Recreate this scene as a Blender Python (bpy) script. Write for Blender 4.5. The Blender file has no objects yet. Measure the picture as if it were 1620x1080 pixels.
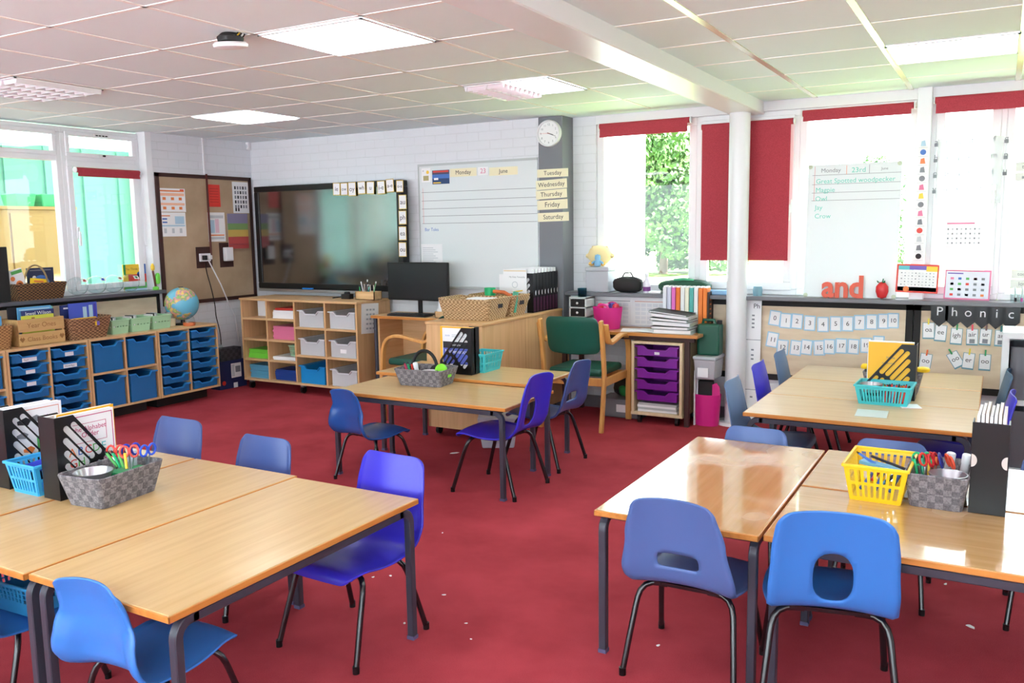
import bpy, math, random
from mathutils import Vector, Matrix
random.seed(7)
PI = math.pi
S = bpy.context.scene
COL = S.collection

# ------------------------------------------------------------------ camera
EYE = Vector((0, 0, 1.5))
FW = Vector((-0.4900, 0.8619, -0.1304))
FOC = 1355.94
YAW, PIT, ROL = -0.516911775, 0.130816097, -0.01522194
_cy, _sy = math.cos(YAW), math.sin(YAW)
FW = Vector((_sy*math.cos(PIT), _cy*math.cos(PIT), -math.sin(PIT)))
_rt = Vector((_cy, -_sy, 0)); _up = _rt.cross(FW)
RT = _rt*math.cos(ROL) + _up*math.sin(ROL)
UP = -_rt*math.sin(ROL) + _up*math.cos(ROL)
cd = bpy.data.cameras.new('camera'); cam = bpy.data.objects.new('camera', cd); COL.objects.link(cam)
cd.sensor_width = 36; cd.lens = 36*FOC/1620; cd.clip_start = 0.05; cd.clip_end = 300
M3 = Matrix((RT, UP, -FW)).transposed()
cam.matrix_world = Matrix.Translation(EYE) @ M3.to_4x4()
S.camera = cam

# ------------------------------------------------------------------ world, sun, exposure
SKY = 7.0
LAMP = 9
w = bpy.data.worlds.new('sky'); S.world = w; w.use_nodes = True
bg = w.node_tree.nodes['Background']; bg.inputs[0].default_value = (0.80, 0.94, 1.0, 1); bg.inputs[1].default_value = SKY
sd = bpy.data.lights.new('sun', 'SUN'); so = bpy.data.objects.new('sun', sd); COL.objects.link(so)
sd.energy = 60.0; sd.angle = 0.02; sd.color = (0.97, 0.97, 1.0); so.rotation_euler = Vector((0.60, -0.14, 0.78)).to_track_quat('Z', 'Y').to_euler()
S.view_settings.view_transform = 'Standard'; S.view_settings.look = 'None'
S.view_settings.exposure = 0.16; S.view_settings.gamma = 1.0; S.view_settings.use_curve_mapping = False

def px(x, y, ax, val):
    """the point of the plane ax=val (ax 'x','y','z') seen at picture position x, y"""
    d = FW + RT*((x-810)/FOC) + UP*((540-y)/FOC)
    i = 'xyz'.index(ax)
    return EYE + d*((val-EYE[i])/d[i])

# ------------------------------------------------------------------ materials
def lin(c):
    return tuple(((v/255)/12.92 if v/255 <= 0.04045 else ((v/255+0.055)/1.055)**2.4) for v in c)+(1,)
MATS = {}
def pm(name, rgb, rough=0.5, metal=0, spec=0.5, emit=None, coat=0, trans=0, ior=None):
    if name in MATS: return MATS[name]
    m = bpy.data.materials.new(name); m.use_nodes = True
    b = m.node_tree.nodes['Principled BSDF']
    b.inputs['Base Color'].default_value = lin(rgb); b.inputs['Roughness'].default_value = rough
    b.inputs['Metallic'].default_value = metal; b.inputs['Specular IOR Level'].default_value = spec
    if coat: b.inputs['Coat Weight'].default_value = coat; b.inputs['Coat Roughness'].default_value = 0.12
    if trans: b.inputs['Transmission Weight'].default_value = trans
    if ior: b.inputs['IOR'].default_value = ior
    if emit: b.inputs['Emission Color'].default_value = lin(rgb); b.inputs['Emission Strength'].default_value = emit
    MATS[name] = m; return m
def nodes(m):
    nt = m.node_tree; return nt, nt.nodes, nt.links, nt.nodes['Principled BSDF']
def coords(nt, scale=(1, 1, 1), rot=(0, 0, 0), kind='Object'):
    t = nt.nodes.new('ShaderNodeTexCoord'); mp = nt.nodes.new('ShaderNodeMapping')
    mp.inputs['Scale'].default_value = scale; mp.inputs['Rotation'].default_value = rot
    nt.links.new(t.outputs[kind], mp.inputs[0]); return mp.outputs[0]
def ramp(nt, fac, stops):
    r = nt.nodes.new('ShaderNodeValToRGB'); e = r.color_ramp.elements
    while len(e) < len(stops): e.new(0.5)
    for k, (p, c) in enumerate(stops): e[k].position = p; e[k].color = lin(c)
    nt.links.new(fac, r.inputs[0]); return r.outputs[0]
def bump(nt, h, s=0.3, d=0.01):
    b = nt.nodes.new('ShaderNodeBump'); b.inputs['Strength'].default_value = s; b.inputs['Distance'].default_value = d
    nt.links.new(h, b.inputs['Height']); return b.outputs[0]
def noise(nt, vec, scale, detail=4, rough=0.5):
    n = nt.nodes.new('ShaderNodeTexNoise'); n.inputs['Scale'].default_value = scale
    n.inputs['Detail'].default_value = detail; n.inputs['Roughness'].default_value = rough
    nt.links.new(vec, n.inputs['Vector']); return n.outputs['Fac']
def wood(name, c1, c2, rough=0.4, axis='x', scale=1.0, coat=0, c3=None):
    m = pm(name, c1, rough, coat=coat); nt, N, L, b = nodes(m)
    sc = {'x': (1.2, 22, 22), 'y': (22, 1.2, 22), 'z': (22, 22, 1.2)}[axis]
    v = coords(nt, tuple(s*scale for s in sc)); f = noise(nt, v, 1.6, 5, 0.55)
    L.new(ramp(nt, f, [(0.3, c2), (0.62, c1)]), b.inputs['Base Color']); return m
def weave(name, c1, c2, sx, sz, rough=0.8, bs=0.6):
    m = pm(name, c1, rough); nt, N, L, b = nodes(m)
    v = coords(nt, (sx, sx, sz)); ck = N.new('ShaderNodeTexChecker'); ck.inputs['Scale'].default_value = 1.0
    ck.inputs['Color1'].default_value = lin(c1); ck.inputs['Color2'].default_value = lin(c2); L.new(v, ck.inputs[0])
    v2 = coords(nt, (1, 1, 1)); f = noise(nt, v2, 160, 3)
    mx = N.new('ShaderNodeMix'); mx.data_type = 'RGBA'; mx.blend_type = 'MULTIPLY'; mx.inputs[0].default_value = 0.6
    L.new(ck.outputs[0], mx.inputs[6]); L.new(ramp(nt, f, [(0.35, (150, 150, 150)), (0.6, (255, 255, 255))]), mx.inputs[7])
    L.new(mx.outputs[2], b.inputs['Base Color']); L.new(bump(nt, ck.outputs['Fac'], bs, 0.004), b.inputs['Normal']); return m

def carpet():
    m = pm('red_carpet', (150, 30, 42), 0.95, spec=0.1); nt, N, L, b = nodes(m)
    v = coords(nt); f = noise(nt, v, 420, 3, 0.7); f2 = noise(nt, v, 2.2, 5, 0.6)
    c1 = ramp(nt, f, [(0.3, (162, 50, 62)), (0.7, (206, 86, 96))])
    c2 = ramp(nt, f2, [(0.3, (215, 205, 205)), (0.7, (255, 255, 255))])
    mx = N.new('ShaderNodeMix'); mx.data_type = 'RGBA'; mx.blend_type = 'MULTIPLY'; mx.inputs[0].default_value = 1
    L.new(c1, mx.inputs[6]); L.new(c2, mx.inputs[7])
    L.new(mx.outputs[2], b.inputs['Base Color']); L.new(bump(nt, f, 0.5, 0.004), b.inputs['Normal']); return m
def brickwall(name, rgb, axis):
    m = pm(name, rgb, 0.55); nt, N, L, b = nodes(m)
    t = N.new('ShaderNodeTexCoord'); sp = N.new('ShaderNodeSeparateXYZ'); cb = N.new('ShaderNodeCombineXYZ')
    L.new(t.outputs['Object'], sp.inputs[0]); L.new(sp.outputs[axis], cb.inputs[0]); L.new(sp.outputs['Z'], cb.inputs[1])
    br = N.new('ShaderNodeTexBrick'); br.inputs['Scale'].default_value = 1
    br.inputs['Brick Width'].default_value = 0.225; br.inputs['Row Height'].default_value = 0.075
    br.inputs['Mortar Size'].default_value = 0.004; br.inputs['Mortar Smooth'].default_value = 0.5
    k = tuple(int(v*0.965) for v in rgb)
    br.inputs['Color1'].default_value = lin(rgb); br.inputs['Color2'].default_value = lin(rgb); br.inputs['Mortar'].default_value = lin(k)
    L.new(cb.outputs[0], br.inputs[0]); L.new(br.outputs['Color'], b.inputs['Base Color'])
    inv = N.new('ShaderNodeMath'); inv.operation = 'SUBTRACT'; inv.inputs[0].default_value = 1; L.new(br.outputs['Fac'], inv.inputs[1])
    L.new(bump(nt, inv.outputs[0], 0.35, 0.006), b.inputs['Normal']); return m
def thinglass(name, tint=(255, 255, 255), refl=0.06, rough=0.02):
    m = bpy.data.materials.new(name); m.use_nodes = True; nt = m.node_tree; N = nt.nodes; L = nt.links
    N.remove(N['Principled BSDF']); o = N['Material Output']
    t = N.new('ShaderNodeBsdfTransparent'); t.inputs[0].default_value = lin(tint)
    g = N.new('ShaderNodeBsdfGlossy'); g.inputs['Roughness'].default_value = rough
    mx = N.new('ShaderNodeMixShader'); fr = N.new('ShaderNodeFresnel'); fr.inputs[0].default_value = 1.45
    ge = N.new('ShaderNodeNewGeometry'); mr = N.new('ShaderNodeMapRange'); mr.inputs['To Min'].default_value = 1.45; mr.inputs['To Max'].default_value = 1/1.45
    L.new(ge.outputs['Backfacing'], mr.inputs['Value']); L.new(mr.outputs[0], fr.inputs[0])
    L.new(fr.outputs[0], mx.inputs[0]); L.new(t.outputs[0], mx.inputs[1]); L.new(g.outputs[0], mx.inputs[2]); L.new(mx.outputs[0], o.inputs[0])
    MATS[name] = m; return m
def seethrough(name, rgb, alpha, rough=0.25):
    m = pm(name, rgb, rough); nt, N, L, b = nodes(m); b.inputs['Alpha'].default_value = alpha; return m
def tabletop(name, c1, c2, smear=False, rough=0.28):
    m = wood(name, c1, c2, rough, 'x', 1.0, coat=0.7 if smear else 0.15); nt, N, L, b = nodes(m)
    b.inputs['Specular IOR Level'].default_value = 0.5
    if smear:
        v = coords(nt, (1, 1, 1)); wv = N.new('ShaderNodeTexWave'); wv.wave_type = 'RINGS'; wv.inputs['Scale'].default_value = 1.3
        wv.inputs['Distortion'].default_value = 9; wv.inputs['Detail'].default_value = 3; wv.inputs['Detail Scale'].default_value = 0.7
        L.new(v, wv.inputs[0])
        f = noise(nt, v, 2.5, 3)
        mu = N.new('ShaderNodeMath'); mu.operation = 'MULTIPLY'; L.new(wv.outputs['Fac'], mu.inputs[0]); L.new(f, mu.inputs[1])
        rr = ramp(nt, mu.outputs[0], [(0.22, (60, 60, 60)), (0.42, (175, 175, 175))]); L.new(rr, b.inputs['Roughness'])
        old = b.inputs['Base Color'].links[0].from_socket
        fac = ramp(nt, mu.outputs[0], [(0.25, (0, 0, 0)), (0.45, (150, 150, 150))])
        mx = N.new('ShaderNodeMix'); mx.data_type = 'RGBA'; L.new(fac, mx.inputs[0]); L.new(old, mx.inputs[6]); mx.inputs[7].default_value = lin((226, 208, 184))
        L.new(mx.outputs[2], b.inputs['Base Color'])
    return m
def globe_mat():
    m = pm('globe_map', (120, 190, 215), 0.25); nt, N, L, b = nodes(m)
    v = coords(nt, (1, 1, 1)); f = noise(nt, v, 9, 4); f2 = noise(nt, v, 22, 2)
    land = ramp(nt, f2, [(0.35, (235, 200, 120)), (0.45, (120, 190, 110)), (0.55, (225, 150, 170)), (0.65, (240, 215, 110))])
    k = ramp(nt, f, [(0.5, (0, 0, 0)), (0.53, (255, 255, 255))])
    mx = N.new('ShaderNodeMix'); mx.data_type = 'RGBA'; L.new(k, mx.inputs[0]); mx.inputs[6].default_value = lin((105, 185, 215)); L.new(land, mx.inputs[7])
    L.new(mx.outputs[2], b.inputs['Base Color']); return m

WALLB = brickwall('white_painted_brick', (226, 228, 234), 'X')
WALLL = brickwall('white_painted_brick_side', (224, 226, 232), 'Y')
CARPET = carpet()
TILE = pm('ceiling_tile', (232, 246, 252), 0.9); 
_nt, _N, _L, _b = nodes(TILE); _L.new(bump(_nt, noise(_nt, coords(_nt), 150, 3), 0.12, 0.002), _b.inputs['Normal'])
WHITE = pm('white_gloss_paint', (232, 232, 236), 0.3)
UPVC = pm('white_upvc', (236, 238, 242), 0.35)
TBAR = pm('tbar', (244, 243, 242), 0.5)
TBARG = pm('shiny_tbar', (240, 242, 225), 0.22, metal=0.55)
GREYP = pm('grey_paint', (122, 124, 132), 0.6)
BLACK = pm('black_plastic', (16, 16, 18), 0.36, spec=0.4)
BLACKM = pm('black_matt', (26, 25, 26), 0.7)
BORDER = pm('black_border_paper', (30, 28, 28), 0.75)
BROWN = pm('dark_brown_border', (62, 34, 30), 0.6)
KRAFT = pm('kraft_paper', (176, 152, 124), 0.8)
_nt, _N, _L, _b = nodes(KRAFT); _L.new(ramp(_nt, noise(_nt, coords(_nt), 3, 4), [(0.3, (164, 140, 112)), (0.7, (188, 164, 136))]), _b.inputs['Base Color'])
HESS = pm('cream_backing_paper', (226, 206, 178), 0.8)
_nt, _N, _L, _b = nodes(HESS); _L.new(ramp(_nt, noise(_nt, coords(_nt, (2, 8, 8)), 2, 4), [(0.3, (214, 192, 164)), (0.7, (232, 214, 188))]), _b.inputs['Base Color'])
BEECH = wood('beech', (222, 184, 136), (206, 164, 114), 0.42, 'x')
BEECHZ = wood('beech_upright', (220, 178, 130), (204, 160, 112), 0.42, 'z')
BEECHY = wood('beech_side', (218, 176, 124), (204, 158, 106), 0.38, 'y')
TOPA = tabletop('table_laminate', (208, 176, 124), (196, 160, 106), rough=0.3)
TOPW = tabletop('table_laminate_smeared', (206, 164, 108), (190, 146, 90), True, 0.22)
TOPF = tabletop('table_laminate_pale', (218, 188, 146), (206, 172, 128), rough=0.3)
EDGE = wood('table_edge', (206, 138, 66), (184, 112, 46), 0.35, 'x')
STEEL = pm('charcoal_steel', (58, 60, 72), 0.38)
TUBE = pm('black_steel_tube', (22, 22, 26), 0.2, spec=0.7)
SILVER = pm('silver_metal', (196, 198, 204), 0.28, metal=0.9)
RED = pm('red_blind_fabric', (150, 32, 48), 0.75)
_nt, _N, _L, _b = nodes(RED); _L.new(ramp(_nt, noise(_nt, coords(_nt), 240, 2), [(0.3, (158, 42, 56)), (0.7, (184, 56, 72))]), _b.inputs['Base Color'])
PAPER = pm('paper', (240, 240, 242), 0.7)
INK = pm('ink', (40, 40, 46), 0.7)
CREAM = pm('cream_card', (240, 232, 200), 0.7)
GLASS = thinglass('window_glass')
BOWL = thinglass('clear_plastic', (244, 250, 250), rough=0.03)
SCREEN = pm('screen_glass', (8, 8, 9), 0.13, spec=1.0, ior=2.2)
GREENF = pm('green_vinyl', (16, 84, 70), 0.4)
ARMW = wood('armchair_beech', (222, 164, 92), (206, 144, 74), 0.4, 'z')
SEAG = weave('seagrass', (222, 190, 146), (164, 128, 86), 60, 90, bs=0.4)
WICK = weave('dark_wicker', (150, 106, 66), (60, 38, 24), 60, 90, 0.7, 0.8)
WICKB = weave('brown_rope', (186, 142, 104), (118, 82, 56), 50, 80)
WICKL = weave('light_wicker', (206, 160, 104), (150, 104, 58), 60, 90, 0.6, 0.8)
GREYW = weave('grey_strap_weave', (146, 142, 146), (116, 112, 118), 40, 40, 0.8, 0.5)
def col(name, rgb, rough=0.45, **k): return pm(name, rgb, rough, **k)
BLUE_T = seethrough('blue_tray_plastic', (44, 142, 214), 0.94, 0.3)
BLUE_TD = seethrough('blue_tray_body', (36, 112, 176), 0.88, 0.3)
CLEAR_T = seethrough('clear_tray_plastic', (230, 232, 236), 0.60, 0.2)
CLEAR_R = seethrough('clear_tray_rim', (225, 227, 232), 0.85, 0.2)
SKYB_T = seethrough('bright_blue_tray', (30, 145, 215), 0.95, 0.3)
PURP_T = col('purple_tray', (126, 26, 150), 0.35)
TURQ = col('turquoise_plastic', (70, 196, 204), 0.4)
LBLUE = col('light_blue_plastic', (60, 170, 226), 0.4)
YELL = col('yellow_plastic', (250, 206, 30), 0.4)
MINT = col('mint_plastic', (172, 214, 176), 0.5)
PINK = col('hot_pink_rubber', (222, 40, 140), 0.5)
LITP = bpy.data.materials.new('lit_diffuser'); LITP.use_nodes = True
_b = LITP.node_tree.nodes['Principled BSDF']; _b.inputs['Emission Color'].default_value = (0.92, 0.98, 1.0, 1); _b.inputs['Emission Strength'].default_value = LAMP

# ------------------------------------------------------------------ mesh builder
class MB:
    def __init__(s): s.v = []; s.f = []; s.m = []; s.mats = []
    def mi(s, m):
        if m not in s.mats: s.mats.append(m)
        return s.mats.index(m)
    def add(s, vs, fs, m):
        o = len(s.v); s.v += [tuple(v) for v in vs]; k = s.mi(m)
        for f in fs: s.f.append([i+o for i in f]); s.m.append(k)
        return s
    def box(s, x0, x1, y0, y1, z0, z1, m, M=None):
        vs = [Vector((x, y, z)) for z in (z0, z1) for y in (y0, y1) for x in (x0, x1)]
        if M: vs = [M @ v for v in vs]
        return s.add(vs, [(0, 2, 3, 1), (4, 5, 7, 6), (0, 1, 5, 4), (2, 6, 7, 3), (0, 4, 6, 2), (1, 3, 7, 5)], m)
    def taper(s, w0, d0, w1, d1, z0, z1, m, cx=0, cy=0):
        vs = [(cx-w0/2, cy-d0/2, z0), (cx+w0/2, cy-d0/2, z0), (cx+w0/2, cy+d0/2, z0), (cx-w0/2, cy+d0/2, z0),
              (cx-w1/2, cy-d1/2, z1), (cx+w1/2, cy-d1/2, z1), (cx+w1/2, cy+d1/2, z1), (cx-w1/2, cy+d1/2, z1)]
        return s.add(vs, [(0, 3, 2, 1), (4, 5, 6, 7), (0, 1, 5, 4), (1, 2, 6, 5), (2, 3, 7, 6), (3, 0, 4, 7)], m)
    def tube(s, pts, r, m, n=10, cap=True, rr=None):
        pts = [Vector(p) for p in pts]; up = None; rings = []
        for i, p in enumerate(pts):
            a = pts[max(0, i-1)]; b = pts[min(len(pts)-1, i+1)]; t = (b-a).normalized()
            if up is None:
                up = Vector((0, 0, 1)) if abs(t.z) < 0.9 else Vector((1, 0, 0))
            u = (up - t*up.dot(t)).normalized(); up = u; w_ = t.cross(u)
            q = rr[i] if rr else r
            rings.append([p + (u*math.cos(2*PI*k/n) + w_*math.sin(2*PI*k/n))*q for k in range(n)])
        vs = [v for R in rings for v in R]; fs = []
        for i in range(len(pts)-1):
            for k in range(n):
                a = i*n+k; b = i*n+(k+1) % n; fs.append((a, b, b+n, a+n))
        if cap: fs.append(tuple(range(n-1, -1, -1))); fs.append(tuple((len(pts)-1)*n+k for k in range(n)))
        return s.add(vs, fs, m)
    def sqtube(s, pts, a, b, m, side):
        """rectangular tube along pts; side = fixed sideways direction; a across side, b along it"""
        pts = [Vector(p) for p in pts]; sd_ = Vector(side); vs = []
        for i, p in enumerate(pts):
            t = (pts[min(len(pts)-1, i+1)]-pts[max(0, i-1)]).normalized(); n = t.cross(sd_).normalized()
            vs += [p+n*a/2+sd_*b/2, p-n*a/2+sd_*b/2, p-n*a/2-sd_*b/2, p+n*a/2-sd_*b/2]
        fs = []
        for i in range(len(pts)-1):
            for k in range(4):
                x = i*4+k; y = i*4+(k+1) % 4; fs.append((x, y, y+4, x+4))
        fs += [(3, 2, 1, 0), tuple((len(pts)-1)*4+k for k in range(4))]
        return s.add(vs, fs, m)
    def lathe(s, prof, m, c=(0, 0, 0), n=28, axis='z', sx=1, sy=1):
        vs = []; fs = []
        for (r, z) in prof:
            for k in range(n):
                a = 2*PI*k/n; p = (r*math.cos(a)*sx, r*math.sin(a)*sy, z)
                if axis == 'y': p = (p[0], p[2], p[1])
                vs.append((c[0]+p[0], c[1]+p[1], c[2]+p[2]))
        for i in range(len(prof)-1):
            for k in range(n):
                a = i*n+k; b = i*n+(k+1) % n; fs.append((a, b, b+n, a+n))
        return s.add(vs, fs, m)
    def prism(s, poly, y0, y1, m, M=None):
        """polygon in x,z extruded in y"""
        n = len(poly); vs = [Vector((x, y0, z)) for x, z in poly]+[Vector((x, y1, z)) for x, z in poly]
        if M: vs = [M @ v for v in vs]
        fs = [tuple(range(n)), tuple(range(2*n-1, n-1, -1))]+[(i, i+n, (i+1) % n+n, (i+1) % n) for i in range(n)]
        return s.add(vs, fs, m)
    def disc(s, cx, y, cz, r, m, n=24, r2=None):
        r2 = r2 or r
        return s.add([(cx+r*math.cos(2*PI*k/n), y, cz+r2*math.sin(2*PI*k/n)) for k in range(n)], [tuple(range(n))], m)
    def quad(s, x0, x1, z0, z1, y, m): return s.add([(x0, y, z0), (x1, y, z0), (x1, y, z1), (x0, y, z1)], [(0, 1, 2, 3)], m)
    def text(s, t, x, z, size, m, y, align='c', depth=0):
        vs, fs, wd = glyphs(t); k = size
        ox = x-(wd*k/2 if align == 'c' else 0)
        if depth:
            ed = {}
            for f in fs:
                for i in range(len(f)):
                    e = (f[i], f[(i+1) % len(f)]); ed[e] = 1
            n = len(vs); v2 = [(ox+a*k, y, z+b*k) for a, b in vs]+[(ox+a*k, y+depth, z+b*k) for a, b in vs]
            f2 = [tuple(f) for f in fs]+[tuple(i+n for i in reversed(f)) for f in fs]+[(a, a+n, b+n, b) for (a, b) in ed if (b, a) not in ed]
            return s.add(v2, f2, m)
        return s.add([(ox+a*k, y, z+b*k) for a, b in vs], fs, m)
    def build(s, name, parent=None, smooth=False, bevel=0, segs=1):
        me = bpy.data.meshes.new(name); me.from_pydata(s.v, [], s.f)
        for m in s.mats: me.materials.append(m)
        for p, k in zip(me.polygons, s.m): p.material_index = k
        me.update()
        if smooth:
            for p in me.polygons: p.use_smooth = True
            me.set_sharp_from_angle(angle=math.radians(42))
        o = bpy.data.objects.new(name, me); COL.objects.link(o)
        if parent: o.parent = parent
        if bevel:
            b = o.modifiers.new('bevel', 'BEVEL'); b.width = bevel; b.segments = segs; b.limit_method = 'ANGLE'
        return o
_G = {}
def glyphs(t):
    if t in _G: return _G[t]
    cu = bpy.data.curves.new('lettering', 'FONT'); cu.body = t; cu.offset = 0.03 if t == 'and' else 0.0; cu.size = 1; cu.resolution_u = 3
    ob = bpy.data.objects.new('lettering', cu); COL.objects.link(ob)
    me = bpy.data.meshes.new_from_object(ob.evaluated_get(bpy.context.evaluated_depsgraph_get()))
    vs = [(v.co.x, v.co.y) for v in me.vertices]; fs = [list(p.vertices) for p in me.polygons]
    if fs and me.polygons[0].normal.z < 0: fs = [f[::-1] for f in fs]
    wd = max([v[0] for v in vs] or [0])
    bpy.data.objects.remove(ob); bpy.data.curves.remove(cu); bpy.data.meshes.remove(me)
    _G[t] = (vs, fs, wd); return _G[t]
def plate(mb, outline, holes, x0, x1, m):
    """a board lying in the local y,z plane between x0 and x1, with holes"""
    cu = bpy.data.curves.new('plate', 'CURVE'); cu.dimensions = '2D'; cu.fill_mode = 'BOTH'
    for pl in [outline]+holes:
        sp = cu.splines.new('POLY'); sp.points.add(len(pl)-1)
        for k, (a, b) in enumerate(pl): sp.points[k].co = (a, b, 0, 1)
        sp.use_cyclic_u = True
    cu.extrude = abs(x1-x0)/2
    ob = bpy.data.objects.new('plate', cu); COL.objects.link(ob)
    me = bpy.data.meshes.new_from_object(ob.evaluated_get(bpy.context.evaluated_depsgraph_get()))
    c = (x0+x1)/2; mb.add([(c+v.co.z, v.co.x, v.co.y) for v in me.vertices], [list(p.vertices) for p in me.polygons], m)
    bpy.data.objects.remove(ob); bpy.data.curves.remove(cu); bpy.data.meshes.remove(me)
def slot(y0, z0, y1, z1, r, n=5):
    a = math.atan2(z1-z0, y1-y0); out = []
    for k in range(n+1): t = a-PI/2+PI*k/n; out.append((y1+r*math.cos(t), z1+r*math.sin(t)))
    for k in range(n+1): t = a+PI/2+PI*k/n; out.append((y0+r*math.cos(t), z0+r*math.sin(t)))
    return out

def thing(name, label, cat, loc=(0, 0, 0), rz=0, group=None):
    o = bpy.data.objects.new(name, None); COL.objects.link(o); o.empty_display_size = 0.1
    o.location = loc; o.rotation_euler = (0, 0, rz); return tag(o, label, cat, group)
def tag(o, label, cat, group=None, kind=None):
    if label: o['label'] = label
    if cat: o['category'] = cat
    if group: o['group'] = group
    if kind: o['kind'] = kind
    return o
def put(o, loc, rz=0, tilt=0): o.location = loc; o.rotation_euler = (0, tilt, rz); return o
def struct(o): o['kind'] = 'structure'; return o
def dup(root, loc=None, rz=None, label=None, group=None):
    r = root.copy(); COL.objects.link(r)
    if loc is not None: r.location = loc
    if rz is not None: r.rotation_euler = (0, 0, rz)
    if label: r['label'] = label
    if group: r['group'] = group
    for ch in list(root.children):
        c = ch.copy(); COL.objects.link(c); c.parent = r
        for g in list(ch.children):
            d = g.copy(); COL.objects.link(d); d.parent = c
    return r
FACE = {'back': 0.0, 'left': PI/2}

# ================================================================== ROOM
XL, XR, YB, YT, YW, H = -6.65, 3.0, -2.6, 6.4, 6.62, 2.4
o = MB().box(XL-0.4, XR+0.2, YB-0.2, YW+0.25, -0.12, 0, CARPET).build('floor'); struct(o)
o = MB().box(XL-0.35, XR+0.2, YB-0.2, YW+0.2, H, H+0.15, TILE).build('ceiling'); struct(o)
struct(MB().box(XR, XR+0.15, YB, YW+0.15, 0, H, WALLL).build('wall_east'))
b = MB(); b.box(XL-0.3, XR, YB-0.15, YB, 0, 0.55, WALLB); b.box(XL-0.3, XR, YB-0.15, YB, 2.33, H, WALLB); b.box(XL-0.3, -6.3, YB-0.15, YB, 0.55, 2.33, WALLB); b.box(2.7, XR, YB-0.15, YB, 0.55, 2.33, WALLB); struct(b.build('wall_rear'))
# wall with the big screen (thicker so its face is at YT)
struct(MB().box(XL-0.15, -3.355, YT, YT+0.4, 0, H, WALLB).build('wall_back'))
# left wall: noticeboard part, low wall under the windows, rest
b = MB(); b.box(XL-0.2, XL, 5.22, YT, 0, H, WALLL); b.box(XL-0.2, XL, YB, 5.22, 0, 0.97, WALLL); b.box(XL-0.2, XL, YB, 1.9, 0.97, H, WALLL)
struct(b.build('wall_left'))
# window wall on the right
b = MB(); b.box(-3.13, XR, YW-0.10, YW+0.1, 0, 0.94, WALLB); b.box(-3.13, -2.92, YW-0.04, YW+0.1, 0.94, H, WALLB)
b.box(-2.92, XR, YW-0.05, YW+0.1, 2.33, H, WHITE); b.box(1.62, XR, YW-0.04, YW+0.1, 0.94, 2.33, WALLB)
struct(b.build('wall_right'))
struct(MB().box(-3.35, -3.13, 6.38, YW, 0, H, GREYP).build('trim_1', bevel=0.004))         # grey pier
struct(MB().box(-1.79, -1.57, YB, YW-0.02, 2.31, H+0.01, WHITE).build('trim_2', bevel=0.006))  # beam
b = MB(); b.lathe([(0.0, 2.31), (0.075, 2.31), (0.075, 0.02), (0.0, 0.02)], WHITE, (-1.70, 6.41, 0), 32)
b.lathe([(0, 0.022), (0.13, 0.022), (0.14, 0), (0, 0)], WHITE, (-1.70, 6.41, 0), 32)
struct(b.build('trim_3', smooth=True))                                                    # round column
struct(MB().box(-0.535, -0.445, 6.52, YW+0.03, 0, 2.4, UPVC).build('trim_4', bevel=0.004))      # white post
# ceiling grid
b = MB()
for k in range(-1, 9):
    x = -2.391-0.6255*k
    if XL < x < -1.8: b.box(x-0.010, x+0.010, YB, YT, H-0.003, H+0.004, TBAR)
for k in range(-8, 9):
    y = 1.809+0.578*k
    if YB < y < YT: b.box(XL-0.15, -1.79, y-0.010, y+0.010, H-0.003, H+0.004, TBAR)
struct(b.build('trim_5'))
b = MB()
for k in range(0, 7):
    x = -1.205+0.6255*k; b.box(x-0.016, x+0.016, YB, YW-0.05, H-0.004, H+0.004, TBARG)
for k in range(-11, 5):
    y = 3.749+0.578*k; b.box(-1.57, XR, y-0.008, y+0.008, H-0.003, H+0.004, TBAR)
struct(b.build('trim_6'))
# skirting
struct(MB().box(-3.0, XR, YW-0.12, YW-0.1, 0, 0.1, GREYP).build('baseboard_right'))
# sill boards
struct(MB().box(-3.125, XR, 6.40, YW+0.0, 0.945, 0.975, pm('grey_sill', (110, 110, 116), 0.35)).build('trim_7', bevel=0.004))
b = MB(); b.box(XL-0.13, XL+0.11, 1.9, 5.20, 0.97, 1.0, pm('dark_sill', (88, 86, 96), 0.3)); struct(b.build('trim_8', bevel=0.004))

# ------------------------------------------------------------------ display boards
def board(name, label, x0, x1, z0, z1, face, at, mat, bm, bw=0.03, verts=(), th=0.02, bottom=True):
    """framed backing on a wall; x0..x1 is the wall coordinate"""
    w_ = x1-x0; t = thing(name, label, 'display board', ((x0+x1)/2, at, z0) if face == 'back' else (at, (x0+x1)/2, z0), FACE[face])
    h_ = z1-z0
    MB().box(-w_/2+bw*0.5, w_/2-bw*0.5, -th*0.6, 0, 0.002, h_-0.002, mat).build('backing_paper', t)
    b = MB()
    b.box(-w_/2, w_/2, -th, 0, h_-bw, h_, bm)
    if bottom: b.box(-w_/2, w_/2, -th, 0, 0, bw, bm)
    b.box(-w_/2, -w_/2+bw, -th, 0, 0, h_, bm); b.box(w_/2-bw, w_/2, -th, 0, 0, h_, bm)
    for v in verts: b.box(v-w_/2-x0-bw*0.3, v-w_/2-x0+bw*0.3, -th, 0, 0, h_, bm)
    b.build('border', t); return t
nb = board('noticeboard', 'brown paper noticeboard with a dark brown border on the left wall by the corner', 5.235, 6.37, 0.84, 2.05, 'left', XL, KRAFT, BROWN, 0.035)
pipe = MB().box(-0.007, 0.007, -0.014, 0, 0, 0.78, pm('brown_conduit', (96, 48, 44), 0.5)).build('cable_conduit')
tag(put(pipe, (XL+0.022, 5.80, 1.28), PI/2), 'thin brown conduit running down the brown noticeboard to the socket', 'conduit')
pipe = MB().box(-0.008, 0.008, -0.012, 0, 0, 0.34, WHITE).build('cable_conduit')
tag(put(pipe, (XL, 5.80, 2.055), PI/2), 'thin white conduit on the wall above the brown noticeboard', 'conduit')
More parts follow.
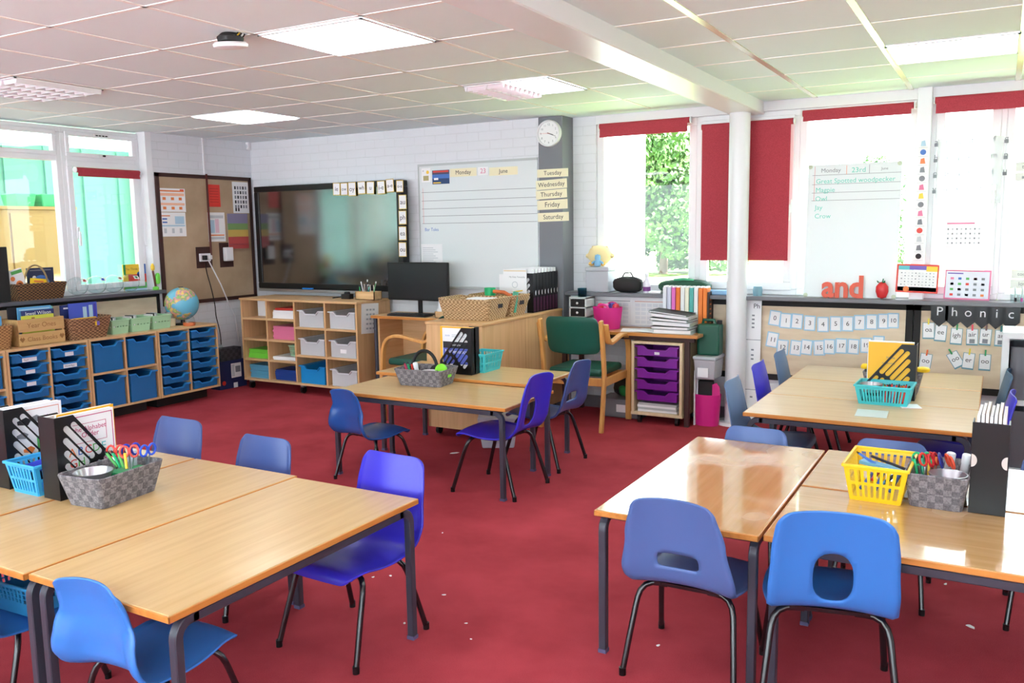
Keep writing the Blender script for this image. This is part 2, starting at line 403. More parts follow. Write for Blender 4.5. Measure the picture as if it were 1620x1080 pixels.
board('display_board', 'low cream display board with black border under the left windows behind the baskets', 2.2, 5.19, 0.70, 0.968, 'left', XL+0.001, HESS, BORDER, 0.03, bottom=False)
bd = board('display_board', 'cream display board with black border holding the two rows of number cards', -1.95, -0.50, 0.34, 0.944, 'back', YW-0.101, HESS, BORDER, 0.045)
board('display_board', 'cream display board with black border holding the phonics cards', -0.495, 2.4, 0.34, 0.944, 'back', YW-0.101, HESS, BORDER, 0.045)
board('display_board', 'white papered board with printed sheets behind the teacher desk', -2.98, -1.97, 0.70, 0.944, 'back', YW-0.101, PAPER, pm('pale_frame', (222, 222, 228), 0.6), 0.012)

# ------------------------------------------------------------------ windows
def window(name, x0, x1, z0, z1, face, at, fr=0.05, dep=0.07, sash=None, transom=None, handle=None):
    w_ = x1-x0; h_ = z1-z0
    t = bpy.data.objects.new(name, None); COL.objects.link(t); t.empty_display_size = 0.1
    t.location = ((x0+x1)/2, at, z0) if face == 'back' else (at, (x0+x1)/2, z0); t.rotation_euler = (0, 0, FACE[face]); struct(t)
    b = MB()
    def ring(a0, a1, c0, c1, f_, y0, y1):
        b.box(a0, a1, y0, y1, c0, c0+f_, UPVC); b.box(a0, a1, y0, y1, c1-f_, c1, UPVC)
        b.box(a0, a0+f_, y0, y1, c0+f_, c1-f_, UPVC); b.box(a1-f_, a1, y0, y1, c0+f_, c1-f_, UPVC)
    ring(-w_/2, w_/2, 0, h_, fr, 0, dep)
    zt = h_ if transom is None else transom-z0
    if transom is not None: b.box(-w_/2+fr, w_/2-fr, 0, dep, zt-fr*0.5, zt+fr*0.5, UPVC)
    if sash: ring(-w_/2+fr*0.8, w_/2-fr*0.8, fr*0.8, zt-(fr*0.8 if transom is None else fr*0.3), sash, -0.015, dep*0.6)
    if transom is not None: ring(-w_/2+fr*0.9, w_/2-fr*0.9, zt+fr*0.4, h_-fr*0.7, 0.035, -0.012, dep*0.6)
    b.build('window_frame', t, bevel=0.004)
    MB().box(-w_/2+fr, w_/2-fr, dep*0.45, dep*0.5, fr, h_-fr, GLASS).build('pane', t)
    if handle:
        hb = MB(); hb.box(handle[0]-0.014, handle[0]+0.014, -0.03, -0.012, handle[1]-0.05, handle[1]+0.05, WHITE)
        hb.box(handle[0]-0.009, handle[0]+0.009, -0.055, -0.03, handle[1]-0.11, handle[1]+0.01, WHITE); hb.build('window_handle', t, bevel=0.004)
    if transom is not None:
        hb = MB(); hb.box(-0.07, 0.07, -0.02, -0.012, h_-0.062, h_-0.038, WHITE)
        for k in (-0.045, -0.016, 0.016, 0.045): hb.box(k-0.011, k+0.011, -0.0215, -0.0195, h_-0.055, h_-0.045, BLACK)
        hb.build('trickle_vent', t)
        hb = MB(); hb.box(-0.03, 0.03, -0.026, -0.012, zt+fr*0.4+0.008, zt+fr*0.4+0.026, WHITE); hb.tube([(0.0, -0.026, zt+0.038), (0.0, -0.045, zt+0.036)], 0.009, BLACK); hb.build('fanlight_catch', t)
    return t
WX = XL-0.09
window('window_1', 1.9, 2.62, 1.0, 2.385, 'left', WX, 0.045, sash=0.05, transom=2.13, handle=None)
window('window_2', 2.62, 3.32, 1.0, 2.385, 'left', WX, 0.045, transom=2.13)
window('window_3', 3.32, 4.42, 1.0, 2.385, 'left', WX, 0.045, transom=2.13)
window('window_4', 4.42, 5.16, 1.0, 2.385, 'left', WX, 0.045, sash=0.05, transom=2.13, handle=(-0.285, 0.52))
struct(MB().box(WX-0.02, XL+0.005, 5.16, 5.222, 0.97, H, UPVC).build('trim_9'))
Yw = YW-0.02
window('window_5', -2.92, -2.08, 0.975, 2.33, 'back', Yw, 0.06)
window('window_6', -2.08, -1.31, 0.975, 2.33, 'back', Yw, 0.045, sash=0.06, handle=(0.325, 0.66))
window('window_7', -1.31, -0.53, 0.975, 2.33, 'back', Yw, 0.05)
window('window_8', -0.45, 0.0, 0.975, 2.33, 'back', Yw, 0.04, sash=0.055, handle=(0.17, 0.72))
window('window_9', 0.0, 0.82, 0.975, 2.33, 'back', Yw, 0.045)
window('window_10', 0.82, 1.62, 0.975, 2.33, 'back', Yw, 0.045, sash=0.055)

for k in range(6): window('window_%d' % (11+k), -6.3+1.5*k, -4.8+1.5*k, 0.55, 2.33, 'back', YB-0.10, 0.05)  # rear windows are added out of view to light the room from behind
def blind(label, x0, x1, ztop, zbot, face, at, group=None, r=0.022, cassette=True, cord=None):
    w_ = x1-x0; t = thing('roller_blind', label, 'blind', ((x0+x1)/2, at, zbot) if face == 'back' else (at, (x0+x1)/2, zbot), FACE[face], group)
    h_ = ztop-zbot
    MB().tube([(-w_/2, 0, h_-r), (w_/2, 0, h_-r)], r, RED, 16).build('roller', t, smooth=True)
    b = MB(); b.box(-w_/2+0.012, w_/2-0.012, -r-0.001, -r+0.001, 0.012, h_-r, RED); b.build('fabric', t)
    MB().box(-w_/2+0.012, w_/2-0.012, -r-0.006, -r+0.004, 0, 0.016, RED).build('bottom_bar', t)
    for s_ in (-1, 1): MB().lathe([(0, 0), (r*1.15, 0), (r*1.15, 0.008), (0, 0.008)], WHITE, (0, 0, 0), 14).build('bracket', t).matrix_local = Matrix.Translation((s_*(w_/2+0.004*s_*s_), 0, h_-r)) @ Matrix.Rotation(PI/2, 4, 'Y')
    if cord:
        pts = [(w_/2+0.01+0.018*math.cos(a), -r, h_-r-cord+0.02*math.sin(a)) for a in [PI+PI*k/8 for k in range(9)]]
        MB().tube([(w_/2-0.002, -r, h_-r)]+pts+[(w_/2+0.018, -r, h_-r)], 0.0022, WHITE, 6).build('pull_cord', t)
    return t
blind('short red roller blind rolled up over the right pane of the left window', 4.50, 5.11, 2.06, 1.985, 'left', XL-0.04, cord=0.62)
blind('short red roller blind over the window with the tree view', -2.86, -2.11, 2.325, 2.215, 'back', 6.51)
blind('long red roller blind pulled most of the way down behind the round column', -2.03, -1.35, 2.265, 1.235, 'back', 6.55)
blind('short red roller blind above the propped small whiteboard', -1.28, -0.555, 2.305, 2.225, 'back', 6.50)
blind('wide short red roller blind above the alphabet poster at the right edge', -0.43, 0.75, 2.325, 2.215, 'back', 6.50)

# ------------------------------------------------------------------ ceiling lights
def louvre(t, w_, d_):
    b = MB(); Mx = Matrix
    b.box(-w_/2, w_/2, -d_/2, -d_/2+0.012, -0.006, 0.0, WHITE); b.box(-w_/2, w_/2, d_/2-0.012, d_/2, -0.006, 0.0, WHITE)
    b.box(-w_/2, -w_/2+0.012, -d_/2, d_/2, -0.006, 0, WHITE); b.box(w_/2-0.012, w_/2, -d_/2, d_/2, -0.006, 0, WHITE)
    b.build('frame', t)
def ceiling_light(label, x0, x1, y0, y1, mode):
    t = thing('ceiling_light', label, 'ceiling light', ((x0+x1)/2, (y0+y1)/2, H-0.005), 0, 'recessed ceiling lights')
    w_ = x1-x0-0.02; d_ = y1-y0-0.02; louvre(t, w_, d_)
    lit0 = {'lit': -w_/2+0.012, 'half': -0.02, 'off': None}[mode]
    if lit0 is not None: MB().box(lit0, w_/2-0.012, -d_/2+0.012, d_/2-0.012, -0.003, 0.0, LITP).build('diffuser', t)
    if mode != 'lit':
        x1_ = w_/2-0.012 if mode == 'off' else -0.02
        b = MB(); b.box(-w_/2+0.012, x1_, -d_/2+0.012, d_/2-0.012, -0.002, 0.0, pm('dim_tray', (150, 150, 152), 0.4)); b.build('reflector_tray', t)
        b = MB(); n = 4; 
        mm = pm('polished_louvre', (236, 232, 240), 0.2, metal=0.15)
        for k in range(5):
            x = -w_/2+0.012+(w_-0.024)*k/4
            if x > x1_+0.01: continue
            b.prism([(x-0.012, 0.0), (x+0.012, 0.0), (x+0.003, -0.03), (x-0.003, -0.03)], -d_/2+0.012, d_/2-0.012, mm)
        for k in range(9):
            y = -d_/2+0.03+(d_-0.06)*k/8
            b.add([(-w_/2+0.012, y-0.01, 0), (-w_/2+0.012, y+0.01, 0), (-w_/2+0.012, y, -0.028), (x1_, y-0.01, 0), (x1_, y+0.01, 0), (x1_, y, -0.028)], [(0, 1, 2), (3, 5, 4), (0, 3, 4, 1), (1, 4, 5, 2), (2, 5, 3, 0)], mm)
        b.build('louvre', t)
    return t
gx = lambda k: -2.391-0.6255*k
gy = lambda k: 1.809+0.578*k
ceiling_light('large bright ceiling light panel nearest the camera, right of the smoke alarm', gx(1), gx(0), gy(2), gy(3), 'lit')
ceiling_light('ceiling light half glowing and half dim louvre, near the grey pier', gx(1), gx(0), gy(5), gy(6), 'half')
ceiling_light('bright ceiling light panel near the corner with the screen', gx(5), gx(4), gy(5), gy(6), 'lit')
ceiling_light('unlit ceiling light with silver louvres at the left edge of the picture', gx(5), gx(4), gy(2), gy(3), 'off')
ceiling_light('bright ceiling light panel between the green shiny ceiling bars at top right', -1.205+0.6255, -1.205+2*0.6255, 3.749+2*0.578, 3.749+3*0.578, 'lit')
for (a, b_) in ((1.296, 2.0), (1.296, 5.5), ): pass
def added_light(x, y): ceiling_light('recessed ceiling light panel added in the unseen part of the room for brightness', x, x+0.6255, y, y+0.578, 'lit')  # extra panels on the unseen ceiling, added to brighten the room
for yy in (gy(-1), gy(-5)):
    added_light(gx(1), yy); added_light(gx(5), yy)
for yy in (3.749-3*0.578, 3.749-8*0.578): added_light(-1.205+0.6255, yy)
for yy in (3.749+2*0.578, 3.749-3*0.578, 3.749-8*0.578): added_light(-1.205+4*0.6255, yy)

# smoke alarm
t = thing('smoke_alarm', 'round white ceiling disc hanging open with wires behind it', 'alarm', (-3.10, 2.90, 2.34))
o = MB().lathe([(0, -0.012), (0.05, -0.009), (0.075, 0.0), (0.078, 0.012), (0.070, 0.02), (0, 0.02)], WHITE, n=32).build('cover', t, smooth=True); o.rotation_euler = (0.12, 0.05, 0)
b = MB(); b.lathe([(0, 0.018), (0.055, 0.02), (0.06, 0.04), (0.04, 0.058), (0, 0.058)], BLACKM, n=24); b.build('base', t, smooth=True)
b = MB()
for k in range(5): b.tube([(0.03, 0.01*k-0.02, 0.03), (0.055, 0.012*k-0.02, 0.045), (0.05, 0.01*k, 0.058)], 0.003, [BLACK, YELL, BLACK, WHITE, BLACK][k], 6)
b.build('wire', t)

# ================================================================== TABLES
def bend(n=6, r=0.05, a0=0, a1=PI/2): return [(r-r*math.cos(a0+(a1-a0)*k/n), r*math.sin(a0+(a1-a0)*k/n)) for k in range(n+1)]
def make_table(L_, D_, top, hz=0.53):
    """long side along local x"""
    t = bpy.data.objects.new('school_table', None); COL.objects.link(t); t.empty_display_size = 0.1
    MB().box(-L_/2+0.004, L_/2-0.004, -D_/2+0.004, D_/2-0.004, hz-0.017, hz, top).build('tabletop', t, bevel=0.002)
    b = MB(); e = 0.005; z0, z1 = hz-0.021, hz-0.0015
    for (x0, x1, y0, y1) in ((-L_/2, L_/2, -D_/2, -D_/2+e), (-L_/2, L_/2, D_/2-e, D_/2), (-L_/2, -L_/2+e, -D_/2, D_/2), (L_/2-e, L_/2, -D_/2, D_/2)): b.box(x0, x1, y0, y1, z0, z1, EDGE)
    b.box(-L_/2+e, L_/2-e, -D_/2+e, D_/2-e, z0, hz-0.0175, EDGE)
    b.build('edge_band', t, bevel=0.002)
    q = 0.028; zr = hz-0.022-q/2-0.002; ix = L_/2-0.02; iy = D_/2-0.022
    b = MB()
    for s_ in (-1, 1): b.box(-ix+0.06, ix-0.06, s_*iy-q/2, s_*iy+q/2, zr-q/2, zr+q/2, STEEL)
    for s_ in (-1, 1): b.box(s_*(ix-0.07)-q/2, s_*(ix-0.07)+q/2, -iy, iy, zr-q/2, zr+q/2-0.002, STEEL)
    b.build('frame_rail', t, bevel=0.003)
    for sx in (-1, 1):
        for sy in (-1, 1):
            r = 0.045; pts = [(sx*(ix-q/2), sy*iy, 0.012)]+[(sx*(ix-q/2-r+r*math.cos(a)), sy*iy, zr-r+r*math.sin(a)) for a in [PI/2*k/7 for k in range(8)]]+[(sx*(ix-0.07-q/2), sy*iy, zr)]
            l = MB().sqtube(pts, q, q, STEEL, (0, 1, 0)).build('leg', t, smooth=True, bevel=0.003)
            MB().box(sx*(ix-q/2)-q/2-0.001, sx*(ix-q/2)+q/2+0.001, sy*iy-q/2-0.001, sy*iy+q/2+0.001, 0, 0.014, pm('grey_foot', (88, 84, 120), 0.6)).build('foot_cap', l)
    return t
TG = 'school tables with charcoal legs'
def table(label, x0, x1, y0, y1, top=TOPA, rz=0, hz=0.53, proto={}):
    w_, d_ = x1-x0, y1-y0; long_y = d_ > w_
    key = (round(max(w_, d_), 2), round(min(w_, d_), 2), top.name, hz)
    if key not in proto: t = proto[key] = make_table(max(w_, d_), min(w_, d_), top, hz)
    else: t = dup(proto[key])
    t.location = ((x0+x1)/2, (y0+y1)/2, 0); t.rotation_euler = (0, 0, rz+(PI/2 if long_y else 0))
    return tag(t, label, 'table', TG)
table('near left school table, its far end by the glossy royal blue chair', -2.405, -1.80, 1.37, 2.46)
table('middle school table of the left group, with the grey woven basket near its end', -3.00, -2.412, 1.36, 2.48)
table('school table of the left group farthest left, under the first black magazine holder', -3.60, -3.01, 1.36, 2.48)
table('front school table of the middle group carrying the small grey woven basket', -3.55, -2.30, 3.96, 4.545)
table('rear school table of the middle group standing against the wooden cabinet', -3.66, -2.43, 4.555, 5.085, TOPA, hz=0.55)
table('smeared shiny school table at right front, left of the seam', -1.18, -0.615, 2.63, 3.81, TOPW)
table('shiny school table at right front with a bright blue chair before it', -0.605, 0.60, 2.65, 3.235, TOPW)
table('smeared school table at right front behind the yellow basket', -0.605, 0.60, 3.245, 3.83, TOPW)
table('long pale school table at the front of the far right group', -1.13, -0.05, 4.42, 4.985, TOPF)
table('pale school table in the middle of the far right group under the turquoise basket', -1.13, -0.05, 4.99, 5.555, TOPF)
table('pale school table of the far right group nearest the number line', -1.13, -0.05, 5.565, 6.13, TOPF)

# ================================================================== SCHOOL CHAIRS
def crom(P, n):
    """Catmull-Rom through P, n samples evenly by arc length"""
    P = [Vector(p) for p in P]; Q = [P[0]*2-P[1]]+P+[P[-1]*2-P[-2]]; out = []
    for i in range(1, len(Q)-2):
        for k in range(24):
            t = k/24; a, b, c, d = Q[i-1], Q[i], Q[i+1], Q[i+2]
            out.append(0.5*((2*b)+(c-a)*t+(2*a-5*b+4*c-d)*t*t+(3*b-3*c+d-a)*t**3))
    out.append(P[-1]); L_ = [0]
    for i in range(1, len(out)): L_.append(L_[-1]+(out[i]-out[i-1]).length)
    res = []; j = 0
    for k in range(n):
        s_ = L_[-1]*k/(n-1)
        while j < len(L_)-2 and L_[j+1] < s_: j += 1
        u = (s_-L_[j])/max(1e-9, L_[j+1]-L_[j]); res.append(out[j].lerp(out[j+1], min(1, u)))
    return res, L_[-1]
def interp(tb, s_):
    for (a, va), (b, vb) in zip(tb, tb[1:]):
        if s_ <= b:
            k = (s_-a)/(b-a); k = k*k*(3-2*k); return va+(vb-va)*k
    return tb[-1][1]
def chair_shell(kind, m, parent):
    """moulded seat and back in one; local: sitter faces +y"""
    prof = [(0.192, 0.298), (0.186, 0.322), (0.165, 0.333), (0.10, 0.331), (0.02, 0.322), (-0.06, 0.320), (-0.12, 0.330), (-0.158, 0.355), (-0.176, 0.40), (-0.190, 0.46), (-0.207, 0.54), (-0.226, 0.62), (-0.234, 0.65)]
    if kind == 'bulge': prof = [(0.190, 0.298), (0.184, 0.322), (0.165, 0.333), (0.10, 0.331), (0.02, 0.320), (-0.06, 0.314), (-0.13, 0.322), (-0.180, 0.352), (-0.200, 0.40), (-0.198, 0.45), (-0.188, 0.51), (-0.200, 0.575), (-0.222, 0.635)]
    NS, NU = 66, 26
    P, Lt = crom([(0, a, b) for a, b in prof], NS)
    if kind == 'bulge': wt = [(0, 0.165), (0.3, 0.185), (0.5, 0.178), (0.62, 0.190), (0.74, 0.175), (0.86, 0.150), (1, 0.138)]
    elif kind == 'slot': wt = [(0, 0.17), (0.3, 0.19), (0.5, 0.178), (0.60, 0.188), (0.8, 0.165), (1, 0.135)]
    elif kind == 'oval': wt = [(0, 0.17), (0.3, 0.19), (0.5, 0.176), (0.62, 0.174), (0.8, 0.167), (1, 0.153)]
    else: wt = [(0, 0.165), (0.3, 0.185), (0.5, 0.178), (0.62, 0.178), (0.8, 0.165), (1, 0.150)]
    rc, rf = (0.045 if kind in ('oval', 'plain') else 0.03), 0.045
    hole = {'oval': (0.212, 0.054, 0.080, 2.6), 'slot': (0.225, 0.070, 0.027, 5.0), 'plain': None, 'bulge': None}[kind]
    def surf(x, L_):
        s_ = max(0, min(1, L_/Lt)); f = s_*(NS-1); i = min(NS-2, int(f)); p = P[i].lerp(P[i+1], f-i); t = (P[i+1]-P[i]).normalized()
        n = Vector((0, t.z, -t.y))            # towards the sitter's back / under the seat
        hw = interp(wt, s_); u = max(-1, min(1, x/hw)); au = abs(u)
        back = max(0, min(1, (s_-0.48)/0.15)); cc = 0.012*(1-back)+0.036*back
        off = -cc*au**2.2
        if kind == 'bulge':
            k = math.exp(-((s_-0.66)/0.10)**2); off += k*(0.030*(1-min(1, (au/0.72)**4)))-0.004*k
        e = max(0, (au-0.90)/0.10); q_ = max(0, min(1, (s_-0.04)/0.12)); off += 0.010*e*e*q_
        return Vector((x, p.y, p.z))+n*off
    def hwr(L_):
        hw = interp(wt, L_/Lt); d = Lt-L_
        if d < rc: hw -= rc-math.sqrt(max(0, rc*rc-(rc-d)**2))
        if L_ < rf: hw -= rf-math.sqrt(max(0, rf*rf-(rf-L_)**2))
        return hw
    Ls = []
    for i in range(NS):
        k = i/(NS-1); k = k+0.055*math.sin(2*PI*k)*-0.5; Ls.append(Lt*k)
    Ls = [0, 0.002, 0.006, 0.012, 0.02]+[L_ for L_ in Ls if 0.026 < L_ < Lt-0.026]+[Lt-0.02, Lt-0.012, Lt-0.006, Lt-0.002, Lt]
    G = [[(hwr(L_)*(-1+2*j/NU), L_) for j in range(NU+1)] for L_ in Ls]
    rem = set()
    if hole:
        hc = Lt-hole[0]-0.0; a, b, pw = hole[1], hole[2], hole[3]
        ins = lambda x, L_: (abs(x)/a)**pw+(abs(L_-hc)/b)**pw
        for i in range(len(Ls)-1):
            for j in range(NU):
                x = sum(G[i+p][j+q][0] for p in (0, 1) for q in (0, 1))/4; L_ = sum(G[i+p][j+q][1] for p in (0, 1) for q in (0, 1))/4
                if ins(x, L_) < 1: rem.add((i, j))
        for i in range(len(Ls)):
            for j in range(NU+1):
                cells = [(i-1, j-1), (i-1, j), (i, j-1), (i, j)]; k = [c in rem for c in cells]
                if any(k) and not all(k):
                    x, L_ = G[i][j]; q = ins(x, L_)**(1/pw); q = q or 1; G[i][j] = (x/q, hc+(L_-hc)/q)
    vs = [surf(x, L_) for R in G for (x, L_) in R]; fs = []; n = NU+1
    for i in range(len(Ls)-1):
        for j in range(NU):
            if (i, j) not in rem: fs.append((i*n+j, i*n+j+1, (i+1)*n+j+1, (i+1)*n+j))
    mb = MB(); mb.add(vs, fs, m); o = mb.build('seat_shell', parent, smooth=True)
    for p in o.data.polygons: p.use_smooth = True
    md = o.modifiers.new('thickness', 'SOLIDIFY'); md.thickness = 0.007; md.offset = 0
    return o
def make_chair(kind, m):
    t = bpy.data.objects.new('school_chair', None); COL.objects.link(t); t.empty_display_size = 0.1
    chair_shell(kind, m, t)
    b = MB()
    for y in (0.085, -0.085): b.box(-0.115, 0.115, y-0.012, y+0.012, 0.299, 0.311, TUBE)
    for x in (-0.1, 0.1): b.box(x-0.011, x+0.011, -0.1, 0.1, 0.300, 0.3115, TUBE)
    b.build('underframe', t)
    for sx in (-1, 1):
        for sy in (-1, 1):
            P, _ = crom([(sx*0.07, sy*0.085, 0.302), (sx*0.125, sy*0.092, 0.300), (sx*0.158, sy*0.112, 0.270), (sx*0.172, sy*0.145, 0.17), (sx*0.188, sy*0.193, 0.010)], 16)
            l = MB().tube(P, 0.0105, TUBE, 10).build('leg', t, smooth=True)
            MB().tube([P[-1]+Vector((0, 0, 0.016)), P[-1]-Vector((0, 0, 0.010))], 0.0122, BLACK, 10).build('foot_cap', l, smooth=True)
    return t
C_ROYAL = col('royal_blue_plastic', (56, 50, 196), 0.3); C_BLUE = col('bright_blue_plastic', (56, 124, 206), 0.35); C_GREY = col('greyed_blue_plastic', (80, 108, 166), 0.42)
C_MID = col('deep_blue_plastic', (28, 84, 160), 0.25); C_NAVY = col('navy_blue_plastic', (62, 86, 148), 0.35); C_SLATE = col('slate_blue_plastic', (98, 122, 160), 0.4)
CH = {}
def chair(kind, m, x, y, face, label, sc=1.0):
    k = (kind, m.name)
    if k not in CH: t = CH[k] = make_chair(kind, m)
    else: t = dup(CH[k])
    t.location = (x, y, 0); t.rotation_euler = (0, 0, -math.radians(face)); t.scale = (sc, sc, sc)
    return tag(t, label, 'chair', 'plastic school chairs')
chair('bulge', C_BLUE, -2.09, 1.55, -3, 'bright blue school chair at bottom left, its bulging back to the camera', 0.92)
chair('bulge', C_BLUE, -2.74, 1.52, -3, 'blue school chair cut off by the left picture edge, a mesh basket on its seat', 0.92)
chair('plain', C_ROYAL, -2.02, 2.33, 183, 'glossy royal blue school chair without a hole, under the end of the near left table')
chair('plain', C_NAVY, -3.31, 2.40, 180, 'dull navy school chair behind the left tables, the left one of two')
chair('plain', C_NAVY, -2.73, 2.38, 180, 'dull navy school chair behind the left tables, the one nearer the royal blue chair', 0.97)
chair('bulge', C_MID, -3.26, 4.02, 13, 'shiny deep blue school chair with bulging back at the front of the middle tables', 0.91)
chair('oval', C_ROYAL, -2.475, 4.195, -90, 'royal blue school chair with an oval hole, right end of the middle tables', 1.06)
chair('slot', C_NAVY, -2.50, 4.80, -90, 'navy school chair with a small hand hole, just left of the green armchair', 1.04)
chair('slot', C_GREY, -0.85, 2.74, 0, 'greyish blue school chair with a wide hand slot before the right front table')
chair('oval', C_BLUE, -0.42, 2.75, -12, 'bright blue school chair with a round hole in its back at front right', 1.05)
chair('plain', C_GREY, -0.93, 3.66, 180, 'greyish blue school chair behind the smeared right front table, farther left of two', 0.90)
chair('plain', C_GREY, -0.36, 3.67, 180, 'greyish blue school chair showing right behind the yellow basket', 0.90)
chair('plain', C_GREY, 0.26, 3.68, 180, 'school chair tucked under the right front tables, legs showing below the holder', 0.9)
chair('plain', C_SLATE, -1.03, 4.78, 90, 'slate blue school chair at the left of the far tables, nearest the camera')
chair('plain', C_ROYAL, -1.04, 5.42, 90, 'royal blue school chair at the left of the far tables, between two slate ones')
chair('plain', C_SLATE, -1.03, 5.98, 90, 'slate blue school chair at the left of the far tables, below the number cards')
chair('plain', C_ROYAL, -0.15, 4.92, -90, 'royal blue school chair at the right end of the far tables')
chair('plain', col('teal_grey_plastic', (66, 96, 122), 0.4), -0.17, 5.52, -90, 'dark teal grey school chair at the right end of the far tables', 1.03)

# light blue mesh basket on the seat of the cut-off chair
def bar_wall(mb, p0, p1, q0, q1, nb, m, rows=((0.12, 0.46), (0.54, 0.88)), frac=0.5, th=0.003):
    """slotted wall between bottom edge p0-p1 and top edge q0-q1"""
    p0, p1, q0, q1 = map(Vector, (p0, p1, q0, q1)); nrm = (p1-p0).cross(q0-p0).normalized()*th
    def cell(u0, u1, v0, v1):
        P = [p0.lerp(p1, u).lerp(q0.lerp(q1, u), v) for u, v in ((u0, v0), (u1, v0), (u1, v1), (u0, v1))]
        Q = [p+nrm for p in P]; mb.add(P+Q, [(0, 1, 2, 3), (7, 6, 5, 4), (0, 4, 5, 1), (1, 5, 6, 2), (2, 6, 7, 3), (3, 7, 4, 0)], m)
    vs = [0]+[v for r_ in rows for v in r_]+[1]
    for k in range(0, len(vs), 2): cell(0, 1, vs[k], vs[k+1])
    for (a, b_) in rows:
        mg = 0.07; cell(0, mg, a, b_); cell(1-mg, 1, a, b_); st = (1-2*mg)/nb
        for k in range(nb-1 if nb > 1 else 0):
            c = mg+st*(k+1); cell(c-st*(1-frac)/2, c+st*(1-frac)/2, a, b_)
def plastic_basket(name, label, loc, rz, w0, d0, w1, d1, h_, m, nb=9, rows=((0.12, 0.46), (0.54, 0.88)), cat='basket', group=None):
    t = thing(name, label, cat, loc, rz, group)
    B = [(-w0/2, -d0/2, 0), (w0/2, -d0/2, 0), (w0/2, d0/2, 0), (-w0/2, d0/2, 0)]; T = [(-w1/2, -d1/2, h_), (w1/2, -d1/2, h_), (w1/2, d1/2, h_), (-w1/2, d1/2, h_)]
    b = MB()
    for k in range(4):
        n_ = nb if k % 2 == 0 else max(3, int(nb*d0/w0)); bar_wall(b, B[k], B[(k+1) % 4], T[k], T[(k+1) % 4], n_, m, rows)
    b.build('slotted_wall', t)
    MB().box(-w0/2, w0/2, -d0/2, d0/2, 0, 0.004, m).build('base', t)
    r = MB(); e = 0.008
    for (x0, x1, y0, y1) in ((-w1/2-e, w1/2+e, -d1/2-e, -d1/2+0.002), (-w1/2-e, w1/2+e, d1/2-0.002, d1/2+e), (-w1/2-e, -w1/2+0.002, -d1/2, d1/2), (w1/2-0.002, w1/2+e, -d1/2, d1/2)): r.box(x0, x1, y0, y1, h_-0.008, h_+0.003, m)
    r.build('rim', t, bevel=0.003, segs=2)
    return t
def open_basket(name, label, loc, rz, w0, d0, w1, d1, h_, m, th=0.008, cat='basket', group=None, handle=None, rim=True, hollow_rim=None, curve=0):
    """tapered woven basket with real wall thickness; handle = (w,h,z) hole look on the ends"""
    t = thing(name, label, cat, loc, rz, group); b = MB(); n = 6
    def ring(k, ins):
        w_ = w0+(w1-w0)*k-2*ins; d_ = d0+(d1-d0)*k-2*ins; out = []
        rr_ = min(w_, d_)*0.12
        for (cx, cy, a0) in ((w_/2-rr_, -d_/2+rr_, -PI/2), (w_/2-rr_, d_/2-rr_, 0), (-w_/2+rr_, d_/2-rr_, PI/2), (-w_/2+rr_, -d_/2+rr_, PI)):
            for q in range(4): a = a0+PI/2*q/3; out.append((cx+rr_*math.cos(a), cy+rr_*math.sin(a)))
        return out
    rings = []
    for k in range(n+1): rings.append((ring(k/n, 0), h_*k/n))
    for k in range(n, 0, -1): rings.append((ring(k/n, th), h_*k/n))
    rings.append((ring(0, th), 0.006))
    vs = []; 
    for R, z in rings:
        for (x, y) in R: vs.append((x, y, z+(curve*(2*abs(x)/w1)**2*(z/h_)**2 if curve else 0)))
    N_ = len(rings[0][0]); fs = []
    for i in range(len(rings)-1):
        for k in range(N_): a = i*N_+k; b_ = i*N_+(k+1) % N_; fs.append((a, b_, b_+N_, a+N_))
    fs.append(tuple(range(N_-1, -1, -1))); fs.append(tuple((len(rings)-1)*N_+k for k in range(N_)))
    b.add(vs, fs, m); b.build('basket_body', t, smooth=True)
    if rim:
        R = ring(1, th/2); pts = [(x, y, h_+(curve*(2*abs(x)/w1)**2 if curve else 0)) for x, y in R]; pts.append(pts[0])
        MB().tube(pts, th*0.62, m, 8, cap=False).build('rim', t, smooth=True)
    if handle:
        hw, hh, hz, inner = handle
        for s_ in (-1, 1):
            xx = s_*((w0+(w1-w0)*hz/h_)/2+0.0012); q = MB()
            q.add([(xx, a*hw/2, hz+c*hh/2) for a, c in ((-1, -1), (1, -1), (1, 1), (-1, 1))], [(0, 1, 2, 3)], inner); q.build('hand_hole', t)
    return t
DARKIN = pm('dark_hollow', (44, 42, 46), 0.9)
plastic_basket('mesh_basket', 'light blue mesh basket sitting on the cut-off blue chair at the left edge', (-2.73, 1.57, 0.303), 0.05, 0.24, 0.18, 0.27, 0.21, 0.10, LBLUE, 12, ((0.45, 0.58), (0.62, 0.75), (0.79, 0.92)))

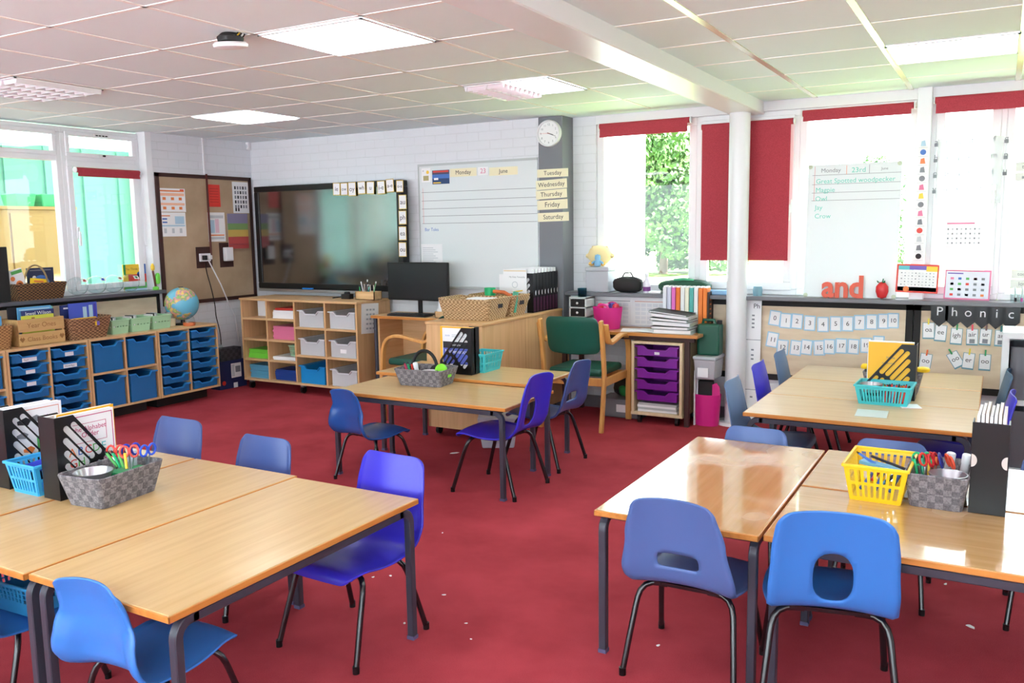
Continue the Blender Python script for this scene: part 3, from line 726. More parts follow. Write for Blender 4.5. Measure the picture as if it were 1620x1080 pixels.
# ================================================================== STORAGE
def tray_parts(t, w_, d_, h_, body, rim, card=None, mo=None):
    """local: front at y=0, base at z=0"""
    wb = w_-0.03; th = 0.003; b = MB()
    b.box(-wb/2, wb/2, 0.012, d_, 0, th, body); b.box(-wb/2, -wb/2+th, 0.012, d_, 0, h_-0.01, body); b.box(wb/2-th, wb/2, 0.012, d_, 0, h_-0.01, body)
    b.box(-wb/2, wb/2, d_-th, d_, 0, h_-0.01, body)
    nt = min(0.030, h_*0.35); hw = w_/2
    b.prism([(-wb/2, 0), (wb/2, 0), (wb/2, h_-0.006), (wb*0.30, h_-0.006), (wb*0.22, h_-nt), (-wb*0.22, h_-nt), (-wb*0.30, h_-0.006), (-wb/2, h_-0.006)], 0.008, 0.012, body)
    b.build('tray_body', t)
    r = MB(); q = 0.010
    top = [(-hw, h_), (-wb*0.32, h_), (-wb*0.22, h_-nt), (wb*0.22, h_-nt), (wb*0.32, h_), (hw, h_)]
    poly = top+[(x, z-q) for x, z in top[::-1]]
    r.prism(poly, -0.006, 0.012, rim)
    r.box(-hw, -hw+0.018, 0.012, d_, h_-0.008, h_, rim); r.box(hw-0.018, hw, 0.012, d_, h_-0.008, h_, rim); r.box(-hw, hw, d_-0.004, d_+0.002, h_-0.008, h_, rim)
    r.build('rim', t)
    if card:
        cw, ch, txt = card; c = MB(); zc = (h_-nt)/2-0.004; c.box(-cw/2, cw/2, 0.006, 0.0078, zc-ch/2, zc+ch/2, PAPER)
        if txt: c.text(txt, -cw*0.4, zc-ch*0.2, ch*0.55, INK, 0.0055, 'l')
        c.build('label_card', t)
    return t
def tray(name, label, loc, rz, w_, d_, h_, body, rim, group, card=None, proto={}):
    key = (round(w_, 3), round(d_, 3), round(h_, 3), body.name, str(card))
    if key not in proto:
        t = thing(name, label, 'tray', loc, rz, group); proto[key] = tray_parts(t, w_, d_, h_, body, rim, card); return t
    t = dup(proto[key], loc, rz, label, group); return t

# low tray unit along the left wall. local x = +Y of the room
UX = -6.20   # front plane
def unit(label, y0, y1, cols, shelves):
    """carcass with a divider; cols: y positions of dividers"""
    t = thing('tray_unit', label, 'storage unit', (UX, (y0+y1)/2, 0), PI/2, 'low wooden tray units along the left wall'); w_ = y1-y0; d_ = 0.40; th = 0.018; z0, z1 = 0.10, 0.684
    MB().box(-w_/2, w_/2, 0, d_, z1-th, z1, BEECH).build('top_panel', t, bevel=0.002); MB().box(-w_/2+th, w_/2-th, 0.002, d_, z0, z0+th, BEECH).build('base_panel', t)
    for s_ in (-1, 1): MB().box(s_*w_/2-(th if s_ > 0 else 0), s_*w_/2+(0 if s_ > 0 else th), 0.0, d_, z0, z1-th, BEECHZ).build('side_panel', t)
    for c in cols: MB().box(c-(y0+y1)/2-th/2, c-(y0+y1)/2+th/2, 0.003, d_-0.01, z0+th, z1-th, BEECHZ).build('divider', t)
    MB().box(-w_/2+th, w_/2-th, d_-0.008, d_-0.001, z0+th, z1-th, BEECH).build('back_panel', t)
    for (a, b_, z) in shelves: MB().box(a-(y0+y1)/2, b_-(y0+y1)/2, 0.004, d_-0.01, z-th/2, z+th/2, BEECH).build('shelf', t)
    MB().box(-w_/2+0.05, w_/2-0.05, 0.13, d_-0.03, 0.0, z0, BLACKM).build('plinth', t)
    return t
YD = [2.86, 3.19, 3.52, 3.85, 4.17, 4.50, 4.81, 5.13, 5.45]
unit('wooden tray unit at the left edge with deep blue trays, under the light wicker basket', 2.87, 3.515, [3.19], [(2.89, 3.18, 0.40), (3.20, 3.50, 0.40)])
unit('wooden tray unit with two columns of shallow blue trays, some with white label cards', 3.52, 4.165, [3.845], [])
unit('wooden tray unit with four deep blue trays in the middle of the left row', 4.17, 4.80, [4.49], [(4.19, 4.48, 0.40), (4.50, 4.78, 0.40)])
unit('wooden tray unit with two columns of unlabelled shallow blue trays, under the globe', 4.805, 5.45, [5.128], [])
cards = {(0, 0): (0.11, 0.030, 'Paper'), (0, 1): (0.07, 0.028, ''), (0, 2): (0.07, 0.028, ''), (1, 0): (0.07, 0.03, ''), (1, 1): (0.11, 0.03, 'Word Mats')}
ordn = ['top', 'second', 'third', 'fourth', 'fifth', 'bottom']
cdef = [((3.538, 3.836), 'fourth column of trays from the right end'), ((3.854, 4.147), 'third column of shallow trays from the right end'),
        ((4.823, 5.119), 'column of shallow blue trays below the globe, left of the last'), ((5.137, 5.432), 'last column of shallow blue trays at the right end')]
cn = ['first shallow column from the left edge', 'column just left of the four deep trays', 'column just right of the four deep trays', 'rightmost column']
for ci, ((a, b_), _) in enumerate(cdef):
    for k in range(6):
        cdn = cards.get((ci, k)); z = 0.118+0.0912*(5-k)+0.004
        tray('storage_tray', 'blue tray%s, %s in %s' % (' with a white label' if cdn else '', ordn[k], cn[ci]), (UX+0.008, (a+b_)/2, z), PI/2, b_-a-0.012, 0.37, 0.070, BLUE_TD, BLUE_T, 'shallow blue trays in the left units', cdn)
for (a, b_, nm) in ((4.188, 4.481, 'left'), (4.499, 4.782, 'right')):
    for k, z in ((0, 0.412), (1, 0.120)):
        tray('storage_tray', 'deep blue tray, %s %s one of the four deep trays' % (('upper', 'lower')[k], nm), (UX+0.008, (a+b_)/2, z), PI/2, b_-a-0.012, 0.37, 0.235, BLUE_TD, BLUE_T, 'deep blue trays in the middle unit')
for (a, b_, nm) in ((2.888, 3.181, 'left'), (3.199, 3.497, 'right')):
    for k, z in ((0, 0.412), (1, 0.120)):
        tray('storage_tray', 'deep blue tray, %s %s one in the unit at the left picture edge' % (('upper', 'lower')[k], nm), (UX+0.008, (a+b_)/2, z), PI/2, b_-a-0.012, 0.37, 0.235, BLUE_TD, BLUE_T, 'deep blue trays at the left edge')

# pigeonhole unit below the screen
CX0, CX1, CY0, CY1 = -6.33, -4.90, 5.86, 6.34
t = thing('pigeonhole_unit', 'beech pigeonhole unit on castors with sixteen compartments below the big screen', 'storage unit', ((CX0+CX1)/2, CY0, 0)); w_ = CX1-CX0; th = 0.018; z0, z1 = 0.085, 0.88; d_ = CY1-CY0
MB().box(-w_/2-0.01, w_/2+0.01, -0.01, d_, z1-0.02, z1, BEECH).build('top_panel', t, bevel=0.003)
MB().box(-w_/2, w_/2, 0, d_, z0, z0+0.02, BEECH).build('base_panel', t)
for s_ in (-1, 1): MB().box(s_*w_/2-(th if s_ > 0 else 0), s_*w_/2+(0 if s_ > 0 else th), 0, d_, z0+0.02, z1-0.02, BEECHZ).build('side_panel', t)
divs = [-6.33+0.018, -5.995, -5.645, -5.275, -4.918]; divx = [-5.995, -5.645, -5.275]
for c in divx: MB().box(c-(CX0+CX1)/2-th/2, c-(CX0+CX1)/2+th/2, 0.002, d_-0.01, z0+0.02, z1-0.02, BEECHZ).build('divider', t)
MB().box(-w_/2+th, w_/2-th, d_-0.01, d_-0.002, z0+0.02, z1-0.02, BEECH).build('back_panel', t)
shz = [[0.29, 0.485, 0.685], [0.29, 0.485, 0.685], [0.36, 0.62], [0.36, 0.62]]
edges = [(-6.312, -6.004), (-5.986, -5.654), (-5.636, -5.284), (-5.266, -4.918)]
for ci, zz in enumerate(shz):
    for z in zz: MB().box(edges[ci][0]-(CX0+CX1)/2, edges[ci][1]-(CX0+CX1)/2, 0.003, d_-0.012, z-0.009, z+0.009, BEECH).build('shelf', t)
for sx in (-1, 0, 1):
    for y in (0.05, d_-0.05):
        c = MB(); c.box(sx*(w_/2-0.05)-0.018, sx*(w_/2-0.05)+0.018, y-0.018, y+0.018, 0.06, z0, SILVER); c.tube([(sx*(w_/2-0.05)-0.012, y, 0.032), (sx*(w_/2-0.05)+0.012, y, 0.032)], 0.032, BLACK, 16); c.build('castor', t)
cc = [((a+b_)/2, b_-a) for a, b_ in edges]
tg = 'clear trays in the pigeonhole unit'
for (ci, z, nm, cdn) in ((2, 0.630, 'upper left', None), (3, 0.630, 'upper right', None), (2, 0.370, 'middle left', None), (3, 0.370, 'middle right', (0.07, 0.035, '')), (3, 0.106, 'lower right, holding purple things', None)):
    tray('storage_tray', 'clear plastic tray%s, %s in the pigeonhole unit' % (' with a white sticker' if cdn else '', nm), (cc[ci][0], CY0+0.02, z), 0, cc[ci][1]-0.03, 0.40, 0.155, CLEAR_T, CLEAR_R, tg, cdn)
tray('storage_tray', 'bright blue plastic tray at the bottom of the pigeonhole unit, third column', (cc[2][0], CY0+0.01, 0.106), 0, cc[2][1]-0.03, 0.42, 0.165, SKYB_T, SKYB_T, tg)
def stack(name, label, cat, loc, rz, w_, d_, h_, n, mats, group=None, jit=0.006, th=None):
    """a pile of n single things"""
    for k in range(n):
        m = mats[k % len(mats)]; hh = h_/n
        b = MB(); b.box(-w_/2+0.001, w_/2-0.002, -d_/2+0.002, d_/2-0.002, 0.0008, hh-0.0008, PAPER); b.box(-w_/2+0.001, w_/2-0.001, -d_/2, -d_/2+0.004, 0.0006, hh-0.0012, m); b.box(-w_/2+0.001, w_/2-0.001, d_/2-0.004, d_/2, 0.0006, hh-0.0012, m); b.box(-w_/2, w_/2, -d_/2, d_/2, 0, 0.0009, m); b.box(-w_/2, w_/2, -d_/2, d_/2, hh-0.0012, hh-0.0003, m); b.box(-w_/2-0.0008, -w_/2, -d_/2, d_/2, 0, hh-0.0003, m)
        o = b.build(name); put(o, (loc[0]+random.uniform(-jit, jit), loc[1]+random.uniform(-jit, jit), loc[2]+hh*k), rz+random.uniform(-0.03, 0.03)+(PI if k % 2 else 0))
        tag(o, label % ('top' if k == n-1 else 'bottom' if k == 0 else ['', 'second', 'third', 'fourth', 'fifth', 'sixth', 'seventh'][k]+' from the bottom'), cat, group)
Y0 = CY0+0.16
stack('exercise_book', 'white exercise book in the upper second compartment pile, %s', 'exercise book', (cc[1][0], Y0, 0.695), 0, 0.27, 0.22, 0.075, 5, [PAPER], 'white exercise books')
stack('exercise_book', 'red exercise book lying over the white exercise books in the pigeonhole unit, %s', 'exercise book', (cc[1][0], Y0+0.02, 0.771), 0, 0.25, 0.22, 0.02, 2, [col('red_cover', (206, 60, 52))], 'red exercise books')
stack('exercise_book', 'pink exercise book in the pigeonhole unit, %s of the pink pile', 'exercise book', (cc[1][0], Y0, 0.495), 0, 0.285, 0.22, 0.125, 7, [col('pink_cover', (226, 122, 160))], 'pink exercise books')
stack('exercise_book', 'dark blue exercise book in the bottom second compartment, %s of the pile', 'exercise book', (cc[1][0], Y0, 0.106), 0.04, 0.285, 0.22, 0.10, 6, [col('navy_cover', (28, 62, 140))], 'dark blue exercise books')
stack('exercise_book', 'pale blue exercise book in the bottom left compartment, %s of the pile', 'exercise book', (cc[0][0], Y0, 0.106), 0, 0.275, 0.22, 0.125, 7, [col('pale_blue_cover', (92, 164, 196))], 'pale blue exercise books')
stack('exercise_book', 'lime green exercise book in the third left compartment, %s of the pile', 'exercise book', (cc[0][0], Y0, 0.30), 0, 0.28, 0.22, 0.085, 5, [col('lime_cover', (118, 210, 66))], 'lime green exercise books')
o = MB().box(-0.055, 0.055, -0.10, 0.10, 0, 0.07, col('red_cover', (206, 60, 52))).build('card_box', bevel=0.003); tag(put(o, (cc[0][0]+0.09, Y0+0.10, 0.4945)), 'small red box at the back of the second left compartment', 'box')
o = MB().box(-0.13, 0.13, -0.006, 0.006, 0, 0.155, PAPER).build('paper_pad'); tag(put(o, (cc[0][0]+0.02, Y0+0.02, 0.6945), 0.1), 'white paper pad standing in the top left compartment', 'paper pad')
plastic_basket('small_basket', 'small mint slotted basket in the third compartment of the second column', (cc[1][0]+0.07, Y0+0.03, 0.335), 0, 0.12, 0.16, 0.14, 0.18, 0.10, MINT, 8)
stack('paper_sheet', 'white paper lying in the compartment above the dark blue books, %s sheet', 'paper', (cc[1][0]-0.01, Y0, 0.2995), 0.05, 0.28, 0.24, 0.033, 3, [PAPER], 'loose paper in the pigeonhole unit')
o = MB(); o.box(-0.12, 0.12, -0.002, 0, -0.15, 0.12, PAPER)
for k in range(5):
    for j in range(3): o.box(-0.055+j*0.045, -0.025+j*0.045, -0.0026, -0.002, 0.055-k*0.042, 0.075-k*0.042-0.004, pm('grid_grey', (176, 182, 190), 0.7))
o = o.build('timetable_sheet'); put(o, (CX1+0.001, 6.04, 0.735), PI/2, 0.06); tag(o, 'white timetable sheet taped to the right side of the pigeonhole unit', 'sheet')
o = MB().box(-0.02, 0.02, -0.03, 0, 0, 0.2, BLACK).build('power_strip', bevel=0.004); tag(put(o, (CX1+0.001, 6.22, 0.2), PI/2), 'dark power strip hanging on the right side of the pigeonhole unit', 'power strip')

# ================================================================== FLAT THINGS ON WALLS
def sheet(name, label, cat, r, ax, val, face, draw=None, base=PAPER, tilt=0, group=None, th=0.0016, out=0.0):
    """r = left, top, right, bottom as seen; laid on the plane ax=val"""
    A = px(r[0], r[1], ax, val); B = px(r[2], r[3], ax, val); C_ = px(r[2], r[1], ax, val); D = px(r[0], r[3], ax, val)
    h_ = ((A.z-D.z)+(C_.z-B.z))/2; hor = 1 if face == 'left' else 0
    w_ = abs((C_[hor]-A[hor])+(B[hor]-D[hor]))/2; ctr = (A+B+C_+D)/4
    b = MB(); b.box(-w_/2, w_/2, -th, 0, -h_/2, h_/2, base)
    if draw: draw(b, w_, h_, -th-0.0004)
    o = b.build(name); 
    if face == 'left': ctr.x = val+out
    else: ctr.y = val-out
    put(o, ctr, FACE[face], tilt); tag(o, label, cat, group); return o
def T(txt, size=0.6, m=INK, dx=0, dz=-0.22, fit=0.86):
    def f(b, w_, h_, y):
        _, _, wd = glyphs(txt); k = min(h_*size, fit*w_/max(wd, 0.01)); b.text(txt, dx*w_, dz*k*1.4, k, m, y)
    return f
def bars(specs):
    """specs: (x0,x1,z0,z1,mat) in fractions from -0.5..0.5 ; or ('t',text,x,z,size,mat)"""
    def f(b, w_, h_, y):
        for q, sp in enumerate(specs):
            if sp[0] == 't': b.text(sp[1], sp[2]*w_, sp[3]*h_, sp[4]*h_, sp[5], y-0.0003, 'c')
            elif sp[0] == 'o': b.disc(sp[1]*w_, y-0.0002, sp[2]*h_, sp[3]*min(w_, h_), sp[4], 16)
            else: b.quad(sp[0]*w_, sp[1]*w_, sp[2]*h_, sp[3]*h_, y-0.0001*(q % 4), sp[4])
    return f
GR1 = pm('pale_grey_print', (196, 200, 206), 0.7); GR2 = pm('mid_grey_print', (130, 134, 142), 0.7); PBL = pm('pale_blue_print', (176, 208, 228), 0.7)
ORG = col('orange_print', (232, 128, 62)); REDP = col('red_print', (224, 62, 50)); BLUP = col('blue_print', (60, 110, 190)); GRNP = col('green_print', (90, 180, 90)); YELP = col('yellow_print', (244, 206, 60)); TEALM = col('teal_marker', (90, 200, 180)); PNKP = col('pink_print', (226, 120, 160)); PURP = col('purple_print', (110, 90, 180))
LW = XL+0.0135
sheet('poster', 'white poster with orange headings and small orange figures on the brown noticeboard', 'poster', (252, 298, 293, 335), 'x', LW, 'left',
      bars([(-0.46, 0.46, 0.36, 0.42, ORG), (-0.46, 0.46, 0.18, 0.30, col('peach_print', (244, 190, 160))), (-0.46, 0.46, -0.22, -0.12, col('peach_print', (244, 190, 160)))]+[(x, x+0.12, z, z+0.12, ORG) for x in (-0.38, -0.06, 0.24) for z in (0.0, -0.40)]+[(0.3, 0.46, 0.42, 0.47, REDP)]))
sheet('poster', 'white poster with blue bands and small pictures below the orange poster', 'poster', (253, 336, 294, 374), 'x', LW, 'left',
      bars([(-0.44, -0.1, 0.34, 0.38, ORG), (-0.40, -0.22, 0.2, 0.26, BLUP), (-0.40, -0.22, 0.06, 0.12, BLUP), (0.08, 0.44, 0.02, 0.34, PBL), (0.12, 0.4, 0.2, 0.26, BLUP), (-0.46, 0.46, -0.08, -0.02, PBL)]+[(x, x+0.1, -0.36, -0.16, GR1) for x in (-0.36, -0.06, 0.24)]))
sheet('notice', 'small solid red notice on the brown noticeboard', 'notice', (329, 292, 348, 327), 'x', LW, 'left', bars([(-0.36, 0.36, z, z+0.03, col('dark_red_print', (186, 40, 36))) for z in (0.3, 0.18, 0.06, -0.06, -0.18, -0.3)]), base=REDP)
sheet('chart', 'white chart of dark hand sign pictures in rows at the top right of the noticeboard', 'chart', (368, 288, 393, 337), 'x', LW, 'left',
      bars([(-0.38+0.165*i-0.0, -0.28+0.165*i, 0.36-0.15*j-0.10, 0.36-0.15*j, GR2 if (i+j) % 3 else INK) for j in range(5) for i in range(5)]+[(-0.38+0.165*i, -0.28+0.165*i, -0.44, -0.34, INK) for i in range(2)]))
sheet('poster', 'pale sheet with pink middle column and fine print on the noticeboard', 'poster', (329, 336, 356, 382), 'x', LW, 'left', bars([(-0.42, 0.42, 0.3, 0.4, GR1), (-0.08, 0.14, -0.2, 0.28, col('pale_pink', (226, 190, 206))), (-0.42, 0.42, -0.3, -0.26, ORG), (-0.42, 0.42, -0.42, -0.34, GR1), (-0.42, -0.12, -0.2, 0.24, PBL)]))
sheet('chart', 'rainbow banded feelings chart hanging over the thermostat on the noticeboard', 'chart', (357, 338, 389, 393), 'x', LW, 'left',
      bars([(-0.5, 0.5, 0.22, 0.5, col('violet_band', (136, 128, 160))), (-0.5, 0.5, 0.04, 0.22, col('green_band', (124, 158, 100))), (-0.5, 0.5, -0.16, 0.04, col('gold_band', (206, 176, 92))), (-0.5, 0.5, -0.5, -0.16, col('rose_band', (188, 78, 78)))]+[(-0.45, 0.45, z, z+0.008, col('violet_band', (136, 128, 160))) for z in (0.13, -0.06, -0.25, -0.38)]), out=0.03)
t = thing('wall_socket', 'white double wall socket with plugs on a dark square of the noticeboard', 'socket', px(323, 407, 'x', LW), PI/2)
MB().box(-0.095, 0.095, -0.002, 0, -0.10, 0.10, BROWN).build('backing_card', t); MB().box(-0.065, 0.065, -0.02, -0.002, -0.038, 0.038, WHITE).build('socket_plate', t, bevel=0.004)
MB().box(-0.045, -0.01, -0.06, -0.02, -0.025, 0.02, BLACK).build('black_plug', t, bevel=0.004); MB().box(0.015, 0.05, -0.06, -0.02, -0.02, 0.02, WHITE).build('white_plug', t, bevel=0.004)
t = thing('thermostat', 'white switch box on a dark square at the right of the noticeboard', 'switch', px(358, 403, 'x', LW), PI/2)
MB().box(-0.085, 0.085, -0.002, 0, -0.12, 0.12, BROWN).build('backing_card', t); MB().box(-0.045, 0.05, -0.05, -0.002, -0.06, 0.075, WHITE).build('housing', t, bevel=0.008, segs=3)
P0 = px(330, 412, 'x', LW+0.06); P1 = px(363, 482, 'x', LW+0.04)
o = MB().tube([P0, P0.lerp(P1, 0.5)+Vector((0.02, 0, -0.01)), P1, px(372, 500, 'x', XL+0.03), px(378, 540, 'x', XL+0.03)], 0.006, WHITE, 8).build('white_cable', smooth=True); tag(o, 'white cable running down from the wall socket behind the pigeonhole unit', 'cable')
pp, _ = crom([px(325, 414, 'x', LW+0.06), px(327, 430, 'x', XL+0.05), px(334, 455, 'x', XL+0.05), px(340, 482, 'x', XL+0.04), px(342, 500, 'x', XL+0.04), px(348, 525, 'x', XL+0.05), px(350, 545, 'x', XL+0.05)], 24)
o = MB().tube(pp, 0.0045, BLACK, 8).build('black_cable', smooth=True); tag(o, 'thin black cable hanging from the wall socket to behind the tray unit', 'cable')
t = thing('motion_sensor', 'small white sensor box high in the corner below the ceiling', 'sensor', px(393, 230, 'y', YT)); t.rotation_euler = (0, 0, 0.3)
MB().box(-0.035, 0.035, -0.06, -0.005, -0.05, 0.06, WHITE).build('housing', t, bevel=0.012, segs=3); MB().disc(0, -0.0605, -0.015, 0.022, GR1).build('lens', t)

# ---- big screen
SX0, SX1, SZ0, SZ1 = -6.50, -4.68, 0.925, 1.95
t = thing('interactive_screen', 'big black interactive screen on the back wall above the pigeonhole unit', 'screen', ((SX0+SX1)/2, 6.27, SZ0)); w_ = SX1-SX0; h_ = SZ1-SZ0
b = MB(); b.box(-w_/2, w_/2, 0, 0.10, h_-0.055, h_, BLACK); b.box(-w_/2, w_/2, 0, 0.10, 0.02, 0.075, BLACK); b.box(-w_/2, -w_/2+0.06, 0, 0.10, 0.075, h_-0.055, BLACK); b.box(w_/2-0.06, w_/2, 0, 0.10, 0.075, h_-0.055, BLACK); b.build('bezel', t, bevel=0.006)
MB().box(-w_/2+0.06, w_/2-0.06, 0.012, 0.08, 0.075, h_-0.055, SCREEN).build('screen_panel', t)
MB().box(-w_/2+0.03, w_/2-0.3, -0.03, 0.06, -0.006, 0.02, SILVER).build('pen_tray', t, bevel=0.004)
MB().box(-0.3, -0.16, -0.028, -0.012, 0.022, 0.036, col('blue_pen', (40, 130, 220))).build('blue_marker', t, bevel=0.004)
MB().box(w_/2, w_/2+0.025, 0.02, 0.07, 0.62, 0.86, BLACK).build('side_connector', t, bevel=0.008)
YC = 6.268
GOLD = col('gold_border', (214, 184, 84))
def phon(txt, r, tilt=0, cg='phonics cards on the screen'):
    def d(b, w_, h_, y): b.quad(-w_/2+0.005, w_/2-0.005, -h_/2+0.006, h_/2-0.006, y, PAPER); T(txt, 0.5, INK, fit=0.7)(b, w_, h_, y-0.0006)
    sheet('phonics_card', 'gold edged card reading "%s" stuck on the screen frame' % txt, 'card', r, 'y', YC, 'back', d, GOLD, tilt, cg)
for (txt, x0, x1, y0, y1, tl) in (('ie', 527, 538, 289, 309, 0.03), ('ow', 539, 550, 289, 309, 0), ('oy', 551, 563, 288, 310, 0), ('wh', 566, 578, 287, 307, -0.02), ('u', 580, 592, 287, 307, 0.04), ('i-e', 597, 609, 286, 307, -0.03), ('a-e', 611, 623, 283, 304, -0.05), ('o-e', 627, 638, 285, 304, 0.02),
                             ('au', 631, 643, 308, 331, 0), ('ph', 631, 643, 333, 355, 0), ('ea', 631, 643, 358, 380, 0), ('ou', 631, 643, 383, 406, 0)):
    phon(txt, (x0, y0, x1, y1), tl)

# ---- whiteboard on the back wall
YB2 = YT-0.006
def wbdraw(b, w_, h_, y):
    DL = pm('board_line', (120, 124, 132), 0.6)
    for z in (0.262, 0.175, 0.095, 0.02, -0.055): b.quad(-w_/2+0.02, w_/2, z*h_, z*h_+0.004, y, DL)
    b.quad(-w_/2+0.05, -w_/2+0.053, -0.055*h_, 0.34*h_, y, REDP)
    b.text('Bar Tales', -w_*0.42, -0.115*h_, 0.045, BLUP, y, 'l')
A = px(667, 265, 'y', YB2); t = thing('whiteboard', 'large wall whiteboard ruled with lines between the screen and the grey pier', 'whiteboard', ((-4.56-3.365)/2, YT, 1.0)); w_ = 1.195; h_ = 1.06
b = MB(); b.box(-w_/2, w_/2, -0.014, 0, 0, h_, pm('board_white', (224, 230, 232), 0.25)); wbdraw2 = MB(); b.build('writing_surface', t)
b = MB(); b.box(-w_/2, w_/2, -0.02, 0, h_, h_+0.02, pm('board_rail', (188, 194, 196), 0.4)); b.box(-w_/2-0.012, -w_/2, -0.02, 0, 0, h_+0.02, pm('board_rail', (188, 194, 196), 0.4)); b.box(-w_/2, w_/2, -0.05, 0, -0.02, 0, pm('board_rail', (188, 194, 196), 0.4)); b.build('frame', t)
b = MB(); y = -0.0146
DL = pm('board_line', (120, 124, 132), 0.6)
for zz in (0.83, 0.755, 0.685, 0.62, 0.555): b.quad(-w_/2+0.02, w_/2-0.003, zz, zz+0.0035, y, DL)
b.quad(-w_/2+0.035, -w_/2+0.0375, 0.555, 0.87, y, REDP); b.text('Bar Tales', -w_/2+0.045, 0.49, 0.04, BLUP, y, 'l'); b.build('ruled_lines', t)
YK = YT-0.0145
def daycard(txt, r, where, tilt=0, val=YK, cg=None, base=CREAM): sheet('word_card', 'cream card reading "%s" %s' % (txt, where), 'card', r, 'y', val, 'back', T(txt, 0.72, INK), base, tilt, cg)
daycard('Monday', (712, 266, 754, 279), 'at the top of the large whiteboard', 0.0)
sheet('word_card', 'white card with pink handwriting "23rd" at the top of the large whiteboard', 'card', (756, 264, 772, 277), 'y', YK, 'back', T('23', 0.85, PNKP, fit=0.9), PAPER)
daycard('June', (774, 264, 819, 277), 'at the top of the large whiteboard')
sheet('photo_card', 'small blue sea picture card at the top left of the large whiteboard', 'picture', (684, 269, 711, 291), 'y', YK, 'back', bars([(-0.5, 0.5, 0.2, 0.5, col('dusk', (70, 60, 90))), (-0.45, 0.45, 0.34, 0.46, REDP), (-0.5, 0.5, -0.1, 0.2, BLUP), (-0.4, -0.15, -0.2, -0.05, PAPER), (-0.45, 0.0, -0.44, -0.36, YELP)]), col('deep_sea', (20, 60, 110)))
sheet('photo_card', 'small white card with two yellow pictures at the whiteboard top left corner', 'picture', (667, 266, 681, 288), 'y', YK, 'back', bars([('o', 0.2, 0.2, 0.16, YELP), (-0.3, 0.3, -0.4, -0.05, col('khaki', (170, 160, 110))), ('o', -0.3, 0.3, 0.08, GR1)]))
sheet('printed_sheet', 'white printed sheet taped at the lower left edge of the large whiteboard', 'sheet', (665, 386, 700, 418), 'y', YK, 'back', bars([(-0.38, 0.1+0.2*(k % 3)*0.5, 0.3-k*0.1, 0.33-k*0.1, GR1) for k in range(8)]))
# pier: clock and day cards
PY = 6.38
t = thing('wall_clock', 'round white wall clock with red second hand on the grey pier', 'clock', px(868, 211, 'y', PY-0.02)); t.location.y = PY
R_ = 0.108
b = MB(); b.lathe([(0, 0), (R_, 0), (R_, -0.03), (R_-0.006, -0.038), (R_-0.014, -0.034), (R_-0.016, -0.02), (0, -0.02)], WHITE, axis='y', n=40); b.build('case', t, smooth=True)
b = MB(); b.disc(0, -0.0205, 0, R_-0.016, PAPER, 32)
for n_ in range(1, 13):
    a = PI/2-n_*PI/6; b.text(str(n_), 0.072*math.cos(a), 0.072*math.sin(a)-0.008, 0.024, GR2, -0.021)
b.build('dial', t)
def hand(a, L_, wd, m, y, nm):
    a = math.radians(90-a); dx, dz = math.cos(a), math.sin(a); b = MB()
    b.add([(-dx*0.012-dz*wd, y, -dz*0.012+dx*wd), (-dx*0.012+dz*wd, y, -dz*0.012-dx*wd), (dx*L_+dz*wd*0.5, y, dz*L_-dx*wd*0.5), (dx*L_-dz*wd*0.5, y, dz*L_+dx*wd*0.5)], [(0, 1, 2, 3)], m); b.build(nm, t)
hand(108, 0.045, 0.0035, INK, -0.023, 'hour_hand'); hand(112, 0.07, 0.0025, INK, -0.024, 'minute_hand'); hand(272, 0.08, 0.0012, REDP, -0.025, 'second_hand')
for (txt, r, tl) in (('Tuesday', (850, 267, 899, 280), 0), ('Wednesday', (848, 284, 897, 299), -0.04), ('Thursday', (848, 300, 897, 314), -0.04), ('Friday', (850, 316, 898, 331), -0.03), ('Saturday', (851, 336, 900, 350), -0.02)):
    sheet('word_card', 'cream card reading "%s" on the grey pier below the clock' % txt, 'card', r, 'y', PY-0.001, 'back', T(txt, 0.74, INK), CREAM, tl, 'day name cards on the grey pier', out=0.0)

# ---- number cards and phonics cards on the low boards
YN = YW-0.101-0.0135
for n_, (x, y, tl) in enumerate([(1226, 503, 0.12), (1243, 507, 0.05), (1261, 508, 0.06), (1281, 511, 0.02), (1302, 513, -0.03), (1322, 512, -0.02), (1341, 512, -0.01), (1360, 510, -0.02), (1379, 509, -0.02), (1398, 508, -0.03), (1413, 507, -0.02),
                                 (1222, 537, 0.14), (1238, 549, 0.05), (1259, 550, 0.08), (1276, 549, 0.08), (1296, 550, -0.06), (1312, 548, -0.02), (1331, 547, 0.0), (1350, 548, 0.03), (1370, 546, -0.02), (1390, 543, 0.0)]):
    hw, hh = 9.2, 12
    def d(b, w_, h_, yy, n_=n_): b.quad(-w_/2+0.008, w_/2-0.008, -h_/2+0.008, h_/2-0.008, yy, PAPER); T(str(n_), 0.42, INK, fit=0.55)(b, w_, h_, yy-0.0005)
    sheet('number_card', 'pale blue edged number card "%d" on the cream board' % n_, 'card', (x-hw, y-hh, x+hw, y+hh), 'y', YN, 'back', d, col('number_card_blue', (160, 206, 232)), tl, 'number cards 0 to 20', out=0.0005*(n_ % 3))
FLAG = pm('black_glossy_flag', (34, 33, 36), 0.22)
for k, (ch, x) in enumerate(zip('Phonic', (1487, 1510, 1532, 1555, 1577, 1600))):
    P_ = px(x, 482+k*0.8, 'y', YN-0.012); b = MB(); b.prism([(-0.053, 0), (0.053, 0), (0.053, -0.10), (0, -0.15), (-0.053, -0.10)], -0.0015, 0, FLAG); b.text(ch, 0, -0.072, 0.085, PAPER, -0.0022)
    o = b.build('bunting_flag'); put(o, P_, 0, 0.0); tag(o, 'shiny black bunting flag with the white letter "%s"' % ch, 'bunting flag', 'flags spelling Phonic')
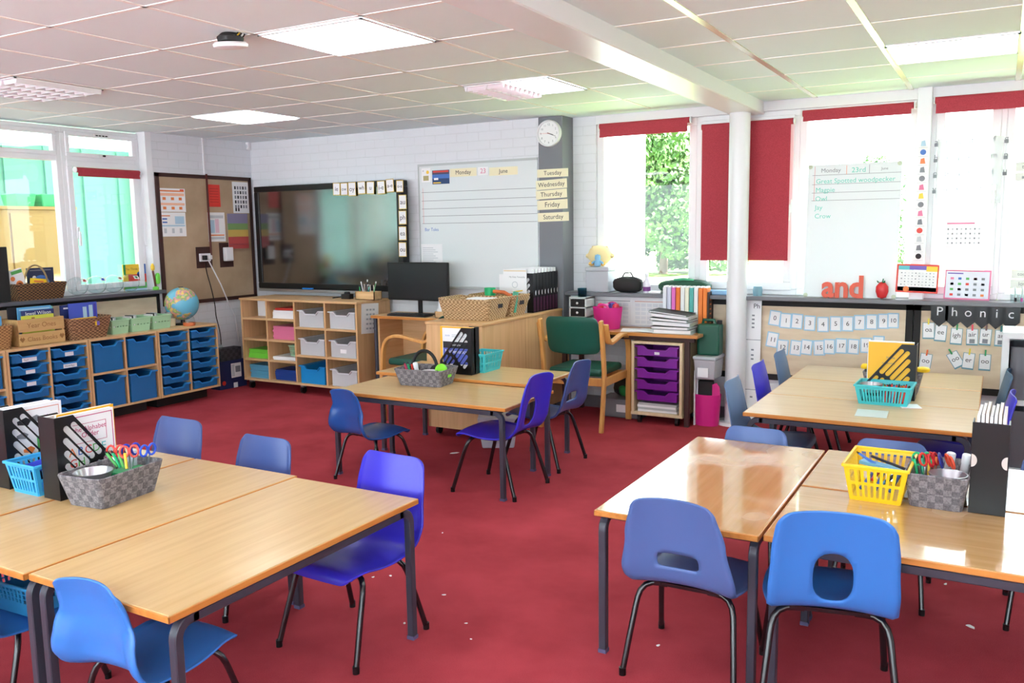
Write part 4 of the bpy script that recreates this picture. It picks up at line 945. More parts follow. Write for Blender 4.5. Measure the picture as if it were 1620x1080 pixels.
PEG = [col('yellow_peg', (236, 216, 70)), col('white_peg', (240, 240, 236)), col('green_peg', (50, 150, 90)), col('red_peg', (226, 70, 90)), col('brown_peg', (120, 90, 90)), col('teal_peg', (40, 120, 120)), col('orange_peg', (236, 110, 60))]
for (txt, x, y, tl, pg, ds, extra) in (('oa', 1469, 523, -0.03, 0, '', 0), ('ee', 1488, 527, 0.05, 1, '', 0), ('igh', 1513, 532, 0.04, 2, '', 0), ('air', 1538, 533, -0.02, 3, '', 1), ('ur', 1559, 533, 0.05, 4, '', 1), ('ar', 1583, 535, 0.02, 5, '', 1),
                                ('oo', 1464, 572, 0.12, 6, ' with an orange peg', 0), ('oo', 1512, 569, -0.55, 2, ' tilted strongly', 0), ('er', 1532, 571, 0.08, 0, '', 0), ('oo', 1558, 573, 0.02, 2, ' hanging straight with a green peg', 0)):
    def d(b, w_, h_, yy, txt=txt, extra=extra, pg=pg):
        b.quad(-w_/2+0.004, w_/2-0.004, -h_/2+0.010, h_/2-0.003, yy, PAPER); T(txt, 0.40, INK, fit=0.7, dz=-0.1 if not extra else 0.05)(b, w_, h_, yy-0.0005)
        if extra: b.quad(-0.016, 0.016, -h_*0.38, -h_*0.12, yy-0.0004, GR2)
    o = sheet('phonics_card', 'pegged white card reading "%s"%s on the cream phonics board' % (txt, ds), 'card', (x-9.5, y-13, x+9.5, y+13), 'y', YN, 'back', d, col('teal_edge', (110, 160, 176)), tl, 'pegged phonics cards', out=0.001*(int(x) % 3))
    q = MB().box(-0.005, 0.005, -0.012, 0.0, 0.045, 0.085, PEG[pg]).build('peg', o)
# white paper strip beside the column
b = MB(); b.box(-0.055, 0.055, -0.006, 0, 0, 0.94, PAPER)
for z in (0.62, 0.24): b.quad(-0.055, 0.055, z, z+0.004, -0.0065, GR2)
b.text('Ph', 0.018, 0.86, 0.05, INK, -0.0065)
for z in (0.80, 0.77, 0.74, 0.71, 0.54, 0.50, 0.47, 0.18): b.quad(-0.014, 0.006, z, z+0.012, -0.0065, GR2)
o = b.build('measuring_strip'); put(o, (-1.585, 6.46, 0.02)); o.rotation_euler = (math.radians(-1.5), 0, 0); tag(o, 'tall white measuring strip standing beside the white round column', 'strip')
# propped small whiteboard
t = thing('small_whiteboard', 'portrait whiteboard with green handwriting propped in the right window', 'whiteboard', (-0.925, 6.50, 0.976)); t.rotation_euler = (math.radians(-3), 0, 0)
w_, h_ = 0.62, 0.945
MB().box(-w_/2, w_/2, 0, 0.012, 0, h_, pm('board_white', (224, 230, 232), 0.25)).build('writing_surface', t)
b = MB()
for sx in (-1, 1):
    for z in (0.012, h_-0.012): b.lathe([(0, -0.004), (0.016, -0.003), (0.016, 0.0)], pm('corner_cap', (190, 200, 176), 0.5), (sx*(w_/2-0.014), 0, z), 12, 'y')
b.build('corner_cap', t)
b = MB(); y = -0.0008
for z in (h_-0.075, h_-0.14, h_-0.20, h_-0.255): b.quad(-w_/2+0.03, w_/2-0.004, z, z+0.0028, y, GR2)
b.quad(-w_/2+0.045, -w_/2+0.047, h_-0.255, h_-0.01, y, REDP); b.quad(-0.05, -0.047, h_-0.075, h_-0.012, y, ORG); b.quad(0.10, 0.103, h_-0.075, h_-0.012, y, GR2)
b.text('Monday', -0.155, h_-0.055, 0.042, GR2, y); b.text('23rd', 0.03, h_-0.062, 0.05, TEALM, y); b.text('June', 0.2, h_-0.052, 0.026, GR2, y)
for k, (tx, dz_) in enumerate((('Great Spotted woodpecker', 0), ('Magpie', 0), ('Owl', 0), ('Jay', 0), ('Crow', 0))): b.text(tx, -w_/2+0.055, h_-0.132-0.062*k, 0.047, TEALM, y, 'l')
b.build('handwriting', t)
b = MB(); b.text('and', 0, 0, 0.215, col('orange_red_wood', (224, 92, 66)), 0.0, depth=0.014); o = b.build('wooden_word'); put(o, (-0.965, 6.470, 0.982)); o.rotation_euler = (0, 0, 0)
o.scale = (0.92, 1, 1); tag(o, 'orange red wooden word "and" standing on the sill before the propped whiteboard', 'wooden word')
t = thing('strawberry_ornament', 'red round strawberry shaped ornament with green leaves on the sill right of the wooden word', 'ornament', (-0.70, 6.455, 0.977))
MB().lathe([(0, 0), (0.028, 0.01), (0.042, 0.05), (0.040, 0.085), (0.02, 0.112), (0, 0.118)], col('strawberry_red', (206, 40, 44), 0.35), sy=0.6).build('fruit_body', t, smooth=True)
b = MB()
for k in range(5): a = 2*PI*k/5; b.add([(0, 0, 0.118), (0.032*math.cos(a-0.3), 0.02*math.sin(a-0.3), 0.112), (0.046*math.cos(a), 0.028*math.sin(a), 0.128), (0.032*math.cos(a+0.3), 0.02*math.sin(a+0.3), 0.112)], [(0, 1, 2, 3)], col('leaf_green', (30, 110, 70)))
b.tube([(0, 0, 0.115), (0.006, 0, 0.14)], 0.004, col('leaf_green', (30, 110, 70)), 6); b.build('leaf', t)
YS = 6.49
def gridch(rows, cols_, x0=-0.42, x1=0.42, z0=-0.4, z1=0.34, ms=(GR2,), s_=0.5):
    out = []; k = 0
    for j in range(rows):
        for i in range(cols_):
            x = x0+(x1-x0)*(i+0.5)/cols_; z = z0+(z1-z0)*(j+0.5)/rows; hw = (x1-x0)/cols_*s_*0.5; hh = (z1-z0)/rows*s_*0.5; out.append((x-hw, x+hw, z-hh, z+hh, ms[(i*3+j*5) % len(ms)]))
    return out
sheet('hundred_chart', 'colour edged landscape chart with rows of small numbers leaning in the window', 'chart', (1418, 418, 1485, 463), 'y', YS, 'back',
      bars([(-0.46, 0.46, -0.44, 0.44, PAPER), (-0.46, -0.1, 0.3, 0.44, col('teal_print', (90, 190, 200))), (-0.2, 0.2, 0.31, 0.45, PURP), (0.2, 0.46, 0.26, 0.44, YELP), (-0.46, 0.46, -0.44, -0.30, BLUP), ('o', -0.25, -0.38, 0.1, ORG)]+gridch(5, 10, z0=-0.27, z1=0.24, ms=(GR2, GR1), s_=0.35)), REDP, 0.03)
sheet('sound_chart', 'pink edged chart of small pictures in rows leaning in the window above the flags', 'chart', (1494, 427, 1567, 474), 'y', YS, 'back',
      bars([(-0.47, 0.47, -0.45, 0.45, pm('pale_lilac_paper', (226, 228, 240), 0.6)), (-0.44, -0.1, 0.36, 0.40, PURP)]+gridch(4, 5, z0=-0.43, z1=0.3, ms=(REDP, GR2, BLUP, GR2, ORG, GRNP, GR2, PNKP), s_=0.42)), PNKP, 0.02)
# icon strip on the white post
def strip(b, w_, h_, y):
    n = 14; mm = [PBL, BLUP, ORG, GR2, GR2, PNKP, YELP, GR2, PNKP, GR2, REDP, GR1, GR2, INK]
    for k in range(n):
        z = h_/2-h_*(k+0.5)/n; b.quad(-w_*0.46, w_*0.46, z-h_/n*0.5, z-h_/n*0.5+0.002, y, GR1)
        if k % 3 == 1: b.disc(0, y, z, w_*0.3, mm[k], 12)
        else: b.prism([(-w_*0.26, z-0.018), (w_*0.26, z-0.018), (w_*0.14, z+0.02), (-w_*0.2, z+0.014)], y, y+0.0003, mm[k])
sheet('icon_strip', 'tall strip of small picture cards stuck on the white post in the right window', 'card strip', (1449, 220, 1465, 412), 'y', 6.519, 'back', strip)
CLP = bpy.data.materials.new('laminated_clear'); CLP.use_nodes = True; _b = CLP.node_tree.nodes['Principled BSDF']; _b.inputs['Base Color'].default_value = (0.9, 0.93, 0.94, 1); _b.inputs['Alpha'].default_value = 0.30; _b.inputs['Roughness'].default_value = 0.15
t = sheet('alphabet_poster', 'see-through laminated alphabet poster with small pictures on the right window', 'poster', (1482, 218, 1585, 322), 'y', 6.575, 'back', None, CLP)
def letters(b, w_, h_, y):
    al = ['a', 'b', 'c', 'd', 'e', 'f', 'g', 'h', 'i', 'j', 'k', 'l', 'm', 'n', 'o', 'p', 'q', 'r', 's', 't', 'u', 'v', 'w', 'x', 'y', 'z']
    for k, c in enumerate(al):
        i, j = k % 7, k//7; x = -w_/2+w_*(i+0.55)/7.0; z = h_/2-h_*(j+0.65)/4.8; b.text(c, x, z, 0.055, GR2, y)
        if i in (0, 6): b.quad(x-0.012, x+0.012, z-0.012, z+0.010, y-0.0003, GR2)
b = MB(); letters(b, 0.48, 0.50, -0.0022); b.build('lettering', t)
sheet('sound_mat', 'white sheet with a pink heading line stuck on the right window pane', 'sheet', (1491, 350, 1558, 392), 'y', 6.575, 'back', bars([(-0.4, 0.25, 0.40, 0.45, PNKP)]+gridch(4, 8, z0=-0.4, z1=0.3, ms=(GR1, GR2), s_=0.35)), pm('thin_paper', (246, 246, 250), 0.6), 0)
for (txt, r) in (('the', (1607, 256, 1640, 271)), ('and', (1606, 273, 1640, 286)), ('today', (1600, 427, 1640, 440)), ('love', (1598, 442, 1640, 456))):
    sheet('word_card', 'pale card reading "%s" stuck on the window at the right picture edge' % txt, 'card', r, 'y', 6.575, 'back', T(txt, 0.6, GR2), pm('pale_card', (226, 228, 222), 0.7), 0, 'word cards on the right window')
t = thing('marker_pot', 'clear pot of coloured marker pens on the sill at the right picture edge', 'pot', (0.13, 6.47, 0.976))
MB().lathe([(0.0, 0.0), (0.055, 0.0), (0.06, 0.09), (0.057, 0.09), (0.052, 0.004), (0, 0.004)], BOWL, n=24).build('pot_body', t, smooth=True)
for k, c in enumerate(((60, 190, 80), (60, 90, 210), (226, 60, 80), (40, 40, 44), (226, 70, 160))):
    a = 2*PI*k/5; b = MB(); b.tube([(0.03*math.cos(a), 0.03*math.sin(a), 0.006), (0.04*math.cos(a), 0.04*math.sin(a), 0.10)], 0.006, WHITE, 8); b.tube([(0.03*math.cos(a), 0.03*math.sin(a), 0.006), (0.0325*math.cos(a), 0.0325*math.sin(a), 0.03)], 0.007, col('pen_cap%d' % k, c), 8)
    o = b.build('marker_pen', smooth=True); o.location = (0.13, 6.47, 0.976); tag(o, 'marker pen with a %s cap in the clear pot' % ('green', 'blue', 'red', 'black', 'pink')[k], 'pen', 'marker pens in the clear pot')

# ================================================================== WHITE SHELF UNIT at the right
t = thing('white_shelf_unit', 'white open shelf unit with grey fabric boxes at the right picture edge', 'shelf unit', (0.44, 5.62, 0)); w_, h_, d_ = 0.80, 0.87, 0.36
SHW = pm('white_laminate', (216, 222, 224), 0.5)
MB().box(-w_/2, w_/2, -0.01, d_, h_-0.035, h_, SHW).build('top_panel', t)
for s_ in (-1, 1): MB().box(s_*w_/2-(0.035 if s_ > 0 else 0), s_*w_/2+(0.035 if s_ < 0 else 0), 0, d_, 0, h_-0.035, SHW).build('side_panel', t)
MB().box(-0.015, 0.015, 0, d_, 0.05, h_-0.035, SHW).build('divider', t)
for z in (0.05, 0.45): MB().box(-w_/2+0.035, w_/2-0.035, 0, d_, z, z+0.03, SHW).build('shelf', t)
MB().box(-w_/2+0.035, w_/2-0.035, d_-0.01, d_-0.002, 0.08, h_-0.035, SHW).build('back_panel', t)
GF = pm('grey_felt', (112, 114, 120), 0.95)
for (x, z, hh, nm) in ((-0.19, 0.081, 0.33, 'lower left'), (-0.19, 0.481, 0.30, 'upper left'), (0.19, 0.081, 0.33, 'lower right'), (0.19, 0.481, 0.30, 'upper right')):
    o = open_basket('fabric_box', 'grey felt storage box in the %s cell of the white shelf unit' % nm, (0.44+x, 5.62+0.175, z), 0, 0.33, 0.32, 0.335, 0.325, hh, GF, cat='box', group='grey felt boxes')

# ================================================================== MIDDLE CABINET
KX0, KX1, KY0, KY1, KH = -3.62, -3.14, 5.10, 6.37, 0.84
t = thing('wooden_cabinet', 'long low beech cabinet standing between the middle tables and the computer desk', 'cabinet', ((KX0+KX1)/2, KY0, 0)); w_ = KX1-KX0; L_ = KY1-KY0
MB().box(-w_/2-0.008, w_/2+0.008, -0.008, L_, KH-0.02, KH, BEECHY).build('top_panel', t, bevel=0.003)
MB().box(-w_/2, w_/2, 0, 0.018, 0.06, KH-0.02, BEECHZ).build('end_panel', t); MB().box(-w_/2, w_/2, L_-0.018, L_, 0.06, KH-0.02, BEECHZ).build('end_panel', t)
MB().box(w_/2-0.014, w_/2-0.002, 0.0185, L_/2-0.001, 0.06, KH-0.02, BEECHZ).build('back_panel', t); MB().box(w_/2-0.014, w_/2-0.002, L_/2+0.001, L_-0.0185, 0.06, KH-0.02, BEECHZ).build('back_panel', t)
for z in (0.06, 0.32, 0.57): MB().box(-w_/2+0.01, w_/2-0.015, 0.0185, L_-0.0185, z, z+0.018, BEECHY).build('shelf', t)
MB().box(-w_/2+0.01, w_/2-0.015, L_/2-0.009, L_/2+0.009, 0.08, KH-0.02, BEECHZ).build('divider', t)
for sx in (-1, 1):
    for y in (0.05, L_-0.05): MB().tube([(sx*(w_/2-0.06)-0.012, y, 0.03), (sx*(w_/2-0.06)+0.012, y, 0.03)], 0.03, BLACK, 14).build('castor', t)
C1 = Vector((-3.42, 5.33, KH)); 
open_basket('seagrass_basket', 'large woven seagrass basket nearest the camera on the wooden cabinet', (-3.385, 5.40, KH+0.001), 0.0, 0.39, 0.27, 0.46, 0.34, 0.135, SEAG, 0.01, curve=0.022, handle=(0.07, 0.03, 0.10, DARKIN))
open_basket('seagrass_basket', 'second woven seagrass basket behind the first on the wooden cabinet', (-3.36, 5.72, KH+0.001), 0.0, 0.34, 0.22, 0.42, 0.28, 0.135, SEAG, 0.01, curve=0.022, handle=(0.07, 0.03, 0.10, DARKIN))
o = MB().box(-0.11, 0.11, -0.07, 0.07, 0.0, 0.11, PAPER).build('paper_pile', bevel=0.02, segs=3); put(o, (-3.33, 5.42, KH+0.046), 0.0); tag(o, 'white paper pile rising out of the nearer seagrass basket', 'paper')
t = thing('green_beaker', 'green plastic beaker standing in the rear seagrass basket', 'cup', (-3.43, 5.70, KH+0.008)); MB().lathe([(0, 0), (0.036, 0), (0.045, 0.2), (0.042, 0.2), (0.033, 0.005), (0, 0.005)], col('green_beaker', (30, 176, 110), 0.35)).build('beaker_body', t, smooth=True)
o = MB().tube([(-0.09, 0, 0), (0.0, 0, 0.012), (0.07, 0, -0.008)], 0.014, col('rust_orange', (206, 104, 52), 0.5)).build('orange_brush', smooth=True); put(o, (-3.30, 5.69, KH+0.165), 0.1, 0.2); tag(o, 'rust orange tool lying across the rear seagrass basket', 'tool')
o = MB().box(-0.02, 0.02, -0.012, 0.012, 0, 0.16, col('sea_green', (80, 170, 140), 0.5)).build('green_folder', bevel=0.004); put(o, (-3.19, 5.64, KH+0.03), 0, 0.15); tag(o, 'green slim box sticking up at the right end of the rear seagrass basket', 'box')

def mag_holder(label, loc, rz, books, L_=0.24, W_=0.095, Hh=0.31, group='black magazine holders', simple=False):
    """spine at local y=0 facing -y, open towards +y"""
    t = thing('magazine_holder', label, 'magazine holder', loc, rz, group); lo = 0.085
    out = [(0, 0), (L_, 0), (L_, lo), (0.075, Hh), (0, Hh)]
    dx, dz = L_-0.075, lo-Hh; n = math.hypot(dx, dz); dx /= n; dz /= n
    holes = []
    for (sy, sz, ln) in ((0.075, 0.272, 0.155), (0.045, 0.262, 0.155), (0.040, 0.218, 0.125), (0.040, 0.170, 0.098), (0.040, 0.122, 0.066), (0.040, 0.074, 0.03)): holes.append(slot(sy, sz, sy+dx*ln, sz+dz*ln, 0.0122))
    for (sy, sz, ln) in ((0.075, 0.272, 0.155), (0.045, 0.262, 0.155), (0.040, 0.218, 0.125)):
        a = ln+0.040; y_, z_ = sy+dx*a, sz+dz*a
        for q in (0.045, 0.03, 0.012):
            if z_+dz*q > 0.03 and y_+dx*q < L_-0.02: holes.append(slot(y_, z_, y_+dx*q, z_+dz*q, 0.010)); break
    holes = [h for h in holes if all(0.012 < z and y < L_-0.008 for y, z in h)]
    if simple: holes = holes[:5]
    for s_ in (-1, 1):
        b = MB(); plate(b, out, holes, s_*W_/2-0.002, s_*W_/2+0.002, BLACK); b.build('side_panel', t)
    MB().box(-W_/2, W_/2, 0, 0.004, 0, Hh, BLACK).box(-W_/2, W_/2, 0.004, L_, 0, 0.004, BLACK).box(-W_/2, W_/2, L_-0.004, L_, 0, lo*0.8, BLACK).build('spine', t, bevel=0.004 if simple else 0.001, segs=2)
    if simple:
        q = MB(); q.add([(W_/2-0.011*math.cos(-PI/2+PI*k/10), -0.0006, 0.155+0.02*math.sin(-PI/2+PI*k/10)) for k in range(11)], [tuple(range(11))], PAPER); q.build('finger_notch', t)
        MB().quad(-W_/2+0.006, W_/2-0.006, 0.01, 0.12, -0.0005, pm('plum_label', (70, 26, 58), 0.3)).build('spine_label', t)
    M = Matrix.Translation(loc) @ Matrix.Rotation(rz, 4, 'Z')
    for (x, th_, wd, ht, y0, cover, draw, lab) in books:
        b = MB(); b.box(x-th_/2+0.0008, x+th_/2-0.0008, y0, y0+wd-0.002, 0.0005, ht-0.001, PAPER)
        for s_ in (-1, 1): b.box(x+s_*(th_/2-0.0004)-0.0005, x+s_*(th_/2-0.0004)+0.0005, y0, y0+wd, 0, ht, cover)
        if draw: draw(b, x+th_/2+0.0008, y0, wd, ht)
        o = b.build('workbook'); o.location = M @ Vector((0, 0, 0.006)); o.rotation_euler = (0, 0, rz); tag(o, lab, 'book', 'workbooks in the magazine holders')
    return t
def sq(b, x, y0, y1, z0, z1, m): b.add([(x, y0, z0), (x, y1, z0), (x, y1, z1), (x, y0, z1)], [(0, 1, 2, 3)], m)
def ytext(b, x, t_, yc, z, size, m, flip=1):
    vs, fs, wd = glyphs(t_); b.add([(x, yc+flip*(a-wd/2)*size, z+c*size) for a, c in vs], fs, m)
MAG = col('magenta_print', (190, 40, 110))
def alpha_cover(b, x, y0, w_, h_):
    for (a, c, e, f) in ((0.03, 0.97, 0.955, 0.965), (0.955, 0.97, 0.2, 0.965), (0.2, 0.84, 0.86, 0.866), (0.2, 0.84, 0.62, 0.626), (0.83, 0.84, 0.62, 0.866)): sq(b, x+0.0003, y0+a*w_, y0+c*w_, e*h_, f*h_, MAG)
    ytext(b, x+0.0006, 'the Alphabet', y0+0.52*w_, 0.77*h_, 0.026, MAG); ytext(b, x+0.0006, 'Order', y0+0.52*w_, 0.69*h_, 0.028, MAG)
    cs = [ORG, BLUP, REDP, GRNP, col('teal_print', (90, 190, 200)), PURP, PNKP]
    for j, row in enumerate(('ABCDE', 'GHIJKY', 'MNOPQ', 'STUVW')):
        for i, c in enumerate(row): ytext(b, x+0.0006, c, y0+(0.16+0.15*i)*w_, (0.48-0.14*j)*h_, 0.045, cs[(i+j*2) % 7])
def draw_cover(b, x, y0, w_, h_):
    for (a, c, e, f) in ((0.03, 0.95, 0.945, 0.955), (0.94, 0.95, 0.1, 0.955)): sq(b, x+0.0003, y0+a*w_, y0+c*w_, e*h_, f*h_, col('coral_print', (214, 130, 110)))
    for (a, e, s_, m) in ((0.3, 0.8, 0.06, INK), (0.5, 0.82, 0.05, GR2), (0.7, 0.8, 0.05, PURP), (0.86, 0.74, 0.04, ORG), (0.25, 0.62, 0.05, GR2), (0.35, 0.42, 0.05, ORG)): b.add([(x+0.0004, y0+a*w_+s_*0.5*math.cos(q), e*h_+s_*0.3*math.sin(q)) for q in (0.2, 1.3, 2.8, 3.6, 5.2)], [(0, 1, 2, 3, 4)], m)
    sq(b, x+0.0005, y0+0.5*w_, y0+0.8*w_, 0.3*h_, 0.58*h_, GRNP)
def yellow_cover(b, x, y0, w_, h_):
    ytext(b, x+0.0003, 'Name', y0+0.45*w_, 0.6*h_, 0.018, GR2); ytext(b, x+0.0003, 'Handwriting', y0+0.55*w_, 0.5*h_, 0.014, GR2)
def maths_cover(b, x, y0, w_, h_):
    sq(b, x+0.0003, y0+0.02*w_, y0+0.98*w_, 0.55*h_, 0.70*h_, INK); sq(b, x+0.0004, y0+0.02*w_, y0+0.98*w_, 0.2*h_, 0.56*h_, col('maths_blue', (92, 104, 196)))
    ytext(b, x+0.0008, 'Mathematics', y0+0.5*w_, 0.46*h_, 0.038, PAPER); ytext(b, x+0.0008, 'Teaching for mastery', y0+0.5*w_, 0.63*h_, 0.017, PAPER); ytext(b, x+0.0006, '>>>', y0+0.78*w_, 0.80*h_, 0.03, PBL)
YB_ = col('amber_cover', (250, 190, 40)); PC = PAPER
TZ = 0.5305
mag_holder('black magazine holder with alphabet workbooks beside the big grey woven basket', (-3.01, 1.83, TZ), 0.0, [(-0.03, 0.014, 0.225, 0.30, 0.01, PC, None, 'white workbook at the back of the alphabet magazine holder'), (-0.005, 0.016, 0.235, 0.305, 0.04, YB_, None, 'amber edged workbook behind the alphabet book'), (0.025, 0.02, 0.215, 0.30, 0.035, PC, alpha_cover, 'white workbook with colourful alphabet letters and magenta title')], 0.25)
mag_holder('black magazine holder with drawing workbooks at the left picture edge', (-3.33, 1.83, TZ), 0.0, [(-0.025, 0.02, 0.21, 0.30, 0.02, PC, None, 'white workbook at the back of the left edge magazine holder'), (0.02, 0.024, 0.225, 0.30, 0.02, PC, draw_cover, 'white workbook with small scribbled pictures in the left edge holder')], 0.25)
RZX = PI/2   # local +y points to world -x
mag_holder('black magazine holder with maths books on the middle tables', (-2.97, 4.735, 0.551), RZX, [(0.02, 0.016, 0.225, 0.30, 0.02, PC, None, 'white workbook at the front of the maths magazine holder'), (-0.005, 0.02, 0.265, 0.305, 0.0, YB_, None, 'yellow edged workbook in the maths magazine holder')], 0.25)
b = MB(); x = 0
o = MB(); o.box(-0.105, 0.105, -0.004, 0, 0, 0.298, PAPER)
maths = MB(); maths.box(-0.105, 0.105, 0, 0.006, 0, 0.298, PAPER)
maths.quad(-0.1, 0.1, 0.165, 0.208, -0.0004, INK); maths.quad(-0.1, 0.1, 0.06, 0.165, -0.0004, col('maths_blue', (92, 104, 196))); maths.text('Mathematics', -0.0, 0.132, 0.034, PAPER, -0.0008); maths.text('Teaching for', 0.0, 0.182, 0.016, PAPER, -0.0008)
maths.text('>>>', -0.065, 0.24, 0.022, BLUP, -0.0008); maths.quad(-0.03, 0.07, 0.24, 0.245, -0.0005, GR1); maths.quad(-0.03, 0.04, 0.252, 0.256, -0.0005, GR1)
maths = maths.build('workbook'); put(maths, (-3.10, 4.700, 0.556)); tag(maths, 'white and blue workbook titled "Mathematics" in the middle tables holder', 'book', 'workbooks in the magazine holders')
mag_holder('black magazine holder with yellow books on the far right tables', (-0.365, 5.14, TZ), RZX, [(-0.02, 0.02, 0.23, 0.305, 0.02, PC, None, 'white workbook at the back of the yellow book holder')], 0.255)
yb = MB(); yb.box(-0.115, 0.115, 0.002, 0.028, 0.001, 0.315, PAPER).box(-0.115, 0.115, 0, 0.002, 0, 0.31, YB_).text('Name', 0.0, 0.22, 0.018, GR2, -0.0006); yb.text('Handwriting', -0.01, 0.19, 0.013, GR2, -0.0006)
yb = yb.build('workbook'); put(yb, (-0.495, 5.098, TZ+0.006)); tag(yb, 'amber yellow workbook seen through the slots of the far right holder', 'book', 'workbooks in the magazine holders')
mag_holder('black magazine holder standing with its plain spine to the camera at right', (0.005, 3.175, TZ), -0.03, [((-0.038+k*0.0125), 0.009, 0.21, 0.325+0.006*(k % 3), 0.014, [PAPER, PAPER, pm('buff_cover', (226, 214, 196), 0.7)][k % 3], None, 'thin white workbook standing %s in the right front magazine holder' % ['leftmost', 'second from the left', 'third from the left', 'in the middle', 'third from the right', 'second from the right', 'rightmost'][k]) for k in range(7)], 0.24, 0.105)
WH = ['nearest the camera', 'second', 'third', 'fourth', 'fifth', 'sixth', 'seventh', 'farthest back']
for k in range(8):
    mag_holder('black magazine holder on the wooden cabinet, %s of the row' % WH[k], (-3.165, 5.94+0.054*k, KH+0.001), RZX, [(0.0, 0.026, 0.23, 0.335, 0.012, PAPER, None, 'white papers in the black holder on the cabinet, %s of the row' % WH[k])], 0.25, 0.045, 0.31, 'black holders in a row on the cabinet', True)
b = MB(); b.box(-0.105, 0.105, 0, 0.006, 0, 0.34, PAPER); b.text('My Daily Timetable', 0.02, 0.275, 0.018, GR2, -0.0004); b.disc(0, -0.0004, 0.22, 0.026, GR1, 20); b.disc(0, -0.0006, 0.22, 0.021, PAPER, 20); b.add([(-0.03, -0.0005, 0.165), (0.07, -0.0005, 0.18), (0.07, -0.0005, 0.172), (0.0, -0.0005, 0.160)], [(0, 1, 2, 3)], YELP); b.quad(-0.1, 0.1, 0.325, 0.333, -0.0005, col('tan_print', (224, 200, 160)))
o = b.build('white_folder'); put(o, (-3.32, 5.900, KH+0.001)); tag(o, 'white folder with a grey ring and yellow swoosh before the black holders', 'folder')
o = MB().box(-0.005, 0.10, 0, 0.006, 0, 0.30, PAPER).build('white_folder'); put(o, (-3.46, 5.905, KH+0.001)); tag(o, 'plain white folder showing left of the ringed folder on the cabinet', 'folder')
b = MB(); b.taper(0.22, 0.16, 0.28, 0.22, 0, 0.22, col('grey_plastic_bin', (196, 194, 206), 0.5)); o = b.build('plastic_bin', bevel=0.01, segs=2); put(o, (-2.98, 5.03, 0), 0.5); tag(o, 'pale grey plastic bin on the floor behind the royal blue chair with the hole', 'bin')

# ================================================================== COMPUTER DESK
DX0, DX1, DY0, DY1, DH = -4.84, -3.66, 5.98, 6.38, 0.755
t = thing('computer_desk', 'wooden computer desk against the back wall under the monitor', 'desk', ((DX0+DX1)/2, DY0, 0)); w_ = DX1-DX0
MB().box(-w_/2, w_/2, 0, DY1-DY0, DH-0.025, DH, BEECH).build('desk_top', t, bevel=0.004); MB().box(-w_/2, w_/2, -0.004, 0.0, DH-0.024, DH-0.002, EDGE).build('edge_band', t)
MB().box(-w_/2+0.06, w_/2-0.02, DY1-DY0-0.03, DY1-DY0-0.012, 0.18, DH-0.025, BEECH).build('modesty_panel', t)
MB().box(-w_/2+0.05, -w_/2+0.07, 0.03, DY1-DY0-0.03, 0.02, DH-0.026, BEECHY).build('side_panel', t)
for x in (-w_/2+0.03, w_/2-0.04): MB().tube([(x, 0.03, 0), (x, 0.03, DH-0.026)], 0.019, STEEL, 12).build('leg', t, smooth=True)
t = thing('monitor', 'black computer monitor on the computer desk left of the seagrass baskets', 'monitor', (-4.44, 6.14, DH))
MB().box(-0.325, 0.325, 0, 0.03, 0.13, 0.465, BLACK).build('housing', t, bevel=0.006); MB().quad(-0.31, 0.31, 0.15, 0.45, -0.0008, pm('dark_display', (20, 22, 26), 0.3)).build('display', t)
b = MB(); b.box(-0.02, 0.02, 0.03, 0.05, 0.004, 0.3, BLACK); b.box(-0.11, 0.11, -0.05, 0.12, 0, 0.008, BLACK); b.build('stand', t, bevel=0.003)
b = MB(); b.box(-0.2, 0.2, -0.065, 0.065, 0, 0.018, BLACKM)
for r_ in range(4):
    for c in range(14): b.box(-0.19+c*0.027, -0.168+c*0.027, -0.052+r_*0.028, -0.030+r_*0.028, 0.018, 0.022, BLACK)
o = b.build('keyboard'); put(o, (-4.47, 6.06, DH)); tag(o, 'black keyboard on the computer desk before the monitor', 'keyboard')
t = thing('card_box', 'small beech box of sound cards reading "mh" on the computer desk', 'box', (-4.08, 6.03, DH+0.001))
b = MB(); b.box(-0.085, 0.085, -0.03, -0.022, 0, 0.055, BEECH); b.box(-0.085, 0.085, 0.022, 0.03, 0, 0.07, BEECH); b.box(-0.085, -0.077, -0.03, 0.03, 0, 0.055, BEECH); b.box(0.077, 0.085, -0.03, 0.03, 0, 0.055, BEECH); b.box(-0.085, 0.085, -0.03, 0.03, 0, 0.006, BEECH); b.build('box_body', t)
for k, (x, wd, ht, tx) in enumerate(((0.02, 0.085, 0.10, 'mh'), (-0.055, 0.05, 0.075, ''), (0.0, 0.14, 0.155, ''))):
    b = MB(); y = -0.015+0.014*k; b.box(x-wd/2, x+wd/2, y, y+0.002, 0.008, ht, GOLD if k == 0 else PAPER); b.quad(x-wd/2+0.004, x+wd/2-0.004, 0.012, ht-0.004, y-0.0004, PAPER)
    if tx: b.text(tx, x, ht-0.05, 0.05, INK, y-0.0008)
    o = b.build('sound_card'); o.location = (-4.08, 6.03, DH+0.001); tag(o, ['gold edged card reading "mh" in the small beech box', 'short white card at the left of the small beech box', 'tall white card at the back of the small beech box'][k], 'card', 'cards in the small beech box')
t = thing('pen_box', 'square beech pot crammed with brushes and pens at the right end of the pigeonhole unit', 'pen pot', (-4.98, 6.13, 0.881))
b = MB()
for (x0, x1, y0, y1) in ((-0.11, 0.11, -0.055, -0.047), (-0.11, 0.11, 0.047, 0.055), (-0.11, -0.102, -0.055, 0.055), (0.102, 0.11, -0.055, 0.055)): b.box(x0, x1, y0, y1, 0, 0.075, BEECH)
b.box(-0.11, 0.11, -0.055, 0.055, 0, 0.006, BEECH); b.build('pot_body', t)
